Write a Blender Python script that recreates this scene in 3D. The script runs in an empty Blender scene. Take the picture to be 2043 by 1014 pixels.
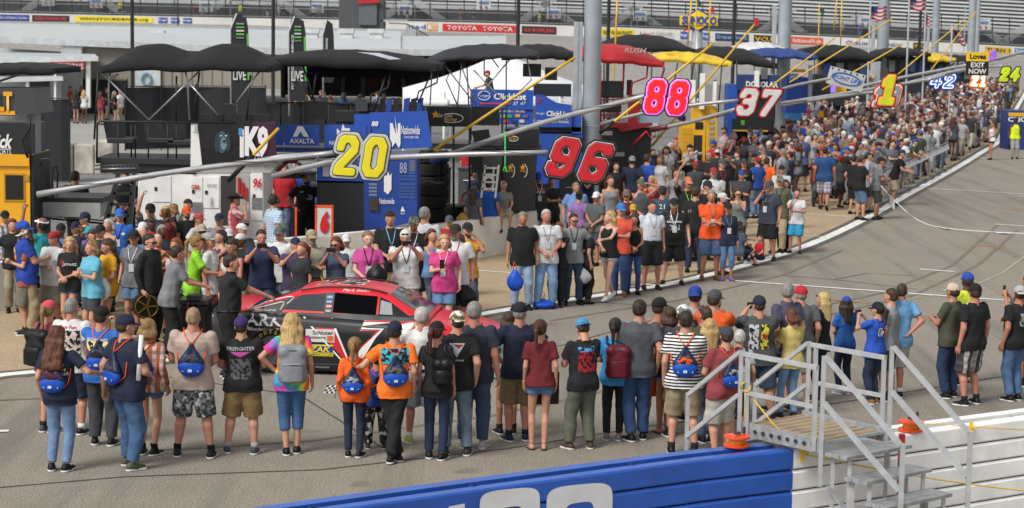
import bpy, math, random
import numpy as np
from mathutils import Vector, Matrix
from mathutils.bvhtree import BVHTree
sc = bpy.context.scene
COL = sc.collection
R = math.radians
# ------------------------------------------------------------------ camera, sky, sun, exposure
CAMH, FPX, PITCH, ROLL = 5.5, 4000.0, 6.60, 0.95
cd = bpy.data.cameras.new("camera"); cam = bpy.data.objects.new("camera", cd); COL.objects.link(cam)
cd.sensor_width = 36.0; cd.lens = FPX / 2043.0 * 36.0
cd.clip_start = 0.5; cd.clip_end = 3000
cam.matrix_world = Matrix.Translation((0, 0, CAMH)) @ Matrix.Rotation(R(90 - PITCH), 4, 'X') @ Matrix.Rotation(R(ROLL), 4, 'Z')
cd.dof.use_dof = True; cd.dof.focus_distance = 30.0; cd.dof.aperture_fstop = 3.2
sc.camera = cam
SUN_EL, SUN_AZ = 47, 222
w = bpy.data.worlds.new("World"); sc.world = w; w.use_nodes = True
nt = w.node_tree; bg = nt.nodes["Background"]
sky = nt.nodes.new("ShaderNodeTexSky"); sky.sky_type = 'NISHITA'; sky.sun_disc = False
sky.sun_elevation = R(SUN_EL); sky.sun_rotation = R(SUN_AZ); sky.dust_density = 2.0; sky.air_density = 1.2; sky.ozone_density = 0.6
hs = nt.nodes.new("ShaderNodeHueSaturation"); hs.inputs["Saturation"].default_value = 0.12
nt.links.new(sky.outputs[0], hs.inputs["Color"]); nt.links.new(hs.outputs[0], bg.inputs["Color"])
bg.inputs["Strength"].default_value = 0.105
sd = bpy.data.lights.new("sun", 'SUN'); so = bpy.data.objects.new("sun", sd); COL.objects.link(so)
sd.energy = 2.1; sd.angle = R(20); sd.color = (1.0, 0.96, 0.9)
so.rotation_euler = (R(90 - SUN_EL), 0, R(180 - SUN_AZ)) 
sc.view_settings.view_transform = 'Standard'; sc.view_settings.look = 'None'; sc.view_settings.exposure = 0.55
sc.cycles.max_bounces = 5; sc.cycles.use_denoising = True

CM = cam.matrix_world.copy(); CR = CM.to_3x3()
def ray(px, py): return (CR @ Vector(((px - 1021.5) / FPX, (507 - py) / FPX, -1))).normalized()
def G(px, py, h=0.0):
    d = ray(px, py); t = (h - CAMH) / d.z; return Vector((d.x * t, d.y * t, h))
def P(px, py, Y):
    d = ray(px, py); t = Y / d.y; return Vector((d.x * t, Y, CAMH + d.z * t))

# ------------------------------------------------------------------ materials
MATS = {}
def srgb(h):
    if isinstance(h, str):
        h = [int(h[i:i + 2], 16) / 255 for i in (0, 2, 4)]
        return tuple(c / 12.92 if c <= 0.04045 else ((c + 0.055) / 1.055) ** 2.4 for c in h)
    return h
def newmat(name):
    m = bpy.data.materials.new(name); m.use_nodes = True
    return m, m.node_tree, m.node_tree.nodes["Principled BSDF"]
def N(nt, t, **k):
    n = nt.nodes.new(t)
    for a, v in k.items():
        if a.startswith('i_'): n.inputs[a[2:].replace('_', ' ')].default_value = v
        else: setattr(n, a, v)
    return n
def mixc(nt, fac, a, b, mode='MIX'):
    n = nt.nodes.new('ShaderNodeMix'); n.data_type = 'RGBA'; n.blend_type = mode
    for s, v in ((n.inputs[0], fac), (n.inputs[6], a), (n.inputs[7], b)):
        if hasattr(v, 'is_linked'): nt.links.new(v, s)
        elif isinstance(v, (int, float)): s.default_value = v
        else: s.default_value = (*v[:3], 1)
    return n.outputs[2]
def ramp(nt, src, stops, interp='LINEAR'):
    r = nt.nodes.new('ShaderNodeValToRGB'); r.color_ramp.interpolation = interp
    e = r.color_ramp.elements
    while len(e) < len(stops): e.new(0.5)
    for i, (p, c) in enumerate(stops):
        e[i].position = p; e[i].color = (*((c,) * 3 if isinstance(c, (int, float)) else c), 1)
    nt.links.new(src, r.inputs[0]); return r.outputs[0]
def math_(nt, op, a, b=0.0):
    n = nt.nodes.new('ShaderNodeMath'); n.operation = op
    for s, v in ((n.inputs[0], a), (n.inputs[1], b)):
        if hasattr(v, 'is_linked'): nt.links.new(v, s)
        else: s.default_value = v
    return n.outputs[0]
def paint(col, rough=0.45, metal=0.0, grime=0.12, bump=0.0, coat=0.0, scale=3.0):
    key = ('p', col, rough, metal, grime, bump, coat)
    if key in MATS: return MATS[key]
    c = srgb(col); m, nt, b = newmat('paint_' + str(len(MATS)))
    tc = N(nt, 'ShaderNodeTexCoord')
    n = N(nt, 'ShaderNodeTexNoise', i_Scale=scale, i_Detail=6.0); nt.links.new(tc.outputs['Object'], n.inputs['Vector'])
    f = ramp(nt, n.outputs[0], [(0.35, 0.0), (0.75, 1.0)])
    dk = tuple(x * (1 - grime * 2.2) + .004 for x in c)
    nt.links.new(mixc(nt, f, c, dk), b.inputs['Base Color'])
    b.inputs['Roughness'].default_value = rough; b.inputs['Metallic'].default_value = metal
    b.inputs['Coat Weight'].default_value = coat
    if bump:
        bp = N(nt, 'ShaderNodeBump', i_Strength=bump, i_Distance=0.01); n2 = N(nt, 'ShaderNodeTexNoise', i_Scale=25.0, i_Detail=4.0)
        nt.links.new(tc.outputs['Object'], n2.inputs['Vector']); nt.links.new(n2.outputs[0], bp.inputs['Height']); nt.links.new(bp.outputs[0], b.inputs['Normal'])
    MATS[key] = m; return m
def glow(col, s):
    key = ('g', col, s)
    if key in MATS: return MATS[key]
    m, nt, b = newmat('led_' + str(len(MATS))); c = srgb(col)
    b.inputs['Base Color'].default_value = (*c, 1); b.inputs['Emission Color'].default_value = (*c, 1); b.inputs['Emission Strength'].default_value = s
    MATS[key] = m; return m
def glass(col='0a0d10', rough=0.05, alpha=None):
    key = ('gl', col, rough, alpha)
    if key in MATS: return MATS[key]
    m, nt, b = newmat('glass_' + str(len(MATS))); b.inputs['Base Color'].default_value = (*srgb(col), 1); b.inputs['Roughness'].default_value = rough; b.inputs['Specular IOR Level'].default_value = .3
    if alpha is not None: b.inputs['Alpha'].default_value = alpha
    MATS[key] = m; return m

def clothmat(kind):
    """one material per fabric; the dye is the object's own colour"""
    key = ('c', kind)
    if key in MATS: return MATS[key]
    m, nt, b = newmat('fabric_' + kind)
    oi = N(nt, 'ShaderNodeObjectInfo'); tc = N(nt, 'ShaderNodeTexCoord'); O = tc.outputs['Object']; c = oi.outputs['Color']
    b.inputs['Roughness'].default_value = 0.88
    b.inputs['Specular IOR Level'].default_value = 0.25
    def noise(scale, det=4.0, vec=None, rough=.5, loc=None):
        n = N(nt, 'ShaderNodeTexNoise', i_Scale=scale, i_Detail=det, i_Roughness=rough); nt.links.new(vec or O, n.inputs['Vector']); return n.outputs[0]
    def mapped(sx, sy, sz, rz=0):
        mp = N(nt, 'ShaderNodeMapping'); mp.inputs['Scale'].default_value = (sx, sy, sz); mp.inputs['Rotation'].default_value = (0, 0, rz)
        nt.links.new(O, mp.inputs['Vector']); return mp.outputs[0]
    out = c; bstr, bsc = 0.7, 16
    if kind == 'cloth':
        c = mixc(nt, .10, c, (.10, .10, .10)); out = mixc(nt, ramp(nt, noise(9), [(0.3, 0), (0.8, 1)]), c, mixc(nt, .3, c, (0.01, 0.01, 0.01)))
    elif kind == 'denim':
        f = ramp(nt, noise(5, 5), [(0.42, 0), (0.68, 1)])
        gc = mixc(nt, .35, c, (.075, .085, .10)); out = mixc(nt, math_(nt, 'MULTIPLY', f, .6), gc, mixc(nt, .5, c, (0.42, 0.46, 0.5)))
        out = mixc(nt, math_(nt, 'MULTIPLY', ramp(nt, noise(60, 2, mapped(1, 1, .15)), [(0.4, 0), (0.7, 1)]), .3), out, (0.01, 0.015, 0.03))
    elif kind in ('plaid', 'check'):
        s = 26 if kind == 'plaid' else 60
        sep = N(nt, 'ShaderNodeSeparateXYZ'); nt.links.new(O, sep.inputs[0])
        wv = []
        for ax, k in (('X', s), ('Z', s)):
            v = math_(nt, 'SINE', math_(nt, 'MULTIPLY', sep.outputs[ax], k * 2.4)); wv.append(math_(nt, 'GREATER_THAN', v, .15))
        out = mixc(nt, math_(nt, 'MULTIPLY', wv[0], .5), c, (0.75, 0.72, 0.68)); out = mixc(nt, math_(nt, 'MULTIPLY', wv[1], .45), out, (0.7, 0.68, 0.64) if kind == 'check' else (0.1, 0.08, 0.08))
    elif kind == 'stripe':
        sep = N(nt, 'ShaderNodeSeparateXYZ'); nt.links.new(O, sep.inputs[0])
        v = math_(nt, 'GREATER_THAN', math_(nt, 'SINE', math_(nt, 'MULTIPLY', sep.outputs['Z'], 165.0)), 0.05)
        out = mixc(nt, v, c, (0.012, 0.013, 0.02))
    elif kind == 'camo':
        out = mixc(nt, ramp(nt, noise(16, 3), [(0.47, 0), (0.5, 1)]), c, mixc(nt, .75, c, (0, 0, 0)))
        out = mixc(nt, ramp(nt, noise(11, 2, mapped(1.2, 1.3, .8, .4)), [(0.56, 0), (0.58, 1)]), out, mixc(nt, .6, c, (0.7, 0.7, 0.7)))
    elif kind == 'tiedye':
        dist = noise(7, 3); 
        sep = N(nt, 'ShaderNodeSeparateXYZ'); nt.links.new(O, sep.inputs[0])
        t = math_(nt, 'ADD', math_(nt, 'MULTIPLY', sep.outputs['X'], 1.5), math_(nt, 'MULTIPLY', sep.outputs['Z'], 2.4)); t = math_(nt, 'FRACT', math_(nt, 'ADD', t, math_(nt, 'MULTIPLY', dist, 1.1)))
        out = ramp(nt, t, [(0, srgb('e8762a')), (.2, srgb('d8447e')), (.38, srgb('c03aa0')), (.55, srgb('3f86c0')), (.7, srgb('57b46c')), (.85, srgb('e6d84e')), (1, srgb('e8762a'))])
    elif kind == 'print':
        f = ramp(nt, noise(22, 3), [(0.5, 0), (0.53, 1)]); out = mixc(nt, f, c, (0.015, 0.015, 0.018))
    elif kind == 'hair':
        f = ramp(nt, noise(70, 3, mapped(1, 1, .12)), [(0.3, 0), (0.7, 1)]); out = mixc(nt, f, mixc(nt, .55, c, (0, 0, 0)), mixc(nt, .035, c, (1, .9, .7)))
        bstr, bsc = 0.8, 60; b.inputs['Roughness'].default_value = 0.5
    elif kind == 'skin':
        out = mixc(nt, math_(nt, 'MULTIPLY', ramp(nt, noise(12, 4), [(0.4, 0), (0.75, 1)]), .35), c, mixc(nt, .6, c, (0.45, 0.08, 0.05)))
        bstr, bsc = .08, 30; b.inputs['Roughness'].default_value = 0.5; b.inputs['Specular IOR Level'].default_value = .4
        b.inputs['Subsurface Weight'].default_value = 0.0
    elif kind == 'shoe':
        b.inputs['Roughness'].default_value = 0.55; bstr = .2
    elif kind == 'nylon':
        b.inputs['Roughness'].default_value = 0.45; bstr = .5; bsc = 20
    nt.links.new(out, b.inputs['Base Color'])
    bp = N(nt, 'ShaderNodeBump', i_Strength=bstr, i_Distance=0.012)
    n2 = N(nt, 'ShaderNodeTexNoise', i_Scale=float(bsc), i_Detail=3.0, i_Distortion=.6)
    nt.links.new(mapped(1, 1, .12) if kind == 'hair' else O, n2.inputs['Vector']); nt.links.new(n2.outputs[0], bp.inputs['Height']); nt.links.new(bp.outputs[0], b.inputs['Normal'])
    MATS[key] = m; return m

# ------------------------------------------------------------------ objects
def mesh_from(V, F, smooth=True):
    """V (n,3) array, F list of index arrays or (m,k) array"""
    me = bpy.data.meshes.new('mesh'); V = np.asarray(V, dtype=np.float32)
    me.vertices.add(len(V)); me.vertices.foreach_set('co', V.ravel())
    if isinstance(F, np.ndarray):
        m, k = F.shape; tot = np.full(m, k); flat = F.ravel()
    else:
        tot = np.array([len(f) for f in F]); flat = np.concatenate([np.asarray(f) for f in F]) if len(F) else np.zeros(0)
    me.loops.add(int(tot.sum())); me.loops.foreach_set('vertex_index', flat.astype(np.int32))
    me.polygons.add(len(tot)); me.polygons.foreach_set('loop_start', (np.cumsum(tot) - tot).astype(np.int32))
    me.polygons.foreach_set('use_smooth', np.full(len(tot), bool(smooth)))
    me.update(calc_edges=True); return me
def link(name, me, mat, parent=None, color=None):
    if mat is not None and not me.materials: me.materials.append(mat)
    o = bpy.data.objects.new(name, me); COL.objects.link(o)
    if parent is not None: o.parent = parent
    if color is not None: o.color = (*srgb(color)[:3], 1)
    return o
def tag(o, label=None, cat=None, group=None, kind=None):
    if label: o['label'] = label
    if cat: o['category'] = cat
    if group: o['group'] = group
    if kind: o['kind'] = kind
    return o
def empty(name, loc, rz=0, label=None, cat=None, group=None, s=1.0):
    o = bpy.data.objects.new(name, None); COL.objects.link(o); o.location = loc; o.rotation_euler = (0, 0, rz); o.scale = (s, s, s)
    return tag(o, label, cat, group)
class MB:
    def __init__(s, M=None): s.V = []; s.F = []; s.M = M
    def add(s, vs, fs):
        n = len(s.V)
        for v in vs:
            v = Vector(v); s.V.append(tuple(s.M @ v if s.M else v))
        s.F += [[i + n for i in f] for f in fs]; return s
    def box(s, c, d, rz=0, M=None):
        c = Vector(c); h = Vector(d) / 2; m = M or Matrix.Rotation(rz, 3, 'Z')
        vs = [c + m @ Vector((x * h.x, y * h.y, z * h.z)) for x in (-1, 1) for y in (-1, 1) for z in (-1, 1)]
        return s.add(vs, [(0, 1, 3, 2), (4, 6, 7, 5), (0, 4, 5, 1), (2, 3, 7, 6), (0, 2, 6, 4), (1, 5, 7, 3)])
    def bar(s, a, b, w_, h_=None, up=(0, 0, 1)):
        a, b = Vector(a), Vector(b); h_ = h_ or w_; t = (b - a).normalized(); u = Vector(up)
        if abs(t.dot(u)) > .95: u = Vector((1, 0, 0))
        x = t.cross(u).normalized(); y = x.cross(t)
        vs = [p + x * sx * w_ / 2 + y * sy * h_ / 2 for p in (a, b) for sx, sy in ((-1, -1), (1, -1), (1, 1), (-1, 1))]
        return s.add(vs, [(3, 2, 1, 0), (4, 5, 6, 7), (0, 1, 5, 4), (1, 2, 6, 5), (2, 3, 7, 6), (3, 0, 4, 7)])
    def tube(s, pts, r, n=8, cap=True):
        pts = [Vector(p) for p in pts]; rs = r if isinstance(r, (list, tuple)) else [r] * len(pts); vs = []; fs = []; px = None
        for i, p in enumerate(pts):
            t = (pts[min(i + 1, len(pts) - 1)] - pts[max(i - 1, 0)]).normalized()
            if px is None:
                u = Vector((0, 0, 1)) if abs(t.z) < .9 else Vector((1, 0, 0)); px = t.cross(u).normalized()
            px = (px - t * px.dot(t)).normalized(); py = t.cross(px)
            vs += [p + (px * math.cos(a) + py * math.sin(a)) * rs[i] for a in [2 * math.pi * k / n for k in range(n)]]
        for i in range(len(pts) - 1):
            fs += [(i * n + k, i * n + (k + 1) % n, (i + 1) * n + (k + 1) % n, (i + 1) * n + k) for k in range(n)]
        if cap: fs += [tuple(range(n))[::-1], tuple((len(pts) - 1) * n + k for k in range(n))]
        return s.add(vs, fs)
    def quad(s, a, b, c, d): return s.add([a, b, c, d], [(0, 1, 2, 3)])
    def prism(s, outline, off):
        """extrude closed outline (3d points) by vector off"""
        n = len(outline); o = Vector(off); a = [Vector(p) for p in outline]
        return s.add(a + [p + o for p in a], [tuple(range(n))[::-1], tuple(range(n, 2 * n))] + [(i, (i + 1) % n, (i + 1) % n + n, i + n) for i in range(n)])
    def sheet(s, grid, thick=None):
        """grid: rows of points"""
        r, c = len(grid), len(grid[0]); vs = [p for row in grid for p in row]
        fs = [(i * c + j, i * c + j + 1, (i + 1) * c + j + 1, (i + 1) * c + j) for i in range(r - 1) for j in range(c - 1)]
        if thick:
            t = Vector(thick); n = len(vs); vs = vs + [Vector(p) + t for p in vs]; fs = fs + [tuple(i + n for i in f[::-1]) for f in fs]
            ring = [j for j in range(c)] + [i * c + c - 1 for i in range(1, r)] + [(r - 1) * c + j for j in range(c - 2, -1, -1)] + [i * c for i in range(r - 2, 0, -1)]
            fs += [(ring[i], ring[(i + 1) % len(ring)], ring[(i + 1) % len(ring)] + n, ring[i] + n) for i in range(len(ring))]
        return s.add(vs, fs)
    def obj(s, name, mat, parent=None, smooth=False, color=None, bevel=0):
        me = mesh_from(np.array([tuple(v) for v in s.V]), s.F, smooth); o = link(name, me, mat, parent, color)
        if bevel:
            b = o.modifiers.new('bevel', 'BEVEL'); b.width = bevel; b.segments = 2; b.limit_method = 'ANGLE'
        return o
# flat lettering: Blender's own font turned into a mesh
TXT = {}
def textmesh(body, size=1.0, bold=0.0, shear=0.0, extrude=0.0, sx=1.0, align='CENTER', space=1.0, res=3):
    k = (body, size, bold, shear, extrude, sx, align, space, res)
    if k in TXT: return TXT[k]
    cu = bpy.data.curves.new('t', 'FONT'); cu.body = body; cu.size = size; cu.offset = bold * size; cu.shear = shear; cu.extrude = extrude
    cu.align_x = align; cu.align_y = 'CENTER'; cu.space_character = space; cu.resolution_u = res
    o = bpy.data.objects.new('t', cu); me = bpy.data.meshes.new_from_object(o)
    bpy.data.objects.remove(o); me.transform(Matrix.Diagonal((sx, 1, 1, 1))); me.materials.clear(); TXT[k] = me; return me
def frame(origin, right, up):
    """matrix whose local x = right, y = up, z = towards the reader"""
    x = Vector(right).normalized(); z = x.cross(Vector(up)).normalized(); y = z.cross(x)
    m = Matrix((x, y, z)).transposed().to_4x4(); m.translation = Vector(origin); return m
def text(name, body, mat, M, parent=None, size=1.0, **kw):
    me = textmesh(body, size, **kw).copy(); me.transform(M); return link(name, me, mat, parent)
# ------------------------------------------------------------------ distance field modelling (bodies, clothes, hair)
class Fld:
    def __init__(s, lo, hi, res):
        s.res = res; s.lo = np.array(lo, float); s.n = np.maximum(4, np.ceil((np.array(hi) - s.lo) / res).astype(int) + 1)
        s.ax = [s.lo[i] + res * np.arange(s.n[i]) for i in range(3)]; s.D = np.full(tuple(s.n), 1.0, dtype=np.float32)
    def sl(s, lo, hi):
        r = []
        for i in range(3):
            a = max(0, int(math.floor((lo[i] - s.lo[i]) / s.res))); b = min(int(s.n[i]), int(math.ceil((hi[i] - s.lo[i]) / s.res)) + 1)
            if b <= a: return None, None
            r.append(slice(a, b))
        return tuple(r), (s.ax[0][r[0], None, None], s.ax[1][None, r[1], None], s.ax[2][None, None, r[2]])
    def smin(s, q, d, k):
        a = s.D[q]
        if k > 0:
            h = np.maximum(k - np.abs(a - d), 0) / k; s.D[q] = np.minimum(a, d) - h * h * k * .25
        else: s.D[q] = np.minimum(a, d)
    def cone(s, a, b, ra, rb, k=.02, cut=None, cutside='b', fl=None):
        a = np.array(a, float); b = np.array(b, float); m = max(ra, rb) + k + .03
        q, X = s.sl(np.minimum(a, b) - m, np.maximum(a, b) + m)
        if q is None: return
        d = b - a; L2 = max(d @ d, 1e-9); t = ((X[0] - a[0]) * d[0] + (X[1] - a[1]) * d[1] + (X[2] - a[2]) * d[2]) / L2; tc = np.clip(t, 0, 1)
        f = np.sqrt((X[0] - a[0] - tc * d[0]) ** 2 + (X[1] - a[1] - tc * d[1]) ** 2 * (1 if fl is None else fl) + (X[2] - a[2] - tc * d[2]) ** 2) - (ra + (rb - ra) * tc)
        L = math.sqrt(L2)
        if cut is not None: f = np.maximum(f, (t - cut) * L)
        s.smin(q, f, k)
    def ell(s, c, r, k=.02, M=None):
        c = np.array(c, float); r = np.array(r, float); m = r.max() + k + .03
        q, X = s.sl(c - m, c + m)
        if q is None: return
        p = [X[i] - c[i] for i in range(3)]
        if M is not None: p = [p[0] * M[i][0] + p[1] * M[i][1] + p[2] * M[i][2] for i in range(3)]
        g = np.sqrt((p[0] / r[0]) ** 2 + (p[1] / r[1]) ** 2 + (p[2] / r[2]) ** 2); s.smin(q, (g - 1) * r.min() * np.where(g > 1, 1, 1), k)
    def loft(s, prof, k=.03, T=None, zlo=None, zhi=None, grow=0.0):
        """prof rows: z, half width, half depth, y centre ; T: 4x4 numpy, world -> loft frame"""
        pr = np.array(prof, float); m = pr[:, 1:3].max() + grow + .08
        q = (slice(None),) * 3; X = (s.ax[0][:, None, None], s.ax[1][None, :, None], s.ax[2][None, None, :])
        if T is not None: x, y, z = [T[i][0] * X[0] + T[i][1] * X[1] + T[i][2] * X[2] + T[i][3] for i in range(3)]
        else: x, y, z = X
        zz = pr[:, 0]; a = np.interp(z, zz, pr[:, 1]) + grow; b = np.interp(z, zz, pr[:, 2]) + grow; cy = np.interp(z, zz, pr[:, 3])
        g = (np.abs(x / a) ** 2.3 + np.abs((y - cy) / b) ** 2.3) ** (1 / 2.3); d = (g - 1) * np.minimum(a, b)
        d = np.maximum(d, (zz[0] if zlo is None else zlo) - z); d = np.maximum(d, z - (zz[-1] if zhi is None else zhi)); s.smin(q, d.astype(np.float32), k)
    def cutz(s, z): s.D = np.maximum(s.D, (z - s.ax[2])[None, None, :])
    def mesh(s, lap=1):
        D = s.D; D[0] = D[-1] = 1; D[:, 0] = D[:, -1] = 1; D[:, :, 0] = D[:, :, -1] = 1
        I = D < 0; n = D.shape
        c = np.zeros((n[0] - 1, n[1] - 1, n[2] - 1), np.int8)
        for i in (0, 1):
            for j in (0, 1):
                for k in (0, 1): c += I[i:n[0] - 1 + i, j:n[1] - 1 + j, k:n[2] - 1 + k]
        act = np.argwhere((c > 0) & (c < 8))
        if not len(act): return np.zeros((0, 3)), np.zeros((0, 4), int)
        idx = np.full(c.shape, -1, np.int32); idx[act[:, 0], act[:, 1], act[:, 2]] = np.arange(len(act))
        P_ = np.zeros((len(act), 3)); cnt = np.zeros(len(act))
        cor = [(i, j, k) for i in (0, 1) for j in (0, 1) for k in (0, 1)]
        val = {q: D[act[:, 0] + q[0], act[:, 1] + q[1], act[:, 2] + q[2]].astype(float) for q in cor}
        for q in cor:
            for ax in range(3):
                if q[ax]: continue
                q2 = list(q); q2[ax] = 1; q2 = tuple(q2); a, b = val[q], val[q2]; x = (a < 0) != (b < 0)
                t = np.where(x, a / np.where(x, a - b, 1), 0); p = np.zeros_like(P_) + np.array(q); p[:, ax] = t; P_[x] += p[x]; cnt += x
        V = s.lo + (act + P_ / cnt[:, None]) * s.res
        Q = []
        for ax in range(3):
            o1, o2 = [(1, 2), (2, 0), (0, 1)][ax]
            A = I.take(range(n[ax] - 1), ax); B = I.take(range(1, n[ax]), ax); e = np.argwhere(A != B)
            sgn = A[e[:, 0], e[:, 1], e[:, 2]]; e1 = e.copy(); e1[:, o1] -= 1; e2 = e.copy(); e2[:, o2] -= 1; e3 = e1.copy(); e3[:, o2] -= 1
            g = lambda v: idx[v[:, 0], v[:, 1], v[:, 2]]
            qd = np.stack([g(e), g(e1), g(e3), g(e2)], 1); qd[~sgn] = qd[~sgn][:, ::-1]; Q.append(qd)
        Q = np.concatenate(Q)
        for _ in range(lap):
            S = np.zeros_like(V); Cn = np.zeros(len(V))
            for i in range(4):
                for j in (1, 3):
                    np.add.at(S, Q[:, i], V[Q[:, (i + j) % 4]]); np.add.at(Cn, Q[:, i], 1)
            V = V * .4 + S / Cn[:, None] * .6
        return V, Q
def vnormals(V, Q):
    n = np.cross(V[Q[:, 2]] - V[Q[:, 0]], V[Q[:, 3]] - V[Q[:, 1]]); S = np.zeros_like(V)
    for i in range(4): np.add.at(S, Q[:, i], n)
    return S / (np.linalg.norm(S, axis=1)[:, None] + 1e-9)
def wrinkle(V, Q, amp, sc_=1.0, seed=0, dirz=.6):
    rg = np.random.RandomState(seed); d = np.zeros(len(V))
    for i in range(6):
        k = rg.normal(size=3) * np.array([1, 1, dirz]); k = k / np.linalg.norm(k) * rg.uniform(25, 70) * sc_; ph = rg.uniform(0, 6.28)
        k2 = rg.normal(size=3) * 9; d += np.sin(V @ k + ph + 1.6 * np.sin(V @ k2 + ph)) * rg.uniform(.4, 1) * 40 / (np.linalg.norm(k) + 1e-6)
    return V + vnormals(V, Q) * (d * amp / 3)[:, None]
def joinm(parts):
    Vs, Qs, n = [], [], 0
    for V, Q in parts: Vs.append(V); Qs.append(Q + n); n += len(V)
    return np.concatenate(Vs), np.concatenate(Qs)
def xf(V, M): M = np.array(M); return V @ M[:3, :3].T + M[:3, 3]

# templates in the head frame: origin = base of skull (neck top), facing +y, z up; crown at z = .215
TPL = {}
def tpl(key, fn):
    if key not in TPL: TPL[key] = fn()
    return TPL[key]
def head_tpl(res):
    f = Fld((-.12, -.14, -.10), (.12, .16, .25), res)
    f.ell((0, -.012, .125), (.076, .097, .09), .0)
    f.ell((0, .030, .070), (.062, .068, .078), .03)
    f.ell((0, .052, .022), (.042, .038, .034), .03)       # jaw and chin
    f.cone((0, .094, .100), (0, .114, .064), .008, .014, .012)  # nose
    f.ell((0, .082, .108), (.055, .018, .014), .015)      # brow
    f.ell((0, .094, .038), (.024, .011, .010), .008)      # lips
    for s in (-1, 1):
        f.ell((s * .076, -.005, .085), (.012, .022, .032), .008); f.ell((s * .038, .066, .068), (.022, .02, .02), .02)
    f.cone((0, -.01, .08), (0, -.022, -.09), .056, .058, .02)
    return f.mesh(1)
def hand_tpl(res, curl):
    """wrist at origin, fingers towards -z, palm towards +y, thumb towards +x"""
    f = Fld((-.09, -.05, -.22), (.10, .12, .05), res)
    f.cone((0, 0, .03), (0, 0, -.01), .027, .024, .01)
    for x in (-.026, -.009, .009, .026): f.cone((x * .5, 0, -.01), (x, .002, -.082), .014, .0125, .012)
    for i, (x, L) in enumerate(((-.033, .058), (-.011, .072), (.011, .078), (.032, .070))):
        x = -x; p = np.array([x, .002, -.085]); ang = curl * (.55 + .08 * i); sp = -x * -.12
        for j, q in enumerate((.45, .32, .23)):
            d = np.array([math.sin(sp * .6), math.sin(ang), -math.cos(ang)]); p2 = p + d * L * q * 1.05; f.cone(p, p2, .0095 - .001 * j, .0085 - .001 * j, .003); p = p2; ang += curl * .75
    f.cone((.016, .006, -.025), (.044, .018, -.058), .014, .011, .01); f.cone((.044, .018, -.058), (.050 - .01 * curl, .026 + .02 * curl, -.092), .0105, .009, .004)
    return f.mesh(1)
def hair_tpl(kind, res, hat):
    f = Fld((-.2, -.26, -.42), (.2, .2, .27), res); fr = .006 if hat else 0
    if kind in ('short', 'crop'):
        g = .002 if kind == 'crop' else .010
        f.ell((0, -.016, .128), (.077 + g, .097 + g, .09 + g), 0); f.ell((0, -.05, .075), (.07 + g * .6, .056 + g, .055), .02)
    elif kind == 'bald': return None
    else:
        f.ell((0, -.018, .13), (.092, .112, .1), 0)
        L = {'bob': .0, 'long': -.22, 'curly': -.26, 'pony': .06, 'bun': .06, 'shag': .02}[kind]
        if kind in ('bob', 'long', 'curly', 'shag'):
            wd = {'bob': .05, 'long': .035, 'curly': .065, 'shag': .04}[kind]
            for x in np.linspace(-.075, .075, 7):
                y = -.075 + .5 * abs(x) ; r_ = wd * (1 - .25 * abs(x) / .075)
                f.cone((x * .9, y * .7, .13), (x * 1.15, y - .02, .03), .04, .045, .02); f.cone((x * 1.15, y - .02, .03), (x * (1.5 if kind == 'curly' else 1.2), y - .04 - (.03 if kind == 'curly' else 0), L), .043, r_ * .8, .02)
        if kind in ('pony', 'bun'): f.ell((0, -.04, .08), (.078, .075, .07), .02)
        if kind == 'bun': f.ell((0, -.125, .17), (.045, .045, .042), .01)
        if kind == 'pony':
            f.cone((0, -.12, .15), (0, -.17, .08), .024, .032, .01); f.cone((0, -.17, .08), (0, -.15, -.16), .034, .015, .01)
    # clear the face
    X, Y, Z = f.ax[0][:, None, None], f.ax[1][None, :, None], f.ax[2][None, None, :]
    lim = -.012 + np.clip((Z - .118) * 1.7, 0, .125) - np.clip(.04 - Z, 0, .03)
    f.D = np.maximum(f.D, np.where(Z < .19, Y - lim, -1))
    if hat: f.D = np.maximum(f.D, Z - .16)
    if kind in ('short', 'crop'): f.D = np.maximum(f.D, (.026 + np.clip((Y + .03) * 1.1, 0, .07)) - Z)
    V, Q = f.mesh(1)
    if kind == 'curly': V = wrinkle(V, Q, .016, 1.6, 3)
    elif kind == 'shag': V = wrinkle(V, Q, .010, 1.6, 3)
    else: V = wrinkle(V, Q, .004 if kind != 'crop' else .001, 1.3, 5, .2)
    return V, Q
def cap_tpl(kind, res):
    f = Fld((-.17, -.2, .04), (.17, .26, .29), res)
    f.ell((0, -.012, .135), (.091, .112, .098), 0); f.ell((0, .02, .16), (.07, .07, .07), .02)
    X, Y, Z = f.ax[0][:, None, None], f.ax[1][None, :, None], f.ax[2][None, None, :]
    f.D = np.maximum(f.D, (.118 + .08 * np.clip(Y, -.1, .1)) - Z)
    def slab(cy, rx, ry, z0, th, droop, tilt):
        d = (np.sqrt((X / rx) ** 2 + ((Y - cy) / ry) ** 2) - 1) * min(rx, ry); h = np.abs(Z - (z0 - droop * X ** 2 - tilt * (Y - cy))) - th
        return np.maximum(d, h)
    if kind == 'cap': f.D = np.minimum(f.D, np.maximum(slab(.095, .078, .085, .128, .0065, 2.6, .18), .06 - Y))
    if kind == 'bucket': f.D = np.minimum(f.D, slab(0, .155, .165, .122, .007, -.5 + 1.6, 0))
    if kind == 'cowboy': f.D = np.minimum(f.D, slab(0, .165, .195, .125, .007, -2.2, 0))
    if kind == 'beanie': pass
    if kind == 'visor': f.D = np.maximum(f.D, Z - .165); f.D = np.minimum(f.D, np.maximum(slab(.095, .078, .085, .128, .0065, 2.6, .18), .06 - Y))
    return f.mesh(1)
def face_tpl(s):
    b = MB(); b.tube([(s * .03 - .011, .0885, .088), (s * .03, .0925, .0885), (s * .03 + .011, .0885, .088)], [.002, .005, .002], 6)
    return b
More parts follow.
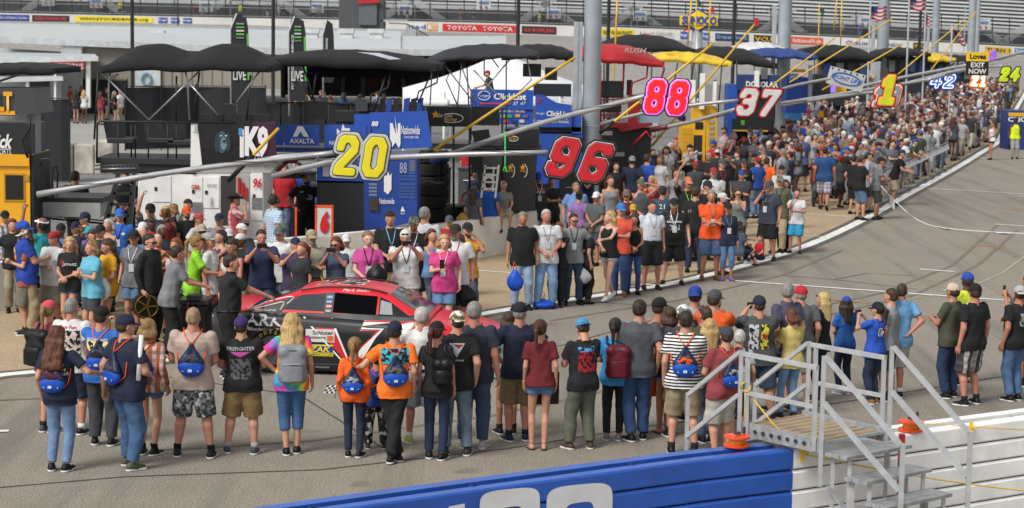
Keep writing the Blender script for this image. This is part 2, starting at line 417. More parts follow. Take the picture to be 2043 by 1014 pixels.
def brow_tpl(s):
    b = MB(); b.tube([(s * .014, .1, .107), (s * .032, .097, .111), (s * .047, .087, .106)], [.003, .0045, .003], 5)
    return b
def mouth_tpl():
    return MB().tube([(-.02, .098, .038), (-.008, .1045, .039), (.008, .1045, .039), (.02, .098, .038)], [.001, .0028, .0028, .001], 5)
def shades_tpl():
    b = MB()
    for s in (-1, 1):
        b.tube([(s * .003, .106, .089), (s * .03, .106, .0885), (s * .052, .097, .089)], [.013, .018, .012], 8); b.tube([(s * .056, .09, .095), (s * .082, 0, .093)], .003, 4)
    return b
def muffs_tpl():
    b = MB()
    for s in (-1, 1): b.tube([(s * .075, -.005, .09), (s * .115, -.005, .09)], [.042, .036], 12)
    b.tube([(.1 * math.cos(a), -.01, .11 + .125 * math.sin(a)) for a in np.linspace(0, math.pi, 12)], .009, 6); return b
def shoe_tpl(kind, res):
    f = Fld((-.07, -.12, -.1), (.07, .22, .12), res)      # ankle at origin, ground at z=-.08, toe towards +y
    top = {'sneak': .0, 'boot': .08, 'flip': -.06}[kind]
    if kind != 'flip':
        f.cone((0, -.035, -.045), (0, .13, -.057), .041, .036, 0); f.cone((0, .03, -.04), (0, -.01, top), .042, .045 if kind == 'boot' else .04, .03)
        f.ell((0, -.03, -.04), (.04, .048, .05), .02)
    else: f.cone((0, -.03, -.072), (0, .13, -.072), .04, .042, 0)
    Z = f.ax[2][None, None, :]; f.D = np.maximum(f.D, Z - (top if kind == 'boot' else .02 if kind == 'sneak' else -.062)); f.D = np.maximum(f.D, -.078 - Z); return f.mesh(1)
def sole_tpl(res):
    f = Fld((-.08, -.13, -.1), (.08, .22, .0), res); f.cone((0, -.035, -.06), (0, .13, -.06), .047, .042, 0)
    X, Y, Z = f.ax[0][:, None, None], f.ax[1][None, :, None], f.ax[2][None, None, :]
    f.D = np.maximum(np.maximum(f.D, Z + .054 ), -.08 - Z); return f.mesh(0)
def foot_tpl(res):
    f = Fld((-.06, -.11, -.1), (.06, .2, .08), res); f.cone((0, -.03, -.045), (0, .1, -.06), .034, .024, 0); f.cone((0, .02, -.04), (0, 0, .03), .032, .036, .03)
    for i in range(5): f.cone((-.026 + .013 * i, .1, -.062), (-.03 + .014 * i, .135 + .01 * (2 - abs(i - 2)), -.064), .009, .008, .004)
    f.D = np.maximum(f.D, -.072 - f.ax[2][None, None, :]); return f.mesh(1)
def blk(b): return mesh_from(np.array(b.V), b.F, True)

SKIN = {'l': 'b58770', 'p': 'c39a86', 't': 'a4745a', 'b': '6e4733', 'd': '452a1e', 'r': 'b07a66'}
CLR = dict(black='101013', navy='161e38', white='d8d8d6', grey='6d7076', dgrey='3a3c42', lgrey='9a9ca2', red='a81a1e', maroon='551520', orange='f0641a', yellow='dfae22', lyellow='e2cf86',
           green='95cf3a', olive='454a33', tan='a8916b', khaki='a38a66', beige='b9a69a', sand='b3a184', brown='5b4632', blue='1c50a8', royal='1638a0', lblue='77aed2', sky='5fa6c4', teal='2c8f9c', purple='6f4f86', pink='cf4282', rose='9c4450', lpink='c9a6a4',
           ljean='6d88ab', jean='33496e', djean='1c2740', gjean='50667a', slate='3d4760', cream='c9bea2', pinkhat='d94a5e', purp='3c2262', aqua='57a6bc', dblue='23407a', coral='c45038', gold='c08a1c', silver='a9abae')
HC = dict(brown='3b2518', dbrown='20140f', black='0d0b0b', blonde='c4a26c', dblonde='8f6d42', grey='8d8a86', red='4a1e17', white='c4c0ba', ginger='8a4420', auburn='5a2a18')
ARM = {  # wrist target from the shoulder (right arm), elbow pole, hand curl
 'down': ((.05, .03, -.50), (.25, -1, -.1), .5), 'swing': ((.04, .16, -.47), (.25, -1, -.1), .5), 'back': ((.03, -.14, -.47), (.4, -1, 0), .5),
 'hip': ((.0, .02, -.40), (1, -.35, 0), .9), 'cross': ((-.27, .19, -.27), (.5, .1, -1), .5), 'phone': ((-.11, .32, .06), (.7, .1, -1), 1.3),
 'phone1': ((-.10, .34, .0), (.5, 0, -1), 1.3), 'chest': ((-.13, .27, -.22), (.6, -.2, -1), 1.2), 'waist': ((-.13, .20, -.38), (.8, -.5, -.4), .9),
 'up': ((.04, .14, .46), (.7, .3, 0), 1.0), 'push': ((-.02, .46, -.19), (.4, -.3, -1), .4), 'behind': ((-.10, -.13, -.40), (1, -.5, 0), .7),
 'face': ((-.12, .19, .08), (.6, .2, -1), 1.2), 'pocket': ((.01, .06, -.44), (.8, -.6, 0), .6), 'side': ((.26, .18, -.24), (.6, -.6, -.6), .6), 'lap': ((-.04, .3, -.36), (.5, -.4, -.6), .7), 'head': ((-.04, .02, .25), (1, .2, .3), .8)}
GL = {'jeans': .020, 'pants': .026, 'slim': .010, 'leg': .006, 'shorts': .030, 'mini': .016, 'capri': .012, 'mid': .024}
def ik(a, c, l1, l2, pole):
    a, c, pole = Vector(a), Vector(c), Vector(pole); d = c - a; L = d.length; mx = (l1 + l2) * .995
    if L > mx: c = a + d * (mx / L); d = c - a; L = mx
    x = (l1 * l1 - l2 * l2 + L * L) / (2 * L); h = math.sqrt(max(l1 * l1 - x * x, 0)); t = d.normalized(); p = (pole - t * pole.dot(t)).normalized()
    return a + t * x + p * h, c

def build_person(root, S, res, seed):
    """S: dict spec; creates the child meshes under root (local units: 1.75 m tall)"""
    fem = S.get('sex') == 'F'; fat = S.get('fat', 0.0); kid = S.get('kid', 0); pose = S.get('pose', 'stand'); rg = random.Random(seed)
    lean = R(S.get('lean', rg.uniform(-3, 2))); near = res < .02; hs_ = 1.0 + .22 * kid
    sw = rg.uniform(-.03, .03) if pose == 'stand' else 0; pel = Vector((sw, 0, .90)); st = S.get('st', .11 if not fem else .075)
    st *= rg.uniform(.8, 1.35); feet = [Vector((-st, rg.uniform(-.04, .10) if sw > 0 else 0, .08)), Vector((st, rg.uniform(-.04, .10) if sw < 0 else 0, .08))]
    kp = [Vector((-.08, 1, 0)), Vector((.08, 1, 0))]
    if pose == 'walk': feet = [Vector((-.08, .24, .08)), Vector((.08, -.26, .13))]
    if pose == 'sit': pel = Vector((0, 0, .55)); feet = [Vector((-.12, .42, .12)), Vector((.12, .40, .10))]
    if pose == 'crouch': pel = Vector((0, -.05, .32)); feet = [Vector((-.14, .22, .08)), Vector((.13, .08, .08))]; lean = lean or R(22)
    if pose == 'wide': feet = [Vector((-.2, .02, .08)), Vector((.2, -.02, .08))]
    if pose == 'cross': feet = [Vector((.06, .0, .08)), Vector((-.05, -.14, .08))]
    dz = pel - Vector((0, 0, .90))
    T = Matrix.Translation(pel) @ Matrix.Rotation(-lean, 4, 'X') @ Matrix.Rotation(-sw * .9, 4, 'Y') @ Matrix.Rotation(rg.uniform(-.1, .1) if pose == 'stand' else 0, 4, 'Z') @ Matrix.Translation(-Vector((0, 0, .90)))
    Ti = np.array(T.inverted())
    shx, hipx = (.158 if fem else .188) + fat * .015, .088
    sh = [T @ Vector((-shx, 0, 1.405)), T @ Vector((shx, 0, 1.405))]
    arms = S.get('arms', 'down,down').split(','); elb, wr, curl = [], [], []
    for i, s in ((0, -1), (1, 1)):
        w_, pl, cu = ARM[arms[i] if len(arms) > 1 else arms[0]]; jit = .03
        tgt = T.to_3x3() @ Vector(((w_[0] + (fat * .05 if w_[2] < -.35 else 0)) * s, w_[1] + (fat * .04 if w_[1] > .1 else 0) + rg.uniform(-jit, jit), w_[2] + rg.uniform(-jit, jit)))
        e, c = ik(sh[i], sh[i] + tgt, .285, .25, T.to_3x3() @ Vector((pl[0] * s, pl[1], pl[2]))); elb.append(e); wr.append(c); curl.append(cu)
    hip = [pel + Vector((-hipx, 0, 0)), pel + Vector((hipx, 0, 0))]; knee, ank = [], []
    for i in (0, 1):
        k_, a_ = ik(hip[i], feet[i], .43, .405, kp[i]); knee.append(k_); ank.append(a_)
    f1 = 1 + fat * .28
    if fem: prof = [(.83, .150, .105, 0), (.90, .172, .122, -.012), (.98, .158, .112, -.005), (1.08, .128, .094, 0), (1.18, .132, .10, .006), (1.29, .148, .122, .022), (1.36, .150, .10, .01), (1.42, .135, .07, 0), (1.465, .07, .055, -.005), (1.53, .048, .05, -.005)]
    else: prof = [(.83, .150, .105, 0), (.90, .163, .118, -.006), (.98, .158, .112, 0), (1.08, .152, .108, .004), (1.18, .162, .115, .006), (1.29, .176, .124, .006), (1.36, .178, .11, 0), (1.42, .155, .08, -.004), (1.465, .085, .062, -.006), (1.53, .056, .056, -.008)]
    bell = lambda z: math.exp(-((z - 1.06) / .16) ** 2)
    prof = [(z, a * (1 + (f1 - 1) * (.35 + .65 * bell(z)) if z < 1.42 else 1), b * (1 + (f1 - 1) * (.4 + 1.3 * bell(z)) if z < 1.42 else 1), c + fat * .045 * bell(z)) for z, a, b, c in prof]
    lf = (.9 if fem else 1.0) * (1 + fat * .2); af = (.82 if fem else 1.0) * (1 + fat * .22)
    pts = sh + elb + wr + knee + ank + [T @ Vector((0, 0, 1.75)), pel]
    lo = np.min([tuple(p) for p in pts], axis=0) - .24; hi = np.max([tuple(p) for p in pts], axis=0) + .24; lo[2] = max(lo[2], -.02)
    # ---- body
    lb = lf * (.84 if S.get('bot', 'jeans') in ('jeans', 'pants', 'slim', 'leg', 'capri') else .96)
    f = Fld(lo, hi, res); f.loft([(z, a * .93, b * .92, c) if z < 1.43 else (z, a, b, c) for z, a, b, c in prof], 0, Ti)
    for i in (0, 1):
        f.cone(sh[i], elb[i], .050 * af, .040 * af, .03); f.cone(elb[i], wr[i], .041 * af, .026 * af, .012)
        f.cone(hip[i], knee[i], .086 * lb, .056 * lb, .03); c = knee[i].lerp(ank[i], .28) + (Vector((0, -.02, 0)) if pose != 'sit' and lb > lf * .9 else Vector())
        f.cone(knee[i], c, .054 * lb, .056 * lb, .01); f.cone(c, ank[i], .056 * lb, .034, .012)
    parts = [f.mesh(1)]
    # head
    HT = T @ Matrix.Translation((0, -.005, 1.535 - .012)) @ Matrix.Rotation(R(S.get('turn', rg.uniform(-16, 16))), 4, 'Z') @ Matrix.Rotation(R(-S.get('nod', 3)) + lean * .8, 4, 'X') @ Matrix.Scale(hs_, 4)
    hr = .008 if near else .014
    if res > .03: hr = .022
    V, Q = tpl(('head', hr), lambda: head_tpl(hr)); parts.append((xf(V, HT), Q))
    hm = []
    for i, s in ((0, -1), (1, 1)):
        d = (wr[i] - elb[i]).normalized(); z = -d; y = Vector((-s, .35, 0)) if abs(d.z) > .6 else Vector((-s * .5, 0, -1)) if arms[i if len(arms) > 1 else 0] not in ('phone', 'phone1', 'chest') else Vector((-s, .3, 0))
        y = (y - z * y.dot(z)).normalized(); x = y.cross(z)
        # thumb forward/up: mirror so that it leaves on the body's front side
        mr = 1 if x.dot(Vector((0, 1, .5))) > 0 else -1
        M = Matrix((x * mr, y, z)).transposed().to_4x4(); M.translation = wr[i]; q = .006 if near else .011
        if res < .03:
            V, Q = tpl(('hand', q, curl[i]), lambda: hand_tpl(q, curl[i])); parts.append((xf(V, M), Q if mr > 0 else Q[:, ::-1]))
        else:
            f2 = Fld((-.08, -.06, -.2), (.08, .08, .06), .016); f2.cone((0, 0, .02), (0, .01, -.09), .026, .034, 0); f2.cone((0, .01, -.09), (0, .03, -.15), .03, .018, .01); f2.cone((.02, .0, -.03), (.05, .02, -.08), .016, .012, .01)
            V, Q = tpl(('mit',), lambda: f2.mesh(0)); parts.append((xf(V, M), Q if mr > 0 else Q[:, ::-1]))
        hm.append(M)
    shoe = S.get('shoe', 'sneak'); ftM = []
    for i, s in ((0, -1), (1, 1)):
        M = Matrix.Translation(ank[i]) @ Matrix.Rotation(R(-s * rg.uniform(4, 22)), 4, 'Z') @ Matrix.Rotation(R(28 if ank[i].z > .12 and pose == 'walk' else 0), 4, 'X').inverted(); ftM.append(M)
        if shoe == 'flip' and near: V, Q = tpl(('foot',), lambda: foot_tpl(.008)); parts.append((xf(V, M), Q))
    V, Q = joinm(parts); skin = SKIN[S.get('skin', 'l')]
    link('body', mesh_from(V, Q), clothmat('skin'), root, skin)
    # ---- top
    top, tcol, tmat = S.get('top', 'tee'), S.get('tc', 'grey'), S.get('tm', 'cloth'); loose = S.get('loose', .35 if not fem else .1)
    hem = {'tee': .80, 'polo': .80, 'long': .82, 'tank': .84, 'crop': .97, 'shirt': .80, 'hoodie': .84, 'jacket': .83}[top] - S.get('hemd', 0)
    if S.get('tuck'): hem = .955
    pmax = max(p[1] for p in prof if 1.2 < p[0] < 1.4); bmax = max(p[2] for p in prof)
    g0 = .014 + (.01 if top in ('hoodie', 'jacket') else 0) + (.012 if near is False and res > .03 else 0)
    tp = []
    for z, a, b, c in prof:
        gz = g0 + (.004 if z < 1.4 else -.002)
        if z < 1.25: a2 = a + gz + (max(pmax, a) - a) * loose * .9; b2 = b + gz + (bmax - b) * loose * .7 
        else: a2, b2 = a + gz, b + gz
        tp.append((z, a2, b2, c))
    tp = [(hem - .05, tp[1][1] + .008 + .01 * loose, tp[1][2] + .008, tp[1][3])] + [t for t in tp if t[0] > hem]
    topz = 1.452 if top == 'tank' else 1.478
    if top in ('polo', 'shirt', 'jacket', 'hoodie'): topz = 1.50
    if top != 'none':
        tr = res * (.9 if near else 1)
        f = Fld(lo, hi, tr); f.loft(tp, 0, Ti, zlo=hem, zhi=topz)
        if hem < .9 and pose not in ('sit', 'crouch'):
            for i in (0, 1): f.cone(hip[i], hip[i].lerp(knee[i], .5), .086 * lf + GL[S.get('bot', 'jeans')] + .024, .082 * lf + GL[S.get('bot', 'jeans')] + .020, .03)
            f.cutz(hem + dz.z)
        if top == 'tank':
            X = f.ax[0][:, None, None]; Z = f.ax[2][None, None, :]; f.D = np.maximum(f.D, np.where(Z > 1.33 + dz.z, np.abs(X) - (.135 - .06 * np.clip((Z - 1.33) / .12, 0, 1)), -1))
            if fem: Y = f.ax[1][None, :, None]; f.D = np.maximum(f.D, -(np.sqrt(X ** 2 + (Z - 1.47 - dz.z) ** 2 + 0 * Y) - .085))
        else:
            slv = .66 if top in ('tee', 'polo', 'crop') else 1
            if S.get('slv'): slv = S['slv']
            rr = .050 * af + .0125
            for i in (0, 1):
                f.cone(sh[i], elb[i], rr, (rr + .014 if slv < 1 else .05 * af + .006), .035, cut=slv if slv < 1 else None)
                if slv >= 1: f.cone(elb[i], wr[i], .053 * af, .040, .012, cut=.97)
            if top == 'hoodie': f.ell(T @ Vector((0, -.07, 1.45)), (.10, .07, .07), .03)
        V, Q = f.mesh(1); V = wrinkle(V, Q, .0075 if near else .005, .7, seed)
        to = link({'tee': 'tee_shirt', 'polo': 'polo_shirt', 'long': 'long_sleeve_shirt', 'tank': 'tank_top', 'crop': 'crop_top', 'shirt': 'button_shirt', 'hoodie': 'sweatshirt', 'jacket': 'jacket'}[top], mesh_from(V, Q), clothmat(tmat), root, CLR.get(tcol, tcol))
        S['_top'] = (V, Q, to, T)
        if top in ('polo', 'shirt') and near:
            link('collar', blk(MB(T).tube([(.075 * math.cos(a), .066 * math.sin(a) + .0, 1.487 + .01 * math.cos(a * 2)) for a in np.linspace(0, 6.28, 14)], .013, 6)), clothmat('cloth'), to, CLR.get(tcol, tcol))
    # ---- bottom
    bot, bcol, bmat = S.get('bot', 'jeans'), S.get('bc', 'jean'), S.get('bm')
    bmat = bmat or ('denim' if 'jean' in bcol else 'cloth')
    cutz = {'jeans': None, 'pants': None, 'slim': None, 'leg': None, 'shorts': .485, 'mini': .76, 'capri': .30, 'mid': .60}[bot]
    gl = GL[bot] + (.008 if res > .03 else 0)
    f = Fld((lo[0], lo[1], lo[2]), (hi[0], hi[1], pel.z + .30), res * (.9 if near else 1))
    bp = [(z, a + .010 + gl * .2, b + .010 + gl * .2, c) for z, a, b, c in prof if z < 1.06] 
    Tp = np.array((Matrix.Translation(dz)).inverted()); f.loft(bp, 0, Tp, zlo=.84, zhi=1.00)
    for i in (0, 1):
        ct = None
        r1, r2, r3 = .086 * lf + gl, .058 * lf + gl * 1.1, .042 + gl * 1.25
        if cutz: 
            fr = (.90 - cutz) / .42
            if fr < 1: f.cone(hip[i], knee[i], r1, r2 + gl * .6, .03, cut=fr)
            else: f.cone(hip[i], knee[i], r1, r2, .03); f.cone(knee[i], ank[i], r2, r3 + gl * .4, .02, cut=(fr - 1) * 1.05)
        else: f.cone(hip[i], knee[i], r1, r2, .03); f.cone(knee[i], ank[i] + Vector((0, -.005, 0)), r2, r3, .02, cut=.94)
    if top != 'none' and not S.get('tuck') and pose not in ('sit', 'crouch'): f.D = np.maximum(f.D, f.ax[2][None, None, :] - (hem + .05 + dz.z))
    V, Q = f.mesh(1); V = wrinkle(V, Q, (.009 if bot in ('jeans', 'pants', 'shorts') else .0035) * (1 if near else .7), .9, seed + 7, .8)
    bo = link({'jeans': 'jeans', 'pants': 'trousers', 'slim': 'jeans', 'leg': 'leggings', 'shorts': 'shorts', 'mini': 'shorts', 'capri': 'capri_trousers', 'mid': 'shorts'}[bot], mesh_from(V, Q), clothmat(bmat), root, CLR.get(bcol, bcol))
    if S.get('tuck') and near:
        link('belt', blk(MB(Matrix.Translation(dz)).tube([((.178 + fat * .05) * math.cos(a), (.132 + fat * .09) * math.sin(a) + fat * .02, .965) for a in np.linspace(0, 6.28, 24)], .014, 6)), paint('15110e', .5), root)
    # ---- shoes
    sc_ = CLR.get(S.get('sc', 'black'), S.get('sc', 'black')); so_ = S.get('sole', 'white')
    q = .009 if near else .016 if res < .03 else .024
    for i in (0, 1):
        V, Q = tpl(('shoe', shoe, q), lambda: shoe_tpl(shoe, q)); o = link({'sneak': 'shoe', 'boot': 'boot', 'flip': 'flip_flop'}[shoe], mesh_from(xf(V, ftM[i]), Q), clothmat('shoe'), root, sc_)
        if near and shoe != 'flip':
            V, Q = tpl(('sole', q), lambda: sole_tpl(q)); link('sole', mesh_from(xf(V, ftM[i]), Q, False), clothmat('shoe'), o, CLR.get(so_, so_))
            if shoe == 'sneak' and cutz and S.get('sock', 'black') and S.get('sock') != 'no':
                link('sock', blk(MB(ftM[i]).tube([(0, 0, -.01), (0, -.004, .07)], [.045, .047], 12)), clothmat('cloth'), root, CLR.get(S.get('sock', 'black')))
    # ---- head things
    hat, hair = S.get('hat'), S.get('hair', 'short'); hr2 = .009 if near else .014 if res < .03 else .022
    r_ = tpl(('hair', hair, hr2, bool(hat)), lambda: hair_tpl(hair, hr2, bool(hat)))
    if r_ is not None: link('hair', mesh_from(xf(r_[0], HT), r_[1]), clothmat('hair'), root, HC.get(S.get('hc', 'brown'), S.get('hc')))
    if S.get('beard'):
        f = Fld((-.1, -.03, -.16), (.1, .15, .12), hr2); L = S.get('blen', .0); f.ell((0, .045, .03 - L * .3), (.062, .062, .05 + L * .3), 0); f.cone((0, .075, .02), (0, .085, -L), .04, .028, .02)
        X, Y, Z = f.ax[0][:, None, None], f.ax[1][None, :, None], f.ax[2][None, None, :]
        f.D = np.maximum(f.D, -(((X / .022) ** 2 + ((Z - .038) / .009) ** 2) - 1) * .01 + 0 * Y); f.D = np.maximum(f.D, Z - .062 - .3 * np.abs(X)); V, Q = f.mesh(1)
        link('beard', mesh_from(xf(V, HT), Q), clothmat('hair'), root, HC.get(S.get('beard')))
    if hat:
        kind = hat if hat in ('cap', 'bucket', 'cowboy', 'beanie', 'visor') else 'cap'
        HM = HT @ (Matrix.Rotation(math.pi, 4, 'Z') @ Matrix.Translation((0, .02, 0)) if S.get('bk') else Matrix())
        V, Q = tpl(('cap', kind, hr2), lambda: cap_tpl(kind, hr2)); ho = link({'bucket': 'sun_hat', 'cowboy': 'cowboy_hat', 'beanie': 'beanie', 'visor': 'visor'}.get(kind, 'cap'), mesh_from(xf(V, HM), Q), clothmat('cloth' if hat != 'camo' else 'camo'), root, CLR.get(S.get('hatc', 'navy'), S.get('hatc', 'navy')))
    if res < .03:
        if S.get('shades'): link('sunglasses', blk(MB(HT @ Matrix.Translation((0, -.015, .075) if S['shades'] == 'up' else (0, 0, 0))).add(*(lambda b: (b.V, b.F))(shades_tpl()))), paint('08080a', .15), root)
        for q_ in (-1, 1):
            if S.get('shades') not in (1, True): bb = face_tpl(q_); link('eye', blk(MB(HT).add(bb.V, bb.F)), paint('120c0a', .25), root)
            if near: bb = brow_tpl(q_); link('eyebrow', blk(MB(HT).add(bb.V, bb.F)), clothmat('hair'), root, HC.get(S.get('hc', 'brown'), S.get('hc')))
        link('mouth', blk(MB(HT).add(*(lambda b: (b.V, b.F))(mouth_tpl()))), paint('8c3f3a', .5), root)
        if S.get('muffs'): link('headset', blk(MB(HT).add(*(lambda b: (b.V, b.F))(muffs_tpl()))), paint('141416', .5), root)
    S['_HT'], S['_T'], S['_hands'], S['_wr'] = HT, T, hm, wr
    return S
# ------------------------------------------------------------------ ground, pit road, pit wall
def groundmat(name, c1, c2, sc_=.35, fine=55, rough=.9, bump=.25, streak=None):
    m, nt, b = newmat(name); tc = N(nt, 'ShaderNodeTexCoord'); O = tc.outputs['Object']
    def noise(s, d, r=.6, v=O):
        n = N(nt, 'ShaderNodeTexNoise', i_Scale=float(s), i_Detail=float(d), i_Roughness=r); nt.links.new(v, n.inputs['Vector']); return n.outputs[0]
    big = ramp(nt, noise(sc_, 6), [(.3, 0), (.7, 1)]); c = mixc(nt, big, srgb(c1), srgb(c2))
    med = ramp(nt, noise(3.1, 8, .7), [(.35, 0), (.65, 1)]); c = mixc(nt, math_(nt, 'MULTIPLY', med, .35), c, mixc(nt, .5, c, (0, 0, 0)))
    f = ramp(nt, noise(fine, 3, .8), [(.40, 0), (.5, .5), (.60, 1)]); c = mixc(nt, .5, c, mixc(nt, f, mixc(nt, .62, c, (0, 0, 0)), mixc(nt, .34, c, (1, 1, 1))))
    if streak:
        mp = N(nt, 'ShaderNodeMapping'); mp.inputs['Rotation'].default_value = (0, 0, streak); mp.inputs['Scale'].default_value = (1.6, .08, 1); nt.links.new(O, mp.inputs['Vector'])
        s = ramp(nt, noise(1.0, 5, .6, mp.outputs[0]), [(.5, 0), (.72, 1)]); c = mixc(nt, math_(nt, 'MULTIPLY', s, .5), c, (.07, .065, .06))
    sp_ = ramp(nt, noise(1.3, 2, .4), [(.70, 0), (.76, 1)]); c = mixc(nt, math_(nt, 'MULTIPLY', sp_, .35), c, (.05, .045, .04))
    nt.links.new(c, b.inputs['Base Color']); b.inputs['Roughness'].default_value = rough; b.inputs['Specular IOR Level'].default_value = .25
    bp = N(nt, 'ShaderNodeBump', i_Strength=bump, i_Distance=.01); nt.links.new(noise(80, 3), bp.inputs['Height']); nt.links.new(bp.outputs[0], b.inputs['Normal']); return m
ASPH = groundmat('pit_road_asphalt', '867b69', '766c5c', streak=R(-25), fine=42); CONC = groundmat('stall_concrete', 'b2966c', 'a08860', sc_=.5, fine=40); PAD = groundmat('paddock_asphalt', '5c5b5b', '666462', sc_=.2)
PADC = groundmat('paddock_concrete', '9b9891', '8a8882', sc_=.15)
b = MB(); n = 24
b.sheet([[(-260 + 30 * i, -10 + 22 * j, 0) for i in range(n)] for j in range(n)]); o = b.obj('ground', ASPH); tag(o, kind='structure')
EDGE_PX = [(-330, 815), (-160, 782), (0, 750), (160, 735), (420, 712), (700, 677), (950, 630), (1090, 606), (1200, 590), (1310, 573), (1400, 553), (1500, 527), (1600, 495), (1680, 461), (1750, 425), (1810, 390), (1860, 363), (1915, 332), (1960, 304), (1990, 285)]
EDGE = [G(x, y) for x, y in EDGE_PX]; EDGE += [EDGE[-1] + Vector((.27, 1, 0)) * t for t in (15, 35, 60, 90, 130)]
def smooth_line(pts, step):
    out = []
    for i in range(len(pts) - 1):
        p0, p1, p2, p3 = pts[max(i - 1, 0)], pts[i], pts[i + 1], pts[min(i + 2, len(pts) - 1)]; n = max(1, int((p2 - p1).length / step))
        for k in range(n):
            t = k / n; out.append(.5 * ((2 * p1) + (p2 - p0) * t + (2 * p0 - 5 * p1 + 4 * p2 - p3) * t * t + (3 * p1 - p0 - 3 * p2 + p3) * t ** 3))
    return out + [pts[-1]]
EL = smooth_line(EDGE, 1.0)
def normals(L):
    r = []
    for i in range(len(L)):
        t = (L[min(i + 1, len(L) - 1)] - L[max(i - 1, 0)]).normalized(); r.append(Vector((-t.y, t.x, 0)))
    return r
def ribbon(name, L, o0, o1, z, mat, label=None):
    nn = normals(L); b = MB().sheet([[p + n_ * o + Vector((0, 0, z)) for p, n_ in zip(L, nn)] for o in (o0, o1)]); return tag(b.obj(name, mat), kind='structure')
WALL = [Vector(v) for v in ((-19, 26, 0), (-14.5, 31, 0), (-9.1, 37.4, 0), (-4.9, 41.6, 0), (-.8, 46.5, 0), (2.15, 53, 0), (4.9, 61, 0), (6.9, 68.4, 0), (9.6, 79, 0), (13.2, 93.6, 0), (20, 117, 0), (32, 158, 0), (47, 212, 0))]
WL = smooth_line(WALL, 1.5)
# concrete of the pit stalls: from the edge line to beyond the pit wall
m_ = 60; b = MB(); g = []
for k in range(m_ + 1):
    t = k / m_; a = EL[int(t * (len(EL) - 1))]; w_ = WL[int(t * (len(WL) - 1))]
    g.append([a.lerp(w_, u / 6) + Vector((0, 0, .004)) for u in range(7)])
tag(b.sheet(g).obj('pit_stall_pavement', CONC), kind='structure')
nn = normals(WL); b = MB().sheet([[p_ + n_ * o + Vector((0, 0, .004)) for p_, n_ in zip(WL, nn)] for o in (.0, 26)]); tag(b.obj('paddock_pavement', PAD), kind='structure')
b = MB().sheet([[p_ + n_ * o + Vector((0, 0, .008)) for p_, n_ in zip(WL, nn)] for o in (22, 75)]); tag(b.obj('paddock_concrete', PADC), kind='structure')
WHITE = paint('e6e6e2', .6, grime=.15, scale=6); SEAL = paint('5a5750', .8, grime=.2)
ribbon('line_sealant', EL, -.30, .34, .008, SEAL); ribbon('edge_line', EL, -.12, .16, .012, WHITE)
def strip(name, pts, wd, z, mat, kind='structure'):
    L = [G(x, y) for x, y in pts]; nn = normals(L); b = MB().sheet([[p_ + n_ * o + Vector((0, 0, z)) for p_, n_ in zip(L, nn)] for o in (-wd / 2, wd / 2)]); return tag(b.obj(name, mat), kind=kind)
YEL = paint('c98a34', .6, grime=.2); CRK = paint('4e4b47', .8, grime=.2)
for pts in ([(1450, 560), (1700, 578), (2060, 604)], [(1835, 538), (1905, 543)], [(1985, 448), (2060, 453)], [(1850, 376), (2060, 389)], [(1935, 314), (2060, 320)], [(-20, 862), (18, 861)], [(2030, 392), (2060, 393)]): strip('road_marking', pts, .13, .012, WHITE)
for pts in ([(1652, 598), (1728, 605)], [(1940, 489), (2010, 493)], [(2005, 417), (2060, 420)]): strip('road_marking', pts, .09, .012, YEL)
for pts in ([(900, 483), (1000, 478), (1060, 476)], [(950, 540), (1020, 545), (1190, 556)], [(1300, 455), (1400, 463)], [(1600, 426), (1700, 433)], [(1560, 470), (1660, 473)], [(1600, 392), (1740, 400)], [(1210, 563), (1315, 570)], [(1500, 365), (1640, 372)]): strip('stall_marking', pts, .1, .010, WHITE)
for pts in ([(-20, 975), (250, 952), (640, 938), (1010, 896), (1300, 850), (1560, 822), (1850, 776), (2060, 742)], [(1180, 603), (1330, 612)], [(1560, 550), (1680, 560), (1830, 578)], [(1665, 558), (1730, 546), (1825, 551)], [(780, 905), (600, 790), (330, 752)], [(1300, 640), (1120, 690), (900, 700)]): strip('tar_seam', pts, .035, .007, CRK)
strip('tar_seam', [(1800, 600), (1920, 580), (2000, 545), (2060, 500)], .06, .007, paint('a39c8c', .8))

TM = paint('776d5e', .85, grime=.2)
for pts in ([(1180, 700), (1500, 640), (1760, 585), (1900, 530), (1990, 450)], [(1240, 712), (1560, 650), (1820, 590), (1950, 530), (2030, 460)], [(1100, 640), (1350, 600), (1560, 550), (1680, 500)], [(300, 900), (620, 880), (980, 830), (1250, 770)], [(-20, 800), (200, 790), (420, 772)]): strip('tyre_mark', pts, .10, .006, TM)
def wallobj(name, label, L, h, th, mat, cat='wall'):
    nn = normals(L); b = MB(); g = [[p_ + n_ * (th * .0) for p_, n_ in zip(L, nn)], [p_ + n_ * (th * .15) + Vector((0, 0, h)) for p_, n_ in zip(L, nn)], [p_ + n_ * (th * .85) + Vector((0, 0, h)) for p_, n_ in zip(L, nn)], [p_ + n_ * th for p_, n_ in zip(L, nn)]]
    b.sheet(g); o = b.obj(name, mat); tag(o, label, cat); return o
wl = [p_ for p_ in WL if p_.y < 140]
pw = wallobj('pit_wall', 'long low white concrete pit wall between the pit stalls and the team wagons', wl, .9, .3, paint('efece4', .7, grime=.16, scale=1.5))
ms = paint('1b1c1e', .6)
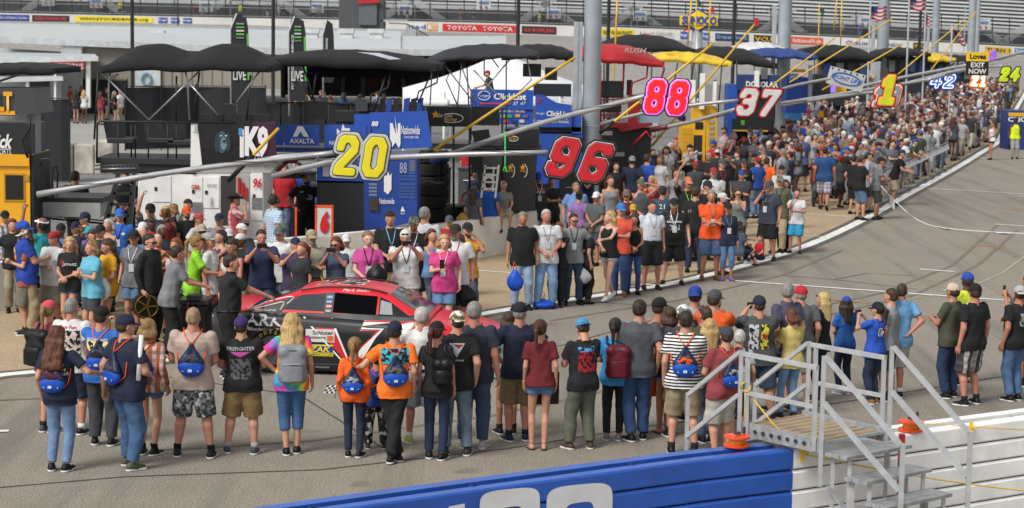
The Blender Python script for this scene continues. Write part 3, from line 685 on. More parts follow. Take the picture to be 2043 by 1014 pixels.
def ptext(body, x0, y0, x1, y1, Y, mat, parent, name='lettering', bold=.0, shear=0, off=.02, base=None):
    me = textmesh(body, 1.0, bold=bold, shear=shear, res=2).copy(); n = len(me.vertices); c = np.zeros(n * 3, np.float32); me.vertices.foreach_get('co', c); c = c.reshape(-1, 3)
    lo, hi = c.min(0), c.max(0); A, B = P(x0, y1, Y - off), P(x1, y0, Y - off); o = np.empty_like(c)
    o[:, 0] = A.x + (c[:, 0] - lo[0]) / (hi[0] - lo[0]) * (B.x - A.x); o[:, 1] = Y - off; o[:, 2] = A.z + (c[:, 1] - lo[1]) / (hi[1] - lo[1]) * (B.z - A.z)
    if base is not None: o -= np.array(base)
    me.vertices.foreach_set('co', o.astype(np.float32).ravel()); me.update(); return link(name, me, mat, parent)
# ------------------------------------------------------------------ near barrier: foam-and-steel wall with stairs
def wallpt(t): # top near edge of the barrier, pixel -> world at 1.1 m
    return None
WT = [G(x, y, 1.12) for x, y in ((560, 1031), (680, 1014), (1000, 970), (1400, 917), (1582, 897), (1800, 867), (2060, 832))]
WT = [Vector((p_.x, p_.y, 0)) for p_ in WT]; d0 = (WT[1] - WT[0]).normalized(); WT = [WT[0] - d0 * 3.2] + WT; WT.append(WT[-1] + (WT[-1] - WT[-2]) * 4)
WTL = smooth_line(WT, .5)
BLUE = paint('2257b4', .42, grime=.16, scale=2.6, coat=.15, bump=.12); BWHITE = paint('f6f6f4', .4, grime=.12, scale=3, coat=.2)
split_i = min(range(len(WTL)), key=lambda i: (WTL[i] - WT[5]).length)
gap0 = G(1600, 880, 1.1); 
def barrier(name, label, L, mat):
    e = empty(name, L[0], 0, label, 'barrier'); bm_ = MB(Matrix.Translation(-L[0])); nn = normals(L)
    H, nr = 1.12, 5; rh = H / nr
    for k in range(nr):
        z0, z1 = k * rh, (k + 1) * rh; prof = [(0.0, z0 + .012), (-.014, z0 + .03), (-.014, z1 - .03), (0.0, z1 - .012), (.0, z1), (.12, z1), (.12, z0), (.0, z0)]
        if k == nr - 1: prof = [(0.0, z0 + .012), (-.014, z0 + .03), (-.014, z1 - .02), (0, z1), (.12, z1), (.12, z0), (0, z0)]
        r = MB(Matrix.Translation(-L[0])); r.sheet([[p_ + n_ * o + Vector((0, 0, z)) for p_, n_ in zip(L, nn)] for o, z in prof])
        for q in (0, -1): r.add([L[q] + nn[q] * o + Vector((0, 0, z)) for o, z in prof], [tuple(range(len(prof)))])
        r.obj('rail', mat, e)
    b = MB(Matrix.Translation(-L[0]))
    b.sheet([[p_ + n_ * o + Vector((0, 0, z)) for p_, n_ in zip(L, nn)] for o, z in ((.31, 0), (.31, H - .01), (.46, H - .01), (.48, 0))])
    for q in (0, -1): b.add([L[q] + nn[q] * o + Vector((0, 0, z)) for o, z in ((.31, 0), (.31, H - .01), (.46, H - .01), (.48, 0))], [(0, 1, 2, 3)])
    b.obj('concrete_core', mat, e)
    L2 = L[::1]; 
    for i in range(1, len(L2) - 1, 3):
        p_, n_ = L2[i], nn[i]; t = Vector((n_.y, -n_.x, 0)); c = p_ + n_ * .215; w_ = .26
        MB(Matrix.Translation(-L[0])).add([c - t * w_ - n_ * .08 + Vector((0, 0, .1)), c + t * w_ - n_ * .08 + Vector((0, 0, .1)), c + t * w_ + n_ * .08 + Vector((0, 0, .1)), c - t * w_ + n_ * .08 + Vector((0, 0, .1)), c - t * w_ * .9 - n_ * .08 + Vector((0, 0, H + .02)), c + t * w_ * .5 - n_ * .08 + Vector((0, 0, H - .07)), c + t * w_ * .4 + n_ * .08 + Vector((0, 0, H - .07)), c - t * w_ * .7 + n_ * .08 + Vector((0, 0, H - .02))], [(4, 5, 6, 7), (0, 1, 5, 4), (1, 2, 6, 5), (2, 3, 7, 6), (3, 0, 4, 7)]).obj('foam_block', paint('16397c', .7, grime=.2) if mat is BLUE else paint('b8b8b4', .8), e)
    return e, nn
blue_L = WTL[:split_i + 1]; be, bn = barrier('barrier', 'glossy blue steel-rail barrier with big white rounded lettering, foreground', blue_L, BLUE)
white_L = WTL[split_i:]; we, wn = barrier('barrier', 'glossy white steel-rail barrier behind the aluminium steps, lower right', white_L, BWHITE)
# big white letters on the blue rails (tops of rounded characters)
def onwall(px, py, off):
    # intersect the ray with the barrier's vertical face
    d = ray(px, py)
    for i in range(len(WTL) - 1):
        a, b_ = WTL[i], WTL[i + 1]; t_ = b_ - a; den = d.x * t_.y - d.y * t_.x
        if abs(den) < 1e-9: continue
        s = (a.x * t_.y - a.y * t_.x) / den; q = Vector((d.x * s, d.y * s, CAMH + d.z * s)); u = (q - Vector((a.x, a.y, q.z))).dot(t_) / t_.length_squared
        if 0 <= u <= 1:
            n_ = Vector((-t_.y, t_.x, 0)).normalized(); return q - n_ * off
    return Vector((0, 20, 0))
LW = paint('d6d7da', .45, grime=.08)
for x0, x1, yt, r in ((955, 1075, 975, 34), (1088, 1220, 966, 40)):
    pts = []; n = 20
    for k in range(n + 1):
        a = math.pi * (1 - k / n); c = math.cos(a); s = math.sin(a); ex = .5
        X = (x0 + x1) / 2 + (x1 - x0) / 2 * math.copysign(abs(c) ** ex, c); Y_ = yt + r * (1 - abs(s) ** ex) - (X - (x0 + x1) / 2) * .1; pts.append((X, Y_))
    ph = Vector(blue_L[0]); outer = [onwall(x, y, .019) - ph for x, y in pts]
    pin = [((x - (x0 + x1) / 2) * .42 + (x0 + x1) / 2, yt + 36 + (y - yt) * .6) for x, y in pts]; inner = [onwall(x, y, .019) - ph for x, y in pin]
    low = [Vector((p_.x, p_.y, .05)) for p_ in outer]; lowi = [Vector((p_.x, p_.y, .05)) for p_ in inner]
    b = MB(); b.sheet([outer, inner])
    b.quad(outer[0], low[0], lowi[0], inner[0]); b.quad(outer[-1], low[-1], lowi[-1], inner[-1]); b.obj('painted_letter', LW, be)
b = MB(); ph = Vector(blue_L[0]); q = [onwall(x, y, .019) - ph for x, y in ((893, 1010), (925, 1004), (925, 1014), (905, 1026))]; q[3].z = .1; q[2].z = .1; b.add(q, [(0, 1, 2, 3)]).obj('painted_letter', LW, be)
# aluminium crossover steps
ALU = paint('b4b6b8', .4, .25, grime=.12, scale=8); ALU2 = paint('a0a2a4', .5, .25, grime=.2, scale=10)
e = empty('crossover_steps', G(1650, 1000), 0, 'aluminium crossover steps with sloping handrails climbing over the barrier', 'steps'); T0 = Matrix.Translation(-e.location)
def W(px, py, h): return G(px, py, h)
# platform height and axes taken from the wall direction
tx = Vector((.766, .643, 0)); ty = Vector((-tx.y, tx.x, 0))
PH = 1.28; O = Vector((*G(1646, 883, PH).xy, 0)) # near left corner of the platform
def Q(a, b_, z): return O + tx * a + ty * b_ + Vector((0, 0, z))
wd = .95; ln = 1.15
b = MB(T0)
dk = MB(T0)
for k in range(9):
    y0 = .02 + k * (ln / 9); b.add([Q(0, y0, PH), Q(wd, y0, PH), Q(wd, y0 + ln / 9 - .015, PH), Q(0, y0 + ln / 9 - .015, PH), Q(0, y0, PH - .03), Q(wd, y0, PH - .03), Q(wd, y0 + ln / 9 - .015, PH - .03), Q(0, y0 + ln / 9 - .015, PH - .03)], [(0, 1, 2, 3), (4, 7, 6, 5), (0, 4, 5, 1), (1, 5, 6, 2), (2, 6, 7, 3), (3, 7, 4, 0)])
b.obj('platform', ALU, e)
g = MB(T0)
for k in range(9):
    y0 = .06 + k * (ln / 9); g.add([Q(.03, y0, PH + .004), Q(wd - .03, y0, PH + .004), Q(wd - .03, y0 + .065, PH + .004), Q(.03, y0 + .065, PH + .004)], [(0, 1, 2, 3)])
g.obj('grip_strips', paint('b08a55', .9, grime=.2), e)
for a in (-.03, wd + .03):
    MB(T0).bar(Q(a, -.03, PH - .04), Q(a, ln + .03, PH - .04), .03, .15).obj('side_beam', ALU2, e)
    h_ = MB(T0)
for a in (-.06, wd + .0):
    for k in range(8): MB(T0).tube([Q(a + .008, .12 + k * .115, PH - .04), Q(a - .004, .12 + k * .115, PH - .04)], .022, 8).obj('bolt_hole', paint('2c2d2f', .7), e)
# treads down towards the camera
nt_ = 5
for k in range(nt_):
    z = PH - .02 - .205 * (k + .35); y1 = -.04 - .27 * k; y0 = y1 - .29
    t_ = MB(T0)
    for j in range(3):
        ya = y0 + j * .1; t_.add([Q(-.04, ya, z), Q(wd + .04, ya, z), Q(wd + .04, ya + .094, z), Q(-.04, ya + .094, z), Q(-.04, ya, z - .035), Q(wd + .04, ya, z - .035), Q(wd + .04, ya + .094, z - .035), Q(-.04, ya + .094, z - .035)], [(0, 1, 2, 3), (4, 7, 6, 5), (0, 4, 5, 1), (1, 5, 6, 2), (2, 6, 7, 3), (3, 7, 4, 0)])
    tr = t_.obj('tread', ALU2, e)
    for a in (.05, wd - .05):
        for yy in (y0 + .04, y1 - .03): MB(T0).bar(Q(a, yy, z - .035), Q(a, yy, max(z - .62, 0)), .038).obj('leg', ALU, e)
for a in (-.06, wd + .06):
    # handrails: platform posts, sloping double rails, far flight
    MB(T0).bar(Q(a, 0, PH - .45), Q(a, 0, PH + .9), .043).obj('post', ALU, e); MB(T0).bar(Q(a, ln, PH - .25), Q(a, ln, PH + .8), .043).obj('post', ALU, e)
    MB(T0).bar(Q(a, .1, PH - .1), Q(a, .1, PH + .75), .045).obj('post', ALU, e); MB(T0).bar(Q(a, ln - .1, PH - .1), Q(a, ln - .1, PH + .75), .045).obj('post', ALU, e)
    MB(T0).bar(Q(a, .08, PH + .77), Q(a, ln - .03, PH + .77), .045).obj('handrail', ALU, e); MB(T0).bar(Q(a, .1, PH + .36), Q(a, ln - .1, PH + .36), .04).obj('mid_rail', ALU, e)
    MB(T0).bar(Q(a, -.02, PH + .9), Q(a, -1.03, PH + .15), .043).obj('handrail', ALU, e); MB(T0).bar(Q(a, -.02, PH + .42), Q(a, -1.03, PH - .3), .045).obj('mid_rail', ALU, e)
    MB(T0).bar(Q(a, -1.05, PH + .17), Q(a, -1.05, 0), .046).obj('post', ALU, e)
    MB(T0).bar(Q(a, ln + .02, PH + .78), Q(a, ln + .78, PH + .2), .043).obj('handrail', ALU, e); MB(T0).bar(Q(a, ln + .02, PH + .32), Q(a, ln + .78, PH - .26), .045).obj('mid_rail', ALU, e)
    MB(T0).bar(Q(a, ln + .78, PH + .22), Q(a, ln + .78, 0), .043).obj('post', ALU, e)
for k in range(5):
    z = PH - .22 * (k + 1); y0 = ln + .03 + .2 * k; MB(T0).bar(Q(0, y0 + .1, z), Q(wd, y0 + .1, z), .2, .035).obj('tread', ALU2, e)
MB(T0).bar(Q(.0, -.05, PH - .45), Q(0, -.95, .15), .035).obj('brace', ALU2, e)
# cord reels and ropes
RO = '#'
for px, py, lb in ((1470, 882, 'orange reel of yellow cord resting on the blue end of the barrier'), (1817, 851, 'orange reel of yellow cord resting on the white barrier')):
    c = G(px, py + 8, 1.13); er = empty('cord_reel', c, .3, lb, 'cord reel'); 
    for z in (.01, .10): MB().tube([(0, 0, z - .01), (0, 0, z + .01)], .14, 20).obj('flange', paint('e8481c', .4), er)
    MB().tube([(0, 0, .02), (0, 0, .095)], .09, 16).obj('cord', paint('e09a1c', .6, bump=.6), er, True); MB().tube([(.0, 0, .13), (0, 0, .15)], .04, 8).obj('hub', paint('2a2a2c'), er); MB().tube([(.1, .05, .12), (.1, .05, .19)], .018, 8).obj('handle', paint('3a2a26'), er)
ROPE = paint('e3b82a', .6)
def rope(pts, label, r=.008):
    o = MB().tube(pts, r, 5).obj('rope', ROPE, None, True); return tag(o, label, 'rope')
pp = Q(-.07, ln - .08, PH + .40); a0 = onwall(1597, 905, .03); rope([pp, pp.lerp(a0, .5) + Vector((0, 0, -.03)), a0], 'yellow rope slanting from the step railing to the barrier top')
a1 = onwall(2060, 958, 1.0); rope([a0 + (a1 - a0) * t + Vector((0, 0, -.06 * math.sin(math.pi * t))) for t in np.linspace(0, 1, 12)], 'long yellow rope running right from the barrier in front of the steps')
rope([pp + Vector((0, 0, 0)), pp + Vector((.005, -.03, -.25)), pp + Vector((0, -.02, -.36))], 'loose yellow rope end hanging straight down from the step railing')
k_ = [pp + Vector((.05 * math.cos(t), -.03 + .03 * math.sin(t * 2), .05 * math.sin(t) + .03)) for t in np.linspace(0, 11, 30)]; rope(k_, 'knotted loops of yellow rope tied around the railing post')
for px, py in ((1933, 855), (1597, 905)):
    q = onwall(px, py, .035); b = MB().box(q, (.035, .03, .16)).box(q + Vector((.03, -.02, .02)), (.07, .02, .02)); tag(b.obj('cleat', ROPE), 'yellow rope cleat fixed to the %s rail of the barrier' % ('blue and white' if px < 1700 else 'white'), 'cleat')
c0, c1 = G(1825, 845, 1.16), onwall(1933, 850, .04); rope([c0, (c0 + c1) / 2 + Vector((0, 0, .01)), c1], 'short yellow rope between the right reel and its cleat', .005)
c2 = onwall(2062, 858, .05); rope([c1, c2], 'thin yellow rope along the top of the white barrier', .005)
q = Q(wd + .28, .0, .0); tag(MB().box(q + Vector((0, 0, .62)), (.06, .06, 1.2)).obj('red_post', paint('a8151c', .4)), 'narrow red post behind the step legs', 'post')
# ------------------------------------------------------------------ stock car
ra, rb_ = G(525, 744), G(882, 756); fw = (rb_ - ra).normalized(); ang = math.atan2(fw.y, fw.x); left = Vector((-fw.y, fw.x, 0)); cpos = (ra + rb_) / 2 + fw * .06 + left * .93
car = empty('race_car', cpos, ang, 'red and black stock car number 72 with sponsor lettering, being pushed along pit road', 'race car')
car.scale = (.94, 1, 1)
def lin(x, T_): return float(np.interp(x, [a for a, _ in T_], [b_ for _, b_ in T_]))
def sm(x, T_):
    return sum(lin(x + d, T_) for d in (-.08, -.04, 0, .04, .08)) / 5
HW = [(-2.48, .80), (-2.2, .93), (-1.4, .985), (-.3, .955), (.6, .96), (1.4, .985), (2.1, .93), (2.35, .82), (2.5, .6)]
ZT = [(-2.48, .93), (-2.3, 1.0), (-1.8, .985), (-1.0, .95), (0, .90), (.9, .87), (1.5, .82), (2.1, .70), (2.38, .58), (2.5, .46)]
ZR = [(-1.95, .96), (-1.8, .985), (-1.45, 1.13), (-1.0, 1.28), (-.6, 1.335), (-.1, 1.345), (.3, 1.30), (.5, 1.245), (1.15, .90), (1.2, .87)]
ZL = [(-2.5, .24), (-1.9, .14), (2.2, .10), (2.5, .13)]
def low(x):
    h, zt, zl = sm(x, HW), sm(x, ZT), lin(x, ZL)
    arch = 0
    for wx in (-1.42, 1.37):
        if abs(x - wx) < .40: arch = max(arch, math.sqrt(.40 ** 2 - (x - wx) ** 2) + .30)
    zl2 = max(zl, arch)
    return [(0, zt + .02), (h * .45, zt + .015), (h * .78, zt - .005), (h * .93, zt - .045), (h * .985, zt - .12), (h, max(zt - .28, zl2 + .02)), (h * 1.0, max(.42, zl2 + .01)), (h * .985, zl2)]
def shell(sec, xs, cap=True):
    V, F = [], []; m = len(sec(xs[0]))
    for x in xs:
        s = sec(x); row = [(x, y, z) for y, z in s] + [(x, -y, z) for y, z in s[1:]][::-1]; V += row
    k = 2 * m - 1
    for i in range(len(xs) - 1):
        for j in range(k - 1):
            if (j == m - 1): continue
            a = i * k + j; F.append((a, a + 1, a + 1 + k, a + k))
        a = i * k; F.append((a + k - 1, a, a + k, a + 2 * k - 1))
    if cap: F += [tuple(range(k)), tuple((len(xs) - 1) * k + j for j in range(k))[::-1]]
    return V, F
def gh(x):
    zb, zr = sm(x, ZT) - .03, max(sm(x, ZR), sm(x, ZT) - .01); hb = sm(x, HW) * .90; f = min(1, max(0, (zr - zb) / .42)); hr = hb - .27 * f
    return [(0, zr + .012 * f), (hr * .6, zr + .004 * f), (hr * .9, zr - .018 * f), (hr, zr - .055 * f), (hr + (hb - hr) * .5, zb + (zr - .055 * f - zb) * .52), (hb, zb)]
m, nt, bs = newmat('car_paint'); tc = N(nt, 'ShaderNodeTexCoord'); sp = N(nt, 'ShaderNodeSeparateXYZ'); nt.links.new(tc.outputs['Object'], sp.inputs[0]); X_, Z_ = sp.outputs['X'], sp.outputs['Z']
redm = math_(nt, 'MAXIMUM', math_(nt, 'GREATER_THAN', Z_, .955), math_(nt, 'GREATER_THAN', math_(nt, 'ADD', X_, math_(nt, 'MULTIPLY', Z_, .5)), 1.45)); redm = math_(nt, 'MULTIPLY', redm, math_(nt, 'GREATER_THAN', Z_, .30))
nt.links.new(mixc(nt, redm, (.012, .012, .014), srgb('c81e2c')), bs.inputs['Base Color']); bs.inputs['Roughness'].default_value = .3; bs.inputs['Coat Weight'].default_value = .15; bs.inputs['Coat Roughness'].default_value = .08
xs = list(np.linspace(-2.48, 2.5, 90)); b = MB(); b.add(*shell(low, xs)); b.add(*shell(gh, list(np.linspace(-1.9, 1.18, 50)))); body = b.obj('body', m, car, True)
bv = BVHTree.FromPolygons([tuple(v) for v in b.V], b.F)
def oncar(x, z, off=.006, sy=-1):
    h = bv.ray_cast(Vector((x, sy * 3, z)), Vector((0, -sy, 0))); q = h[0] if h[0] else Vector((x, sy * .95, z)); return q + Vector((0, sy * off, 0))
def ontop(x, y, off=.006):
    h = bv.ray_cast(Vector((x, y, 3)), Vector((0, 0, -1))); q = h[0] if h[0] else Vector((x, y, 1)); nn_ = h[1] if h[1] else Vector((0, 0, 1)); return q + Vector((0, 0, off))
def patch(poly4, name, mat, parent=car, n=8, off=.006, nv=4, fn=oncar, sy=-1):
    a, b_, c, d = [Vector((*q, 0)) for q in poly4]; g = []
    for i in range(nv + 1):
        row = []
        for j in range(n + 1):
            q = a.lerp(b_, j / n).lerp(d.lerp(c, j / n), i / nv); row.append(fn(q.x, q.y, off) if fn is ontop else fn(q.x, q.y, off, sy))
        g.append(row)
    return MB().sheet(g).obj(name, mat, parent, True)
CABIN_SHADE, _n, _b = newmat('painted_cabin_shade'); _b.inputs['Base Color'].default_value = (.004, .004, .005, 1); _b.inputs['Roughness'].default_value = 1; _b.inputs['Specular IOR Level'].default_value = 0  # matt black sheet: shade of the cabin painted over the open door window
DG = glass('14171a', .12); LG = glass('343a40', .08); WT_ = paint('dededc', .35, grime=.05); RD = paint('c81e2c', .3, grime=.05, coat=.5); BK = paint('0b0b0c', .4)
for sy in (-1, 1):
    patch([(-1.26, 1.0), (-.56, .98), (-.56, 1.24), (-.98, 1.21)], 'quarter_window', LG, sy=sy); patch([(-.42, .965), (.30, .945), (.30, 1.215), (-.42, 1.255)], 'door_window', CABIN_SHADE, sy=sy, off=.004); patch([(.34, .94), (.88, .93), (.50, 1.15), (.34, 1.21)], 'vent_window', DG, sy=sy)
    patch([(-.57, .96), (-.42, .96), (-.42, 1.26), (-.57, 1.25)], 'window_pillar', BK, sy=sy, off=.008)
patch([(.36, .96), (.58, .955), (.54, 1.12), (.36, 1.16)], 'window_net', paint('8a8d90', .6), off=.010)
fn_ = ontop
wsh = patch([(1.12, -.70), (1.12, .70), (.50, .52), (.50, -.52)], 'windshield', LG, fn=ontop, off=.008, n=12, nv=8); patch([(-1.82, -.62), (-1.82, .62), (-1.06, .52), (-1.06, -.52)], 'rear_window', LG, fn=ontop, off=.008, n=12, nv=8)
for y in (-.62, -.3, .3, .62): patch([(-1.80, y - .01), (-1.80, y + .01), (-1.08, y * .84 + .01), (-1.08, y * .84 - .01)], 'window_strap', BK, fn=ontop, off=.013, n=1, nv=8)
# livery
patch([(-.84, .90), (-.44, .885), (-.13, .22), (-.16, .22)], 'livery_stripe', RD); patch([(-.90, .90), (-.86, .90), (-.20, .22), (-.235, .22)], 'livery_stripe', WT_, off=.009); patch([(-.44, .885), (-.40, .885), (-.10, .22), (-.13, .22)], 'livery_stripe', WT_, off=.009)
patch([(-1.95, .945), (-1.28, .955), (-1.02, 1.2), (-1.42, 1.1)], 'livery_stripe', BK, off=.005)
for pts in ([(-1.86, 1.0), (-1.5, 1.1), (-1.22, 1.17), (-1.1, 1.17), (-1.2, 1.08)], [(-1.74, .99), (-1.45, 1.06), (-1.25, 1.1), (-1.3, .99)]):
    MB().tube([oncar(v.x, v.y, .004) for v in smooth_line([Vector((a, b_, 0)) for a, b_ in pts], .06)], .011, 4).obj('livery_stripe', WT_, car)
def cartext(body_, x0, x1, z0, z1, mat, bold=.02, shear=.0, off=.008, name='sponsor_lettering'):
    me = textmesh(body_, 1.0, bold=bold, shear=shear, res=3).copy(); n = len(me.vertices); c = np.zeros(n * 3, np.float32); me.vertices.foreach_get('co', c); c = c.reshape(-1, 3); lo, hi = c.min(0), c.max(0)
    o = [oncar(x0 + (a - lo[0]) / (hi[0] - lo[0]) * (x1 - x0), z0 + (b_ - lo[1]) / (hi[1] - lo[1]) * (z1 - z0), off) for a, b_, _ in c]; me.vertices.foreach_set('co', np.array([tuple(q) for q in o], np.float32).ravel()); me.update(); return link(name, me, mat, car)
cartext('ARKIO', -1.86, -.93, .745, .93, WT_, .03); cartext('Blockchain Platform', -1.80, -1.0, .67, .72, WT_, .01); cartext('#SHALIEVE', -1.72, -1.36, .965, .995, WT_, .01, .2)
for bo_, mt, of, zz in ((.075, RD, .008, 0), (.03, WT_, .012, 0)): cartext('72', -.02 - bo_ * .6, 1.12 + bo_ * .6, .30 - bo_ * .5, .84 + bo_ * .5, mt, bo_ * .8, .25, of, 'door_number')
patch([(-.84, .52), (-.36, .52), (-.36, .72), (-.84, .72)], 'sponsor_panel', paint('d0d0cc', .4)); cartext('Schluter', -.72, -.38, .64, .70, BK, .01, off=.012); cartext('Systems', -.82, -.5, .56, .62, BK, .01, off=.012); patch([(-.48, .54), (-.38, .54), (-.38, .62), (-.48, .62)], 'sponsor_panel', paint('d0682c', .4), off=.011)
patch([(-.80, .30), (-.38, .30), (-.38, .48), (-.80, .48)], 'sponsor_panel', paint('e6d42c', .4)); patch([(-.80, .36), (-.38, .36), (-.38, .46), (-.80, .46)], 'sponsor_panel', paint('1c3f88', .4), off=.010); cartext('ZAK', -.78, -.42, .365, .455, paint('e6d42c', .4), .02, .2, .014); cartext('PRODUCTS.COM', -.78, -.4, .31, .35, BK, .0, off=.011)
for k, (tx_, cc) in enumerate((('CUP', '3a6ea8'), ('SERIES', '2a4a9a'), ('SEM', 'b01824'), ('NSC', '55585c'))):
    z = 1.19 - k * .066; patch([(-.545, z - .025), (-.445, z - .025), (-.445, z + .025), (-.545, z + .025)], 'sponsor_decal', paint(cc, .4), off=.014, n=2, nv=1); cartext(tx_, -.535, -.455, z - .014, z + .012, WT_, .01, off=.018)
me = textmesh('Mark Smith', 1, shear=.4).copy(); c = [v.co.copy() for v in me.vertices]
lo = min(v.x for v in c); hi = max(v.x for v in c)
for v, q in zip(me.vertices, c): t = (q.x - lo) / (hi - lo); v.co = oncar(-.30 + .45 * t, 1.292 + q.y * .05 - .0 * t, .008)
link('name_lettering', me, WT_, car)
# roof number, roof rails, deck
for bo_, mt, of in ((.10, WT_, .006), (.03, BK, .010)):
    me = textmesh('72', 1, bold=bo_ * .7, shear=.2).copy()
    for v in me.vertices: v.co = ontop(-.42 + v.co.y * -.55 * -1 * .0 + v.co.x * .78, -.05 + v.co.y * .75, of)
    link('roof_number', me, mt, car)
for sy in (-1, 1): MB().tube([oncar(x, sm(x, ZR) - .035, .0, sy) + Vector((0, 0, .035)) for x in np.linspace(-1.0, .45, 12)], .012, 5).obj('roof_rail', BK, car, True)
MB().add([(-2.5, -.72, .99), (-2.5, .72, .99), (-2.46, .72, 1.12), (-2.46, -.72, 1.12)], [(0, 1, 2, 3)]).obj('rear_spoiler', glass('1a1c1e', .2), car)
MB().tube([ontop(-.75, .05, 0), ontop(-.75, .05, .0) + Vector((-.05, 0, .09))], .012, 5).obj('antenna', paint('b08a3c'), car)
b = MB(); b.box((-.0, -.93, .12), (2.2, .05, .12)); sk = b.obj('side_skirt', BK, car, bevel=.01)
for x in (-.55, .0, .55): MB().tube([(x - .12, -.965, .12), (x + .12, -.965, .12)], .028, 8).obj('exhaust_slot', paint('2e2f31', .5), sk)
MB().box((2.42, 0, .13), (.3, 1.6, .08)).obj('front_splitter', BK, car, bevel=.02)
MB().sheet([[(2.505 - .3 * (abs(y) / .6) ** 3, y, z) for y in np.linspace(-.5, .5, 9)] for z in (.2, .36)]).obj('grille', paint('1c1c1e', .6), car)
TY = paint('161617', .85, bump=.2); 
for wx in (-1.42, 1.37):
    for sy in (-1, 1):
        w_ = MB(Matrix.Translation((wx, sy * .83, .355))); prof = [(.24, .13), (.32, .14), (.352, .11), (.355, 0), (.352, -.11), (.32, -.14), (.24, -.13)]
        for i in range(len(prof) - 1):
            g = [[(prof[i + q][0] * math.cos(t), sy * prof[i + q][1], prof[i + q][0] * math.sin(t)) for t in np.linspace(0, 2 * math.pi, 29)] for q in (0, 1)]; w_.sheet(g)
        wh = w_.obj('wheel', TY, car, True)
        MB(Matrix.Translation((wx, sy * .83, .355))).tube([(0, sy * .05, 0), (0, sy * .10, 0)], .235, 20).obj('rim', paint('6a6c70', .4, .6), wh); MB(Matrix.Translation((wx, sy * .83, .355))).tube([(0, sy * .10, 0), (0, sy * .13, 0)], .07, 10).obj('hub', paint('2c2c2e'), wh)
        if sy < 0:
            for k, ch in enumerate('GOODYEAR'):
                a = R(160 - k * 17); me = textmesh(ch, .07, bold=.02).copy(); M = Matrix.Translation((wx, -.83 - .146, .355)) @ Matrix.Rotation(R(90), 4, 'X') @ Matrix.Rotation(a - math.pi / 2, 4, 'Z') @ Matrix.Translation((0, .295, 0)); me.transform(M); link('tyre_lettering', me, paint('d8b82c', .5), wh)
    MB().tube([(wx, -.80, .36), (wx, .80, .36)], .37, 20).obj('wheel_well', BK, car)
# ------------------------------------------------------------------ number boards on booms
GL_ = {'0': ([[(.14, 0), (.42, 0), (.56, .18), (.56, .82), (.42, 1), (.14, 1), (0, .82), (0, .18), (.14, 0)]], .56),
 '1': ([[(.0, .80), (.22, 1), (.22, 0)], [(0, 0), (.44, 0)]], .44), '2': ([[(0, .74), (.04, .93), (.14, 1), (.42, 1), (.55, .86), (.55, .68), (.02, .12), (0, 0), (.56, 0)]], .56),
 '3': ([[(.0, .8), (.1, 1), (.42, 1), (.55, .86), (.55, .64), (.42, .52), (.2, .52)], [(.42, .52), (.56, .38), (.56, .14), (.42, 0), (.12, 0), (0, .18)]], .56),
 '4': ([[(.42, 0), (.42, 1), (0, .34), (.60, .34)]], .58), '6': ([[(.56, .88), (.46, 1), (.12, 1), (0, .86), (0, .14), (.12, 0), (.44, 0), (.56, .14), (.56, .38), (.44, .52), (.06, .52)]], .56),
 '7': ([[(0, 1), (.56, 1), (.16, 0)], [(0, 1), (0, .88)]], .56), '8': ([[(.14, .53), (.42, .53), (.55, .66), (.55, .88), (.42, 1), (.14, 1), (.01, .88), (.01, .66), (.14, .53), (0, .38), (0, .14), (.14, 0), (.42, 0), (.56, .14), (.56, .38), (.42, .53)]], .56),
 '9': ([[(.0, .18), (.14, 0), (.42, 0), (.56, .18), (.56, .84), (.42, 1), (.14, 1), (0, .84), (0, .58), (.14, .44), (.5, .44)]], .56)}
def digits(txt, H, hw, shear=.12, gap=.42, sq=3.0, th=.012, res=.012, sx=1.0):
    segs = []; x0 = 0
    for ch in txt:
        st, wd = GL_[ch]
        for l in st:
            for a, b_ in zip(l[:-1], l[1:]): segs.append(((a[0] * sx + x0, a[1]), (b_[0] * sx + x0, b_[1])))
        x0 += wd * sx + gap
    Wt = x0 - gap; f = Fld((-Wt * H / 2 - .3, -th * 3, -H / 2 - .3), (Wt * H / 2 + .3, th * 3, H / 2 + .3), res); X, Z = f.ax[0][:, None], f.ax[2][None, :]
    Xs = X - shear * Z; D = np.full((len(f.ax[0]), len(f.ax[2])), 9.0)
    for a, b_ in segs:
        ax_, az, bx, bz = (a[0] - Wt / 2) * H, (a[1] - .5) * H, (b_[0] - Wt / 2) * H, (b_[1] - .5) * H; dx, dz = bx - ax_, bz - az; t = np.clip(((Xs - ax_) * dx + (Z - az) * dz) / (dx * dx + dz * dz + 1e-9), 0, 1)
        D = np.minimum(D, (np.abs(Xs - ax_ - t * dx) ** sq + np.abs(Z - az - t * dz) ** sq) ** (1 / sq))
    f.D = np.maximum((D - hw)[:, None, :], (np.abs(f.ax[1]) - th)[None, :, None]); return f.mesh(0)
def ledring(name, col, glowcol=None, s=1.2):
    key = ('led', col, glowcol)
    if key in MATS: return MATS[key]
    m, nt, b = newmat(name); tc = N(nt, 'ShaderNodeTexCoord'); v = N(nt, 'ShaderNodeTexVoronoi', i_Scale=38.0, i_Randomness=.2); nt.links.new(tc.outputs['Object'], v.inputs['Vector'])
    d = ramp(nt, v.outputs['Distance'], [(.25, 1), (.4, 0)]); nt.links.new(mixc(nt, d, srgb(col), (.85, .85, .88)), b.inputs['Base Color'])
    if glowcol: b.inputs['Emission Color'].default_value = (*srgb(glowcol), 1); nt.links.new(math_(nt, 'MULTIPLY', math_(nt, 'ADD', d, .35), s), b.inputs['Emission Strength'])
    MATS[key] = m; return m
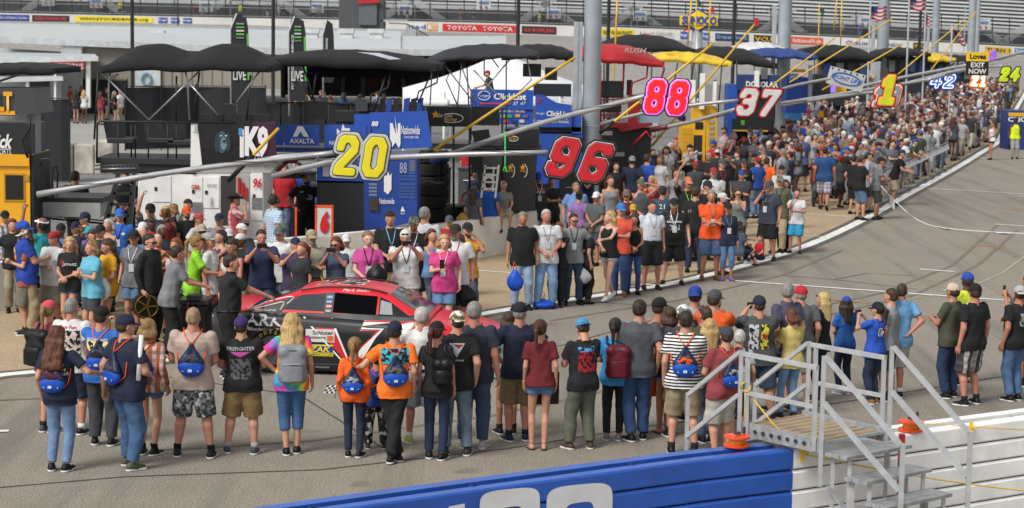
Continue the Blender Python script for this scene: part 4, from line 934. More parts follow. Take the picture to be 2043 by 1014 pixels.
def board(txt, px, py, wpx, hpx, Y, layers, label, shear=.1, tilt=0, gap=.42, hw=.17, yaw=0, sq=3.0):
    k = hw + max(g for g, _ in layers); c = P(px, py, Y); H = hpx / FPX * Y / (1 + 2 * k); e = empty('number_board', c, 0, label, 'sign', 'lit number boards hung over the pit road'); e.rotation_euler = (0, R(tilt), R(yaw))
    sx = max(.5, (wpx / hpx * (1 + 2 * k) - 2 * k - shear * .8 - (len(txt) - 1) * gap) / sum(GL_[ch][1] for ch in txt))
    for i, (grow, mt) in enumerate(layers):
        V, Q = digits(txt, H, hw * H + grow * H, shear, gap, sq, .012, .011 if Y < 60 else .02, sx); V = V - np.array([0, .016 * i, 0]); link(['back_plate', 'outline', 'inline', 'numeral'][i] if len(layers) == 4 else ['back_plate', 'outline', 'numeral', 'numeral'][i], mesh_from(V, Q, False), mt, e)
    return e
KB = paint('0d0d0f', .5); SILV = paint('b9bac0', .4, bump=.3); YN = paint('dcd018', .45, grime=.05); REDN = paint('ba1420', .45, grime=.05)
board('20', 720, 312, 122, 98, 36, ((.125, KB), (.095, SILV), (.018, KB), (-.004, YN)), 'yellow number 20 board with silver outline hanging over the crew men', .1, 3, .42, .125)
board('96', 1156, 319, 140, 92, 37, ((.10, KB), (.035, paint('d6d6da', .4)), (.020, KB), (.0, REDN)), 'red number 96 board on black, tilted, in front of the big steel pole', .22, 8, .50, .125, sq=6)
board('88', 1330, 194, 98, 78, 44, ((.10, KB), (.055, ledring('led_pink', 'c040c8', 'c83ce0', .8)), (.0, glow('e0141c', .35))), 'number 88 board with glowing pink lamps around red figures', .13, 2, .40, .115)
board('37', 1513, 205, 95, 63, 50, ((.10, KB), (.06, paint('d0142a', .4)), (.0, paint('c9cac6', .5))), 'white number 37 board with red outline beside the second steel pole', .22, 2, .46, .135)
board('13', 1770, 191, 66, 48, 58, ((.20, KB), (.14, glow('e8502c', .5)), (.08, paint('d8d8d8')), (.03, paint('8a8c90'))), 'grey number 13 board partly hidden behind the yellow 1', .25, -4, .5, .12)
board('1', 1773, 180, 44, 68, 56, ((.13, KB), (.085, glow('e0502c', .4)), (.04, paint('c8cc10', .5))), 'bright yellow-green number 1 board in front of the grey 13', .16, 2, .4, .13, sq=5)
board('42', 1881, 162, 60, 37, 66, ((.22, paint('1c2f8c')), (.07, glow('c8d8ff', .8)), (-.02, paint('5c78c0'))), 'number 42 board with glowing white-blue figures', .22, 0, .5, .12)
board('21', 1953, 161, 38, 32, 62, ((.22, glow('d8401c', .4)), (.14, paint('c9b41c')), (.05, glow('f0e8e8', .4))), 'small number 21 board with white figures on red and yellow', .1, 3, .5, .12)
board('24', 2015, 149, 48, 34, 64, ((.16, KB), (.05, paint('c9dc14', .5))), 'neon yellow-green number 24 board at the far right', .22, 0, .46, .14, sq=5)
board('17', 1978, 112, 26, 22, 60, ((.2, paint('d8682c')), (.1, glow('6a4cd8', .6))), 'small purple and orange number 17 board behind the exit sign', .2, -18, .5, .12)
board('23', 1910, 131, 36, 20, 72, ((.2, KB), (.05, paint('77787c'))), 'dim grey number 23 board above the glowing 42', .2, 0, .5, .12)
c = P(1950, 126, 57); e = empty('exit_board', c, 0, 'yellow and black board reading Loves EXIT NOW on a boom', 'sign')
b = MB().box((0, 0, -.15), (.64, .03, .4)); b.obj('lower_panel', KB, e); MB().box((0, 0, .18), (.64, .03, .26)).obj('upper_panel', paint('e0b81c', .5), e)
for tx_, z, s, mt in (('Loves', .18, .2, KB), ('EXIT', -.06, .19, paint('d8d8d8')), ('NOW', -.24, .19, paint('d8d8d8'))): text('lettering', tx_, mt, frame((0, -.025, z), (1, 0, 0), (0, 0, 1)), e, size=s, bold=.03)
c = P(1688, 158, 60); e = empty('sponsor_board', c, 0, 'white rectangular board with a blue oval logo, tilted on a boom', 'sign'); e.rotation_euler = (0, R(14), 0)
MB().box((0, 0, 0), (1.1, .04, .52)).obj('panel', paint('b9bbbd', .4), e); MB().tube([(.43 * math.cos(a), -.03, .16 * math.sin(a)) for a in np.linspace(0, 6.3, 24)], .02, 5).obj('oval', paint('2c62b0'), e); text('lettering', 'FRONT LINE', paint('2c62b0'), frame((0, -.03, 0), (1, 0, 0), (0, 0, 1)), e, size=.17, bold=.02, shear=.3)
for q in range(6): MB().tube([(-.48 + .19 * q, -.02, .21), (-.48 + .19 * q, -.03, .21)], .03, 8).obj('lamp', paint('2a2b2d'), e)
GREY = paint('a9aaac', .4, .3, grime=.12); BLUEP = paint('2c4a8c', .5); YP = paint('cfa520', .4)
def boom(pts, Ys, r, label, mat=GREY, name='boom', cat='boom', sleeve=None):
    q = [P(x, y, Y) for (x, y), Y in zip(pts, Ys)]; L = smooth_line(q, .6); e = empty(name, q[0], 0, label, cat)
    rr = [r * (1.15 - .3 * i / len(L)) for i in range(len(L))]; MB(Matrix.Translation(-q[0])).tube(L, rr, 8).obj('pole', mat, e, True)
    if sleeve: MB(Matrix.Translation(-q[0])).tube(L[:max(2, int(len(L) * .2))], [k * 1.3 for k in rr[:max(2, int(len(L) * .2))]], 8).obj('grip', sleeve, e, True)
    if cat == 'boom':
        w_ = []
        for i, v in enumerate(L[::1]):
            a = i * 1.3; w_.append(v + Vector((0, math.cos(a) * r * 1.5, math.sin(a) * r * 1.5)))
        MB(Matrix.Translation(-q[0])).tube(w_, .006, 4).obj('cable', KB, e, True)
    return e
boom([(75, 388), (300, 350), (490, 325), (668, 305)], (38.6, 38, 37, 36.1), .052, 'long grey boom reaching from the yellow wagon to the number 20 board')
boom([(545, 352), (665, 321), (790, 314), (930, 308), (1092, 304)], (40, 39, 38, 37.5, 37.1), .05, 'grey boom passing behind the number 20 board to the number 96 board')
boom([(500, 324), (560, 312), (665, 303)], (41, 41, 41), .04, 'pale boom end running behind the number 20 board')
boom([(862, 322), (950, 290), (1090, 243), (1200, 214), (1290, 191)], (48, 47, 46, 45, 44.2), .06, 'grey boom with a blue grip leading to the number 88 board', sleeve=BLUEP)
boom([(1200, 248), (1290, 224), (1380, 210), (1475, 200)], (52, 51, 50.5, 50.1), .045, 'grey boom behind the number 88 board leading to the 37 board')
boom([(1300, 259), (1380, 243), (1475, 216)], (53, 52, 50.4), .05, 'lower grey boom with a red grip leading to the 37 board', sleeve=paint('5a1c22'))
for k, pts in enumerate(([(1560, 211), (1650, 196), (1750, 183)], [(1555, 180), (1590, 170), (1655, 157)], [(1560, 206), (1700, 184), (1858, 158)], [(1700, 176), (1800, 155), (1930, 130)], [(1790, 172), (1880, 148), (1950, 136)], [(1905, 140), (1960, 125), (2050, 102)], [(1850, 160), (1930, 138), (2000, 132)])): boom(pts, (68 - k, 63, 59), .05, 'far grey boom number board support, ' + ['lowest left', 'short upper left', 'long middle', 'upper middle', 'right middle', 'top right', 'behind the exit sign'][k])
for k, (a, b_, Y, lb) in enumerate((((455, 362), (556, 256), 40, 'across the white wagon'), ((822, 328), (1148, 114), 47, 'ending at the steel pole box'), ((1196, 266), (1424, 86), 50, 'behind the number 88 board'), ((1300, 292), (1508, 46), 58, 'rising to a red tip'), ((1232, -6), (1222, 215), 60, 'hanging upright above the red canopy'), ((1380, -6), (1372, 90), 70, 'upright left of the fuel sign'), ((1418, -6), (1413, 92), 72, 'upright in front of the fuel sign'), ((1535, 175), (1665, 76), 66, 'left of the white sponsor board'), ((1575, 165), (1780, 38), 70, 'crossing the third steel pole'), ((1640, 180), (1800, 88), 74, 'below the crossing pole'), ((1790, 150), (1925, 38), 84, 'left of the fourth steel pole'), ((1850, 150), (1950, 20), 90, 'by the fourth steel pole'), ((1670, -5), (1664, 60), 80, 'upright near the flags'), ((1680, -5), (1677, 90), 84, 'thin upright near the flags'))):
    o = boom([a, ((a[0] + b_[0]) / 2, (a[1] + b_[1]) / 2), b_], (Y, Y, Y), .033 if k < 4 else .026, 'yellow pit sign stick ' + lb, YP, 'sign_stick', 'pole', sleeve=KB if k < 3 else None)
    if k == 3: MB(Matrix.Translation(-o.location)).box(P(1509, 44, Y), (.12, .12, .22)).obj('tip', paint('c01c24'), o)
# ------------------------------------------------------------------ steel light poles along the pit wall
GALV = paint('98a0a8', .5, .1, grime=.15, scale=1.2); GALV2 = paint('a2a8ae', .5, .1, grime=.12, scale=2)
for k, (px, Y, wpx, bx0, bx1, by0, by1) in enumerate(((1180, 54.5, 34, 1142, 1163, 44, 225), (1561, 90, 26, 1538, 1550, 10, 148), (1757, 125, 23, 1737, 1747, 30, 125), (1861, 150, 14, 1848, 1855, 55, 110), (1933, 180, 15, 1922, 1927, 15, 105), (1944, 195, 9, 1950, 1953, 60, 100))):
    c = P(px, 200, Y); r0 = wpx / FPX * Y / 2; lb = ['big galvanised steel light pole behind the number 96 board', 'second galvanised light pole behind the number 37 board', 'third galvanised light pole above the crowd', 'fourth light pole beyond the yellow number 1 board', 'fifth light pole, distant, left of a thinner one', 'thin distant light pole beside the fifth'][k]
    e = empty('light_pole', (c.x, Y, 0), 0, lb, 'light pole'); MB().tube([(0, 0, 0), (0, 0, 3), (0, 0, 9), (0, 0, 22)], [r0 * 1.08, r0 * 1.03, r0, r0 * .85], 20).obj('pole', GALV, e, True)
    A, B = P(bx0, by1, Y), P(bx1, by0, Y); MB(Matrix.Translation(-e.location)).box(((A.x + B.x) / 2, Y, (A.z + B.z) / 2), (B.x - A.x, .25, B.z - A.z)).obj('cable_box', GALV2, e, bevel=.01)
    if k == 0:
        MB(Matrix.Translation(-e.location)).box(((A.x + B.x) / 2 + .0, Y - .13, (A.z + B.z) / 2), (.03, .02, B.z - A.z)).obj('seam', GALV, e); MB().tube([(0, 0, P(px, 250, Y).z - .03), (0, 0, P(px, 250, Y).z)], r0 * 1.06, 20).obj('band', GALV2, e, True)
# ------------------------------------------------------------------ team wagons
class Wg:
    def __init__(s, name, label, px, Y, cat='pit cart'):
        s.Y = Y; c = P(px, 300, Y); s.e = empty(name, (c.x, Y, 0), 0, label, cat); s.T = Matrix.Translation(-s.e.location); s.b = s.e.location
    def box(s, name, x0, y0, x1, y1, d, mat, dy=0, parent=None, bevel=0):
        Y = s.Y + dy; A, B = P(x0, y1, Y), P(x1, y0, Y); return MB(s.T).box(((A.x + B.x) / 2, Y + d / 2, (A.z + B.z) / 2), (abs(B.x - A.x), d, abs(B.z - A.z))).obj(name, mat, parent or s.e, bevel=bevel)
    def quad(s, name, pts, th, mat, dy=0, parent=None):
        q = [P(x, y, s.Y + dy) for x, y in pts]; return MB(s.T).prism(q, (0, th, 0)).obj(name, mat, parent or s.e)
    def rod(s, name, pts, r, mat, dys=None, n=6):
        dys = dys or [0] * len(pts); return MB(s.T).tube([P(x, y, s.Y + d) for (x, y), d in zip(pts, dys)], r, n).obj(name, mat, s.e, True)
    def txt(s, body, x0, y0, x1, y1, mat, dy=0, parent=None, **k): return ptext(body, x0, y0, x1, y1, s.Y + dy, mat, parent or s.e, base=s.b, off=.03, **k)
    def canopy(s, x0, x1, yt, yb, depth, mat, dy=0, humps=1, valance=10, tilt=0, parent=None, sag=0):
        n, mrow = 28, 8; g = []; Yf, Yb = s.Y + dy, s.Y + dy + depth
        for j in range(mrow + 1):
            row = []; v = j / mrow
            for i in range(n + 1):
                u = i / n; hump = 1 - abs(2 * u - 1) ** 2.6
                if humps > 1: hump = max((.42 + .58 * abs(math.sin(math.pi * u * humps)) ** .7) * (1 - abs(2 * u - 1) ** 5), 0)
                fr = min(1, .12 + 2.6 * v) if v < .5 else 1 - .5 * (v - .5)
                px, py = x0 + (x1 - x0) * u, yb + (yt - yb) * hump * fr + tilt * (u - .5) + 1.8 * abs(math.sin(math.pi * u * 6)) * hump + (1.2 * math.sin(u * 17 + v * 4) if v < .3 else 0); q = P(px, py, Yf); q.y = Yf + depth * v
                row.append(q)
            g.append(row)
        vz = valance / FPX * s.Y; skirt = lambda row: [p_ - Vector((0, 0, vz)) for p_ in row]
        g = [skirt(g[0])] + g + [skirt(g[-1])]; g = [[r[0] - Vector((0, 0, vz * .9))] + r + [r[-1] - Vector((0, 0, vz * .9))] for r in g]
        o = MB(s.T).sheet(g).obj('canopy', mat, parent or s.e, True); o.modifiers.new('th', 'SOLIDIFY').thickness = .012; return o
CAN = paint('111114', .95, grime=.15, scale=2); TUBE = paint('a6a7a9', .35, .6); TB = paint('17181a', .5); WAG = paint('e2e2e0', .35, grime=.1, scale=2); BANB = paint('1a4aa6', .55, grime=.06); DKB = paint('1b3f92', .4, grime=.1)
WH = paint('dadada', .5, grime=.03); SEAT = paint('1c1d20', .55, bump=.2)
def wheels(w, xs, y, r=.12):
    for x in xs:
        c = P(x, y, w.Y); MB(w.T).tube([(c.x - .04, w.Y - .02, r), (c.x + .04, w.Y - .02, r)], r, 14).obj('wheel', paint('1a1a1b', .8), w.e, True)
# yellow wagon, far left
w = Wg('team_wagon', 'bright yellow team wagon with a grey lettered hood at the left edge', 30, 41)
YW = paint('e0a010', .4, grime=.06, scale=2); w.box('cabinet', -60, 308, 63, 560, 1.6, YW, bevel=.015); w.box('cabinet_lip', -60, 309, 58, 330, 1.7, YW, -.06)
w.box('screen', 11, 350, 46, 398, .03, paint('14140f', .3), -.03); w.box('screen_frame', 8, 346, 49, 402, .02, paint('b88410'), -.02)
w.box('side_panel', 62, 310, 66, 560, 1.5, KB); w.box('badge_panel', 50, 349, 58, 362, .01, paint('b8820e'), -.02)
w.box('upper_cabinet', -60, 248, 62, 308, 1.3, paint('1c1d20', .4)); w.txt('drick', -30, 285, 24, 268, WH, shear=.25) if False else w.txt('drick', -28, 268, 25, 296, WH, shear=.3, bold=.03); w.txt('MOTORSPORTS', -45, 297, 22, 308, WH)
w.quad('hood', [(-60, 178), (65, 178), (74, 228), (-60, 228)], 1.5, paint('3a3c40', .45), -.1); w.txt('DEWALT', -85, 183, 24, 221, paint('e0a010', .5), -.12, bold=.04); w.box('hood_trim', -60, 222, 30, 228, .02, YW, -.13); w.box('corner_post', 55, 228, 70, 325, .5, paint('9a9b9d', .5), .3)
w.rod('cable', [(60, 235), (58, 258), (44, 280), (50, 300), (56, 315)], .03, KB, [-.15] * 5); w.canopy(-80, 109, 126, 138, 2.5, CAN, .5, valance=12); w.rod('canopy_pole', [(40, 148), (-10, 165)], .03, TB, [.5, .5])
w.rod('ladder_rail', [(80, 330), (83, 318), (102, 316), (106, 400)], .025, TB, [0] * 4)
# small red machine and trolley by the yellow wagon
w = Wg('generator', 'small red generator with black tube handles beside the yellow wagon', 90, 42.5, 'generator'); w.box('engine', 70, 362, 96, 402, .5, paint('a01424', .4), bevel=.03); w.box('base', 66, 400, 100, 408, .6, KB)
w.rod('handle', [(76, 400), (78, 335), (84, 330), (90, 338), (92, 400)], .018, TB); w.rod('handle', [(103, 400), (106, 336), (112, 332), (116, 345), (112, 402)], .018, TB)
# white 96 wagon with canopy
w = Wg('team_wagon', 'white number 96 wagon with a dog banner, iK9 lettering and a wavy black canopy', 400, 42.3)
w.box('cabinet', 279, 346, 526, 560, 1.6, WAG, bevel=.012); w.quad('sloped_lid', [(372, 345), (540, 345), (555, 327), (392, 327)], 1.2, paint('a9a9a5', .4), -.02)
for x0, y0, x1, y1 in ((305, 352, 341, 403), (380, 354, 404, 412), (406, 354, 437, 415), (501, 344, 524, 440)): d = w.box('door', x0, y0, x1, y1, .02, WAG, -.02, bevel=.004); w.box('latch', x0 + 3, (y0 + y1) / 2 - 4, x0 + 8, (y0 + y1) / 2 + 3, .02, KB, -.04, parent=d)
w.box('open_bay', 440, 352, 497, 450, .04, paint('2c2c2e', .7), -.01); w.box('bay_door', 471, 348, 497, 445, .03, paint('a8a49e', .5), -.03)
for x in (474, 481, 488): w.box('extinguisher', x, 355 + (x - 474) * 1.4, x + 5, 385 + (x - 474), .06, paint('b01c20', .4), -.08)
for k in range(3): w.box('drawer', 502, 395 + k * 8, 523, 401 + k * 8, .02, paint('8a8c8e', .3, .5), -.045)
for k in range(5): w.box('drawer', 380, 404 + k * 5, 403, 407 + k * 5, .02, paint('9a9c9e', .3, .5), -.045)
w.txt('96', 505, 356, 522, 375, REDN, -.03, shear=.2, bold=.03); w.txt('GBR', 382, 369, 399, 378, REDN, -.02, bold=.03); w.txt('SPECTRA PREMIUM', 413, 368, 432, 374, KB, -.02); w.txt('LINE', 419, 395, 426, 412, KB, -.02)
pn = w.quad('banner', [(394, 247), (547, 243), (553, 324), (403, 328)], .06, paint('121214', .25, coat=.3), -.1)
w.quad('banner_end', [(381, 245), (396, 245), (404, 328), (380, 345)], .1, WAG, -.08); w.quad('banner_field', [(505, 244), (547, 243), (553, 324), (520, 325)], .02, paint('3c1230', .4), -.13)
w.txt('TOYOTA', 385, 262, 401, 267, KB, -.10, bold=.02); w.rod('logo_ring', [(393 + 5 * math.cos(a), 256 + 3.5 * math.sin(a)) for a in np.linspace(0, 6.3, 14)], .006, KB, [-.12] * 14); w.rod('logo_ring', [(393 + 2 * math.cos(a), 256 + 3.5 * math.sin(a)) for a in np.linspace(0, 6.3, 14)], .005, KB, [-.12] * 14)
w.txt('i', 478, 256, 487, 314, WH, -.12, bold=.06); w.txt('K9', 488, 252, 536, 314, WH, -.14, bold=.055); w.box('dot', 476, 256, 483, 270, .01, paint('4a8ad0'), -.16); w.txt('LLC.', 508, 315, 534, 321, WH, -.14)
# the dog's head painted on the banner
DG1, DG2 = paint('3c5a66', .5, bump=.5, grime=.3, scale=14), paint('6a8a96', .5, grime=.3, scale=20)
def blob(cx, cy, rx, ry, mt, nm, o_=-.13, pw=1): w.quad(nm, [(cx + rx * math.cos(a) * (1 + .12 * math.sin(3 * a)), cy + ry * math.sin(a)) for a in np.linspace(6.0, 0.2, 18)], .006, mt, o_)
blob(443, 284, 11, 22, DG1, 'dog_portrait', -.125); blob(433, 285, 5, 19, paint('1e333c', .6), 'dog_ear', -.132); blob(455, 284, 5, 19, paint('1e333c', .6), 'dog_ear', -.132); blob(446, 287, 6, 13, DG2, 'dog_muzzle', -.14); blob(447, 282, 3, 3, KB, 'dog_nose', -.148); blob(441, 271, 1.8, 1.3, WH, 'dog_eye', -.148); blob(451, 271, 1.8, 1.3, WH, 'dog_eye', -.148)
w.box('deck', 192, 318, 392, 326, 1.6, paint('222325', .6), -.05); w.box('deck_skirt', 200, 326, 392, 345, 1.4, paint('141517', .6))
w.rod('rail', [(193, 326), (194, 246), (200, 242), (470, 246)], .022, TB, [-.1] * 4)
for x in (236, 262, 270, 296, 335, 352): w.rod('rail_post', [(x, 320), (x, 250)], .018, TB, [0.1, 0.1])
for sx, yy in ((225, 258), (305, 258), (345, 262)):
    st = w.quad('seat_back', [(sx - 20, yy - 17), (sx + 22, yy - 18), (sx + 25, yy + 18), (sx - 12, yy + 22)], .07, SEAT, .25); w.box('seat_cushion', sx - 12, yy + 18, sx + 42, yy + 28, .5, SEAT, -.05, bevel=.02)
w.canopy(195, 540, 86, 133, 2.6, CAN, -.2, humps=2, valance=13);
for pts in ([(198, 140), (297, 240)], [(398, 142), (297, 240)], [(222, 134), (217, 160), (217, 242)], [(368, 132), (374, 162), (378, 240)], [(374, 162), (436, 232)], [(216, 162), (236, 148)], [(520, 140), (472, 205)]): w.rod('canopy_brace', pts, .022, TUBE)
for pts in ([(196, 142), (188, 278)], [(352, 152), (352, 245)], [(398, 145), (385, 240)], [(500, 150), (492, 240)]): w.rod('canopy_pole', pts, .022, TB, [0, 0])
for x in (395, 422, 460, 487, 514): w.box('monitor', x, 228, x + 22, 243, .12, KB, .1)
w.box('monitor', 444, 208, 472, 243, .15, paint('1c1d1f', .3), .15); w.rod('truss', [(188, 330), (276, 328)], .02, TUBE); w.rod('truss', [(190, 338), (272, 336)], .02, TUBE)
for k in range(11): w.rod('truss_web', [(190 + k * 8, 338), (194 + k * 8, 330), (198 + k * 8, 338)], .008, TUBE)
# leaning black ladder
w = Wg('ladder', 'black step ladder with white stickers leaning behind the crowd', 235, 41.2, 'ladder')
w.quad('stile', [(232, 345), (240, 345), (212, 462), (200, 462)], .08, TB); w.quad('stile', [(264, 345), (272, 345), (262, 462), (250, 462)], .08, TB)
for k in range(5): w.box('rung', 232 - k * 6, 362 + k * 22, 266 - k * 3, 367 + k * 22, .1, TB)
w.rod('white_rod', [(275, 430), (279, 348)], .018, WH)
# low flat trolley
w = Wg('flatbed_cart', 'low grey flat cart with a black rim behind the pit wall', 140, 41.8, 'cart'); w.box('bed', 78, 402, 200, 432, 1.2, paint('9a9a98', .5)); w.box('rim', 70, 396, 205, 403, 1.3, KB); wheels(w, (95, 180), 440)
# blue 88 wagon
w = Wg('team_wagon', 'royal blue number 88 wagon with Nationwide panels and a flat black canopy', 720, 44.5)
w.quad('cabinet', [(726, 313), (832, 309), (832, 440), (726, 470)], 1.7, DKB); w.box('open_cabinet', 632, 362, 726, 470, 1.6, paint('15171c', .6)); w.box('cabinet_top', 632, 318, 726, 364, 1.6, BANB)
w.quad('banner', [(737, 225), (852, 222), (862, 294), (748, 300)], .08, BANB, -.1); w.txt('Nationwide', 800, 251, 838, 268, WH, -.1, bold=.01); w.txt('is on your side', 807, 270, 835, 278, WH, -.1)
w.quad('eagle_logo', [(778, 296), (778, 246), (783, 246), (790, 268), (788, 232), (793, 268), (794, 246), (799, 246), (799, 288), (796, 296), (789, 284), (784, 292)][::-1], .01, WH, -.13); w.txt('88', 741, 242, 755, 252, WH, -.1, shear=.2, bold=.03)
w.box('banner_side', 706, 228, 740, 300, .05, BANB, .02)
for x0, x1, t_ in ((550, 565, ''), (568, 637, 'AXALTA'), (647, 731, 'NATIONWIDE')):
    pb = w.box('deck_panel', x0, 250, x1, 290 if x0 < 640 else 297, .04, BANB, 0)
    if t_: w.txt(t_, x0 + 10, 277 if x0 < 640 else 282, x1 - 10 if x0 < 640 else x1 - 16, 286 if x0 < 640 else 289, WH, 0, bold=.02)
w.quad('logo', [(584, 273), (594, 252), (604, 252), (616, 273), (606, 273), (600, 262), (593, 273)][::-1], .01, WH, -.03); w.quad('logo', [(672, 272), (672, 256), (680, 264), (684, 247), (688, 256), (698, 256), (698, 272)][::-1], .01, WH, -.03)
w.box('deck', 540, 297, 735, 303, 1.8, paint('1c2c5c', .5)); w.rod('deck_truss', [(555, 300), (645, 304)], .02, DKB, [-.1, -.1])
w.rod('rail', [(550, 205), (640, 205), (735, 212)], .02, TB, [.4] * 3)
for x in (560, 600, 650, 700, 735): w.rod('rail_post', [(x, 250), (x, 205)], .018, TB, [.4, .4])
w.box('monitor', 612, 202, 655, 238, .2, paint('191a1d', .4), .3); w.box('monitor', 709, 198, 733, 222, .1, paint('3c3e42', .3), .2)
for sx, c_ in ((668, SEAT), (716, SEAT)): w.box('seat_back', sx, 220, sx + 42, 245, .15, c_, .35, bevel=.03)
for k, x in enumerate((758, 771, 785, 806, 820, 833)): w.quad('monitor', [(x, 198), (x + 12, 195), (x + 9, 222), (x - 2, 224)], .12, [KB, DKB][k % 2], .1)
w.canopy(525, 876, 100, 124, 2.8, CAN, -.2, humps=1, valance=14, tilt=12)
w.quad('canopy_logo', [(712, 104), (756, 106), (800, 118), (778, 119), (745, 110)][::-1], .01, paint('c8ccd8', .6), -.4); w.box('canopy_drop', 624, 130, 858, 154, .03, CAN, 2.2)
for pts in ([(605, 132), (628, 205)], [(780, 136), (774, 175), (740, 190), (738, 215)], [(874, 138), (872, 165), (835, 183), (832, 200)], [(858, 150), (835, 205)], [(595, 158), (622, 198)], [(632, 140), (622, 200)], [(770, 150), (745, 225)]): w.rod('canopy_pole', pts, .022, TB)
for r_, (y0, y1) in enumerate(((366, 396), (330, 362))):
    for k in range(5):
        w.box('drawer', 796, y0 + k * 6.4, 829, y0 + k * 6.4 + 4.4, .015, paint('3c5aa0', .35, .3), -.015)
for k in range(4): w.box('drawer', 736, 366 + k * 7, 752, 370 + k * 7, .015, paint('8a94b0', .35, .4), -.015)
w.txt('Nationwide', 757, 396, 787, 407, WH, -.01, bold=.01); w.quad('eagle_logo', [(766, 382), (766, 345), (772, 352), (774, 342), (778, 352), (781, 345), (781, 378), (774, 388)][::-1], .01, WH, -.03); w.txt('88', 797, 324, 812, 346, paint('8d94b8'), -.01, bold=.02); w.txt('AXALTA', 799, 424, 808, 428, WH); w.quad('logo', [(799, 422), (803, 411), (808, 422)][::-1], .01, WH, -.03)
w.box('control_panel', 817, 320, 829, 342, .02, paint('5a6278', .4), -.02); w.box('air_tools', 737, 396, 755, 420, .1, paint('4a4236', .4, .4), -.06)
w.quad('tray', [(634, 316), (660, 318), (660, 330), (634, 328)][::-1], .3, paint('8a8c90'), -.2); w.box('sign_card', 644, 322, 660, 352, .02, paint('b8bcc8'), -.03)
# red car jack arms / red structure behind crew
w = Wg('floor_jack', 'red floor jack and frame behind the man in red', 570, 46, 'jack'); w.quad('arm', [(548, 340), (580, 312), (586, 316), (556, 344)], .1, paint('8c1420', .4)); w.box('frame', 556, 318, 592, 326, .3, paint('8c1420', .4)); w.box('base', 545, 345, 600, 356, .5, paint('2a2a2c'))
# orange bordered number panel
w = Wg('pit_number_panel', 'orange-framed white panel with a red 6 standing at the pit wall', 646, 39.6, 'sign'); w.box('panel', 632, 414, 661, 472, .03, paint('c8c8ca', .4)); 
for x0, y0, x1, y1 in ((628, 411, 632, 475), (661, 413, 665, 475), (628, 410, 665, 414), (588, 414, 592, 475)): w.box('edge', x0, y0, x1, y1, .05, paint('e2501c', .4), -.01)
w.txt('6', 638, 421, 657, 466, REDN, 0, shear=.15, bold=.08)
# star wagon (dark) with decks
w = Wg('team_wagon', 'black wagon with gold star racing banner, open deck and crossed silver braces', 960, 48)
w.box('banner', 851, 214, 938, 252, .06, KB, -.1); w.quad('star', [(869 + (9 if k % 2 == 0 else 4) * math.sin(k * math.pi / 5), 229 - (9 if k % 2 == 0 else 4) * math.cos(k * math.pi / 5)) for k in range(10)], .01, paint('d8962c'), -.13)
w.txt('Star Com', 872, 227, 902, 234, WH, -.1, shear=.1); w.txt('Racing', 885, 235, 912, 243, paint('d8962c'), -.1, shear=.4, bold=.02); w.rod('swoosh', [(880 + 22 * (1 + math.cos(a)), 236 + 9 * math.sin(a)) for a in np.linspace(2.3, -2.3, 16)], .010, WH, [-.14] * 16)
w.box('banner', 940, 213, 997, 250, .06, paint('0c0c0d', .35), -.1); w.box('deck', 855, 290, 1080, 297, 1.8, paint('4a4c50', .5)); w.box('cabinet', 985, 298, 1070, 420, 1.6, paint('1a1b1e', .35, coat=.3)); w.box('cabinet', 940, 298, 983, 345, 1.2, paint('101113', .5))
w.box('storage_box', 1006, 257, 1076, 292, .8, paint('1e1f22', .25, coat=.4), -.1, bevel=.02); w.rod('swoosh', [(1014 + 10 * (1 + math.cos(a)), 277 + 5 * math.sin(a)) for a in np.linspace(2.5, -2.5, 12)], .008, WH, [-.14] * 12); w.txt('Racing', 1014, 273, 1030, 280, paint('d8962c'), -.12, shear=.4)
for x in (1018, 1043): w.rod('swoosh', [(x + 9 * math.cos(a), 341 + 14 * math.sin(a)) for a in np.linspace(1.3, -1.3, 10)], .012, paint('c8c8c8'), [-.04] * 10); w.quad('star', [(x + (6 if k % 2 == 0 else 3) * math.sin(k * math.pi / 5), 334 - (7 if k % 2 == 0 else 3) * math.cos(k * math.pi / 5)) for k in range(10)], .01, paint('d8962c'), -.03); w.txt('Racing', x - 5, 338, x + 7, 345, paint('d8962c'), 0, shear=.4)
for x in (905, 937, 1002): w.rod('deck_post', [(x, 420), (x, 215)], .03, TB, [0, 0])
w.canopy(850, 1076, 88, 112, 2.6, paint('23242c', .8), -.3, valance=9, tilt=-10)
for pts in ([(878, 118), (945, 205)], [(900, 140), (890, 160), (915, 215)], [(1018, 118), (940, 210)], [(915, 118), (950, 210)], [(895, 108), (878, 140)], [(975, 108), (995, 135)], [(945, 140), (1010, 208)], [(1050, 110), (1060, 160), (1005, 215)], [(920, 130), (913, 208)]): w.rod('canopy_brace', pts, .018, TUBE)
for pts in ([(932, 130), (932, 142), (935, 210)], [(966, 120), (966, 150), (985, 160)], [(1010, 120), (1010, 300)], [(862, 138), (858, 210)]): w.rod('canopy_pole', pts, .018, TB)
w.quad('seat_back', [(940, 262), (975, 258), (980, 285), (948, 288)], .1, paint('3a3c40', .6), .2); w.box('seat_cushion', 950, 282, 1005, 292, .5, paint('3a3c40', .6), -.05, bevel=.02); w.box('speaker', 1043, 128, 1080, 153, .2, KB, .6); w.box('speaker', 1087, 135, 1112, 160, .2, KB, .6)
w.box('mesh_chair', 962, 300, 1002, 332, .05, paint('3c3e40', .6), -.2)
w = Wg('ladder', 'white aluminium ladder below the open deck of the black wagon', 990, 46.6, 'ladder'); w.quad('stile', [(967, 330), (970, 330), (962, 395), (958, 395)], .05, paint('b9bab8')); w.quad('stile', [(993, 330), (997, 330), (990, 395), (986, 395)], .05, paint('b9bab8'))
for k in range(4): w.box('rung', 965 - k * 2, 334 + k * 14, 994 - k * 2, 337 + k * 14, .05, paint('b9bab8'))
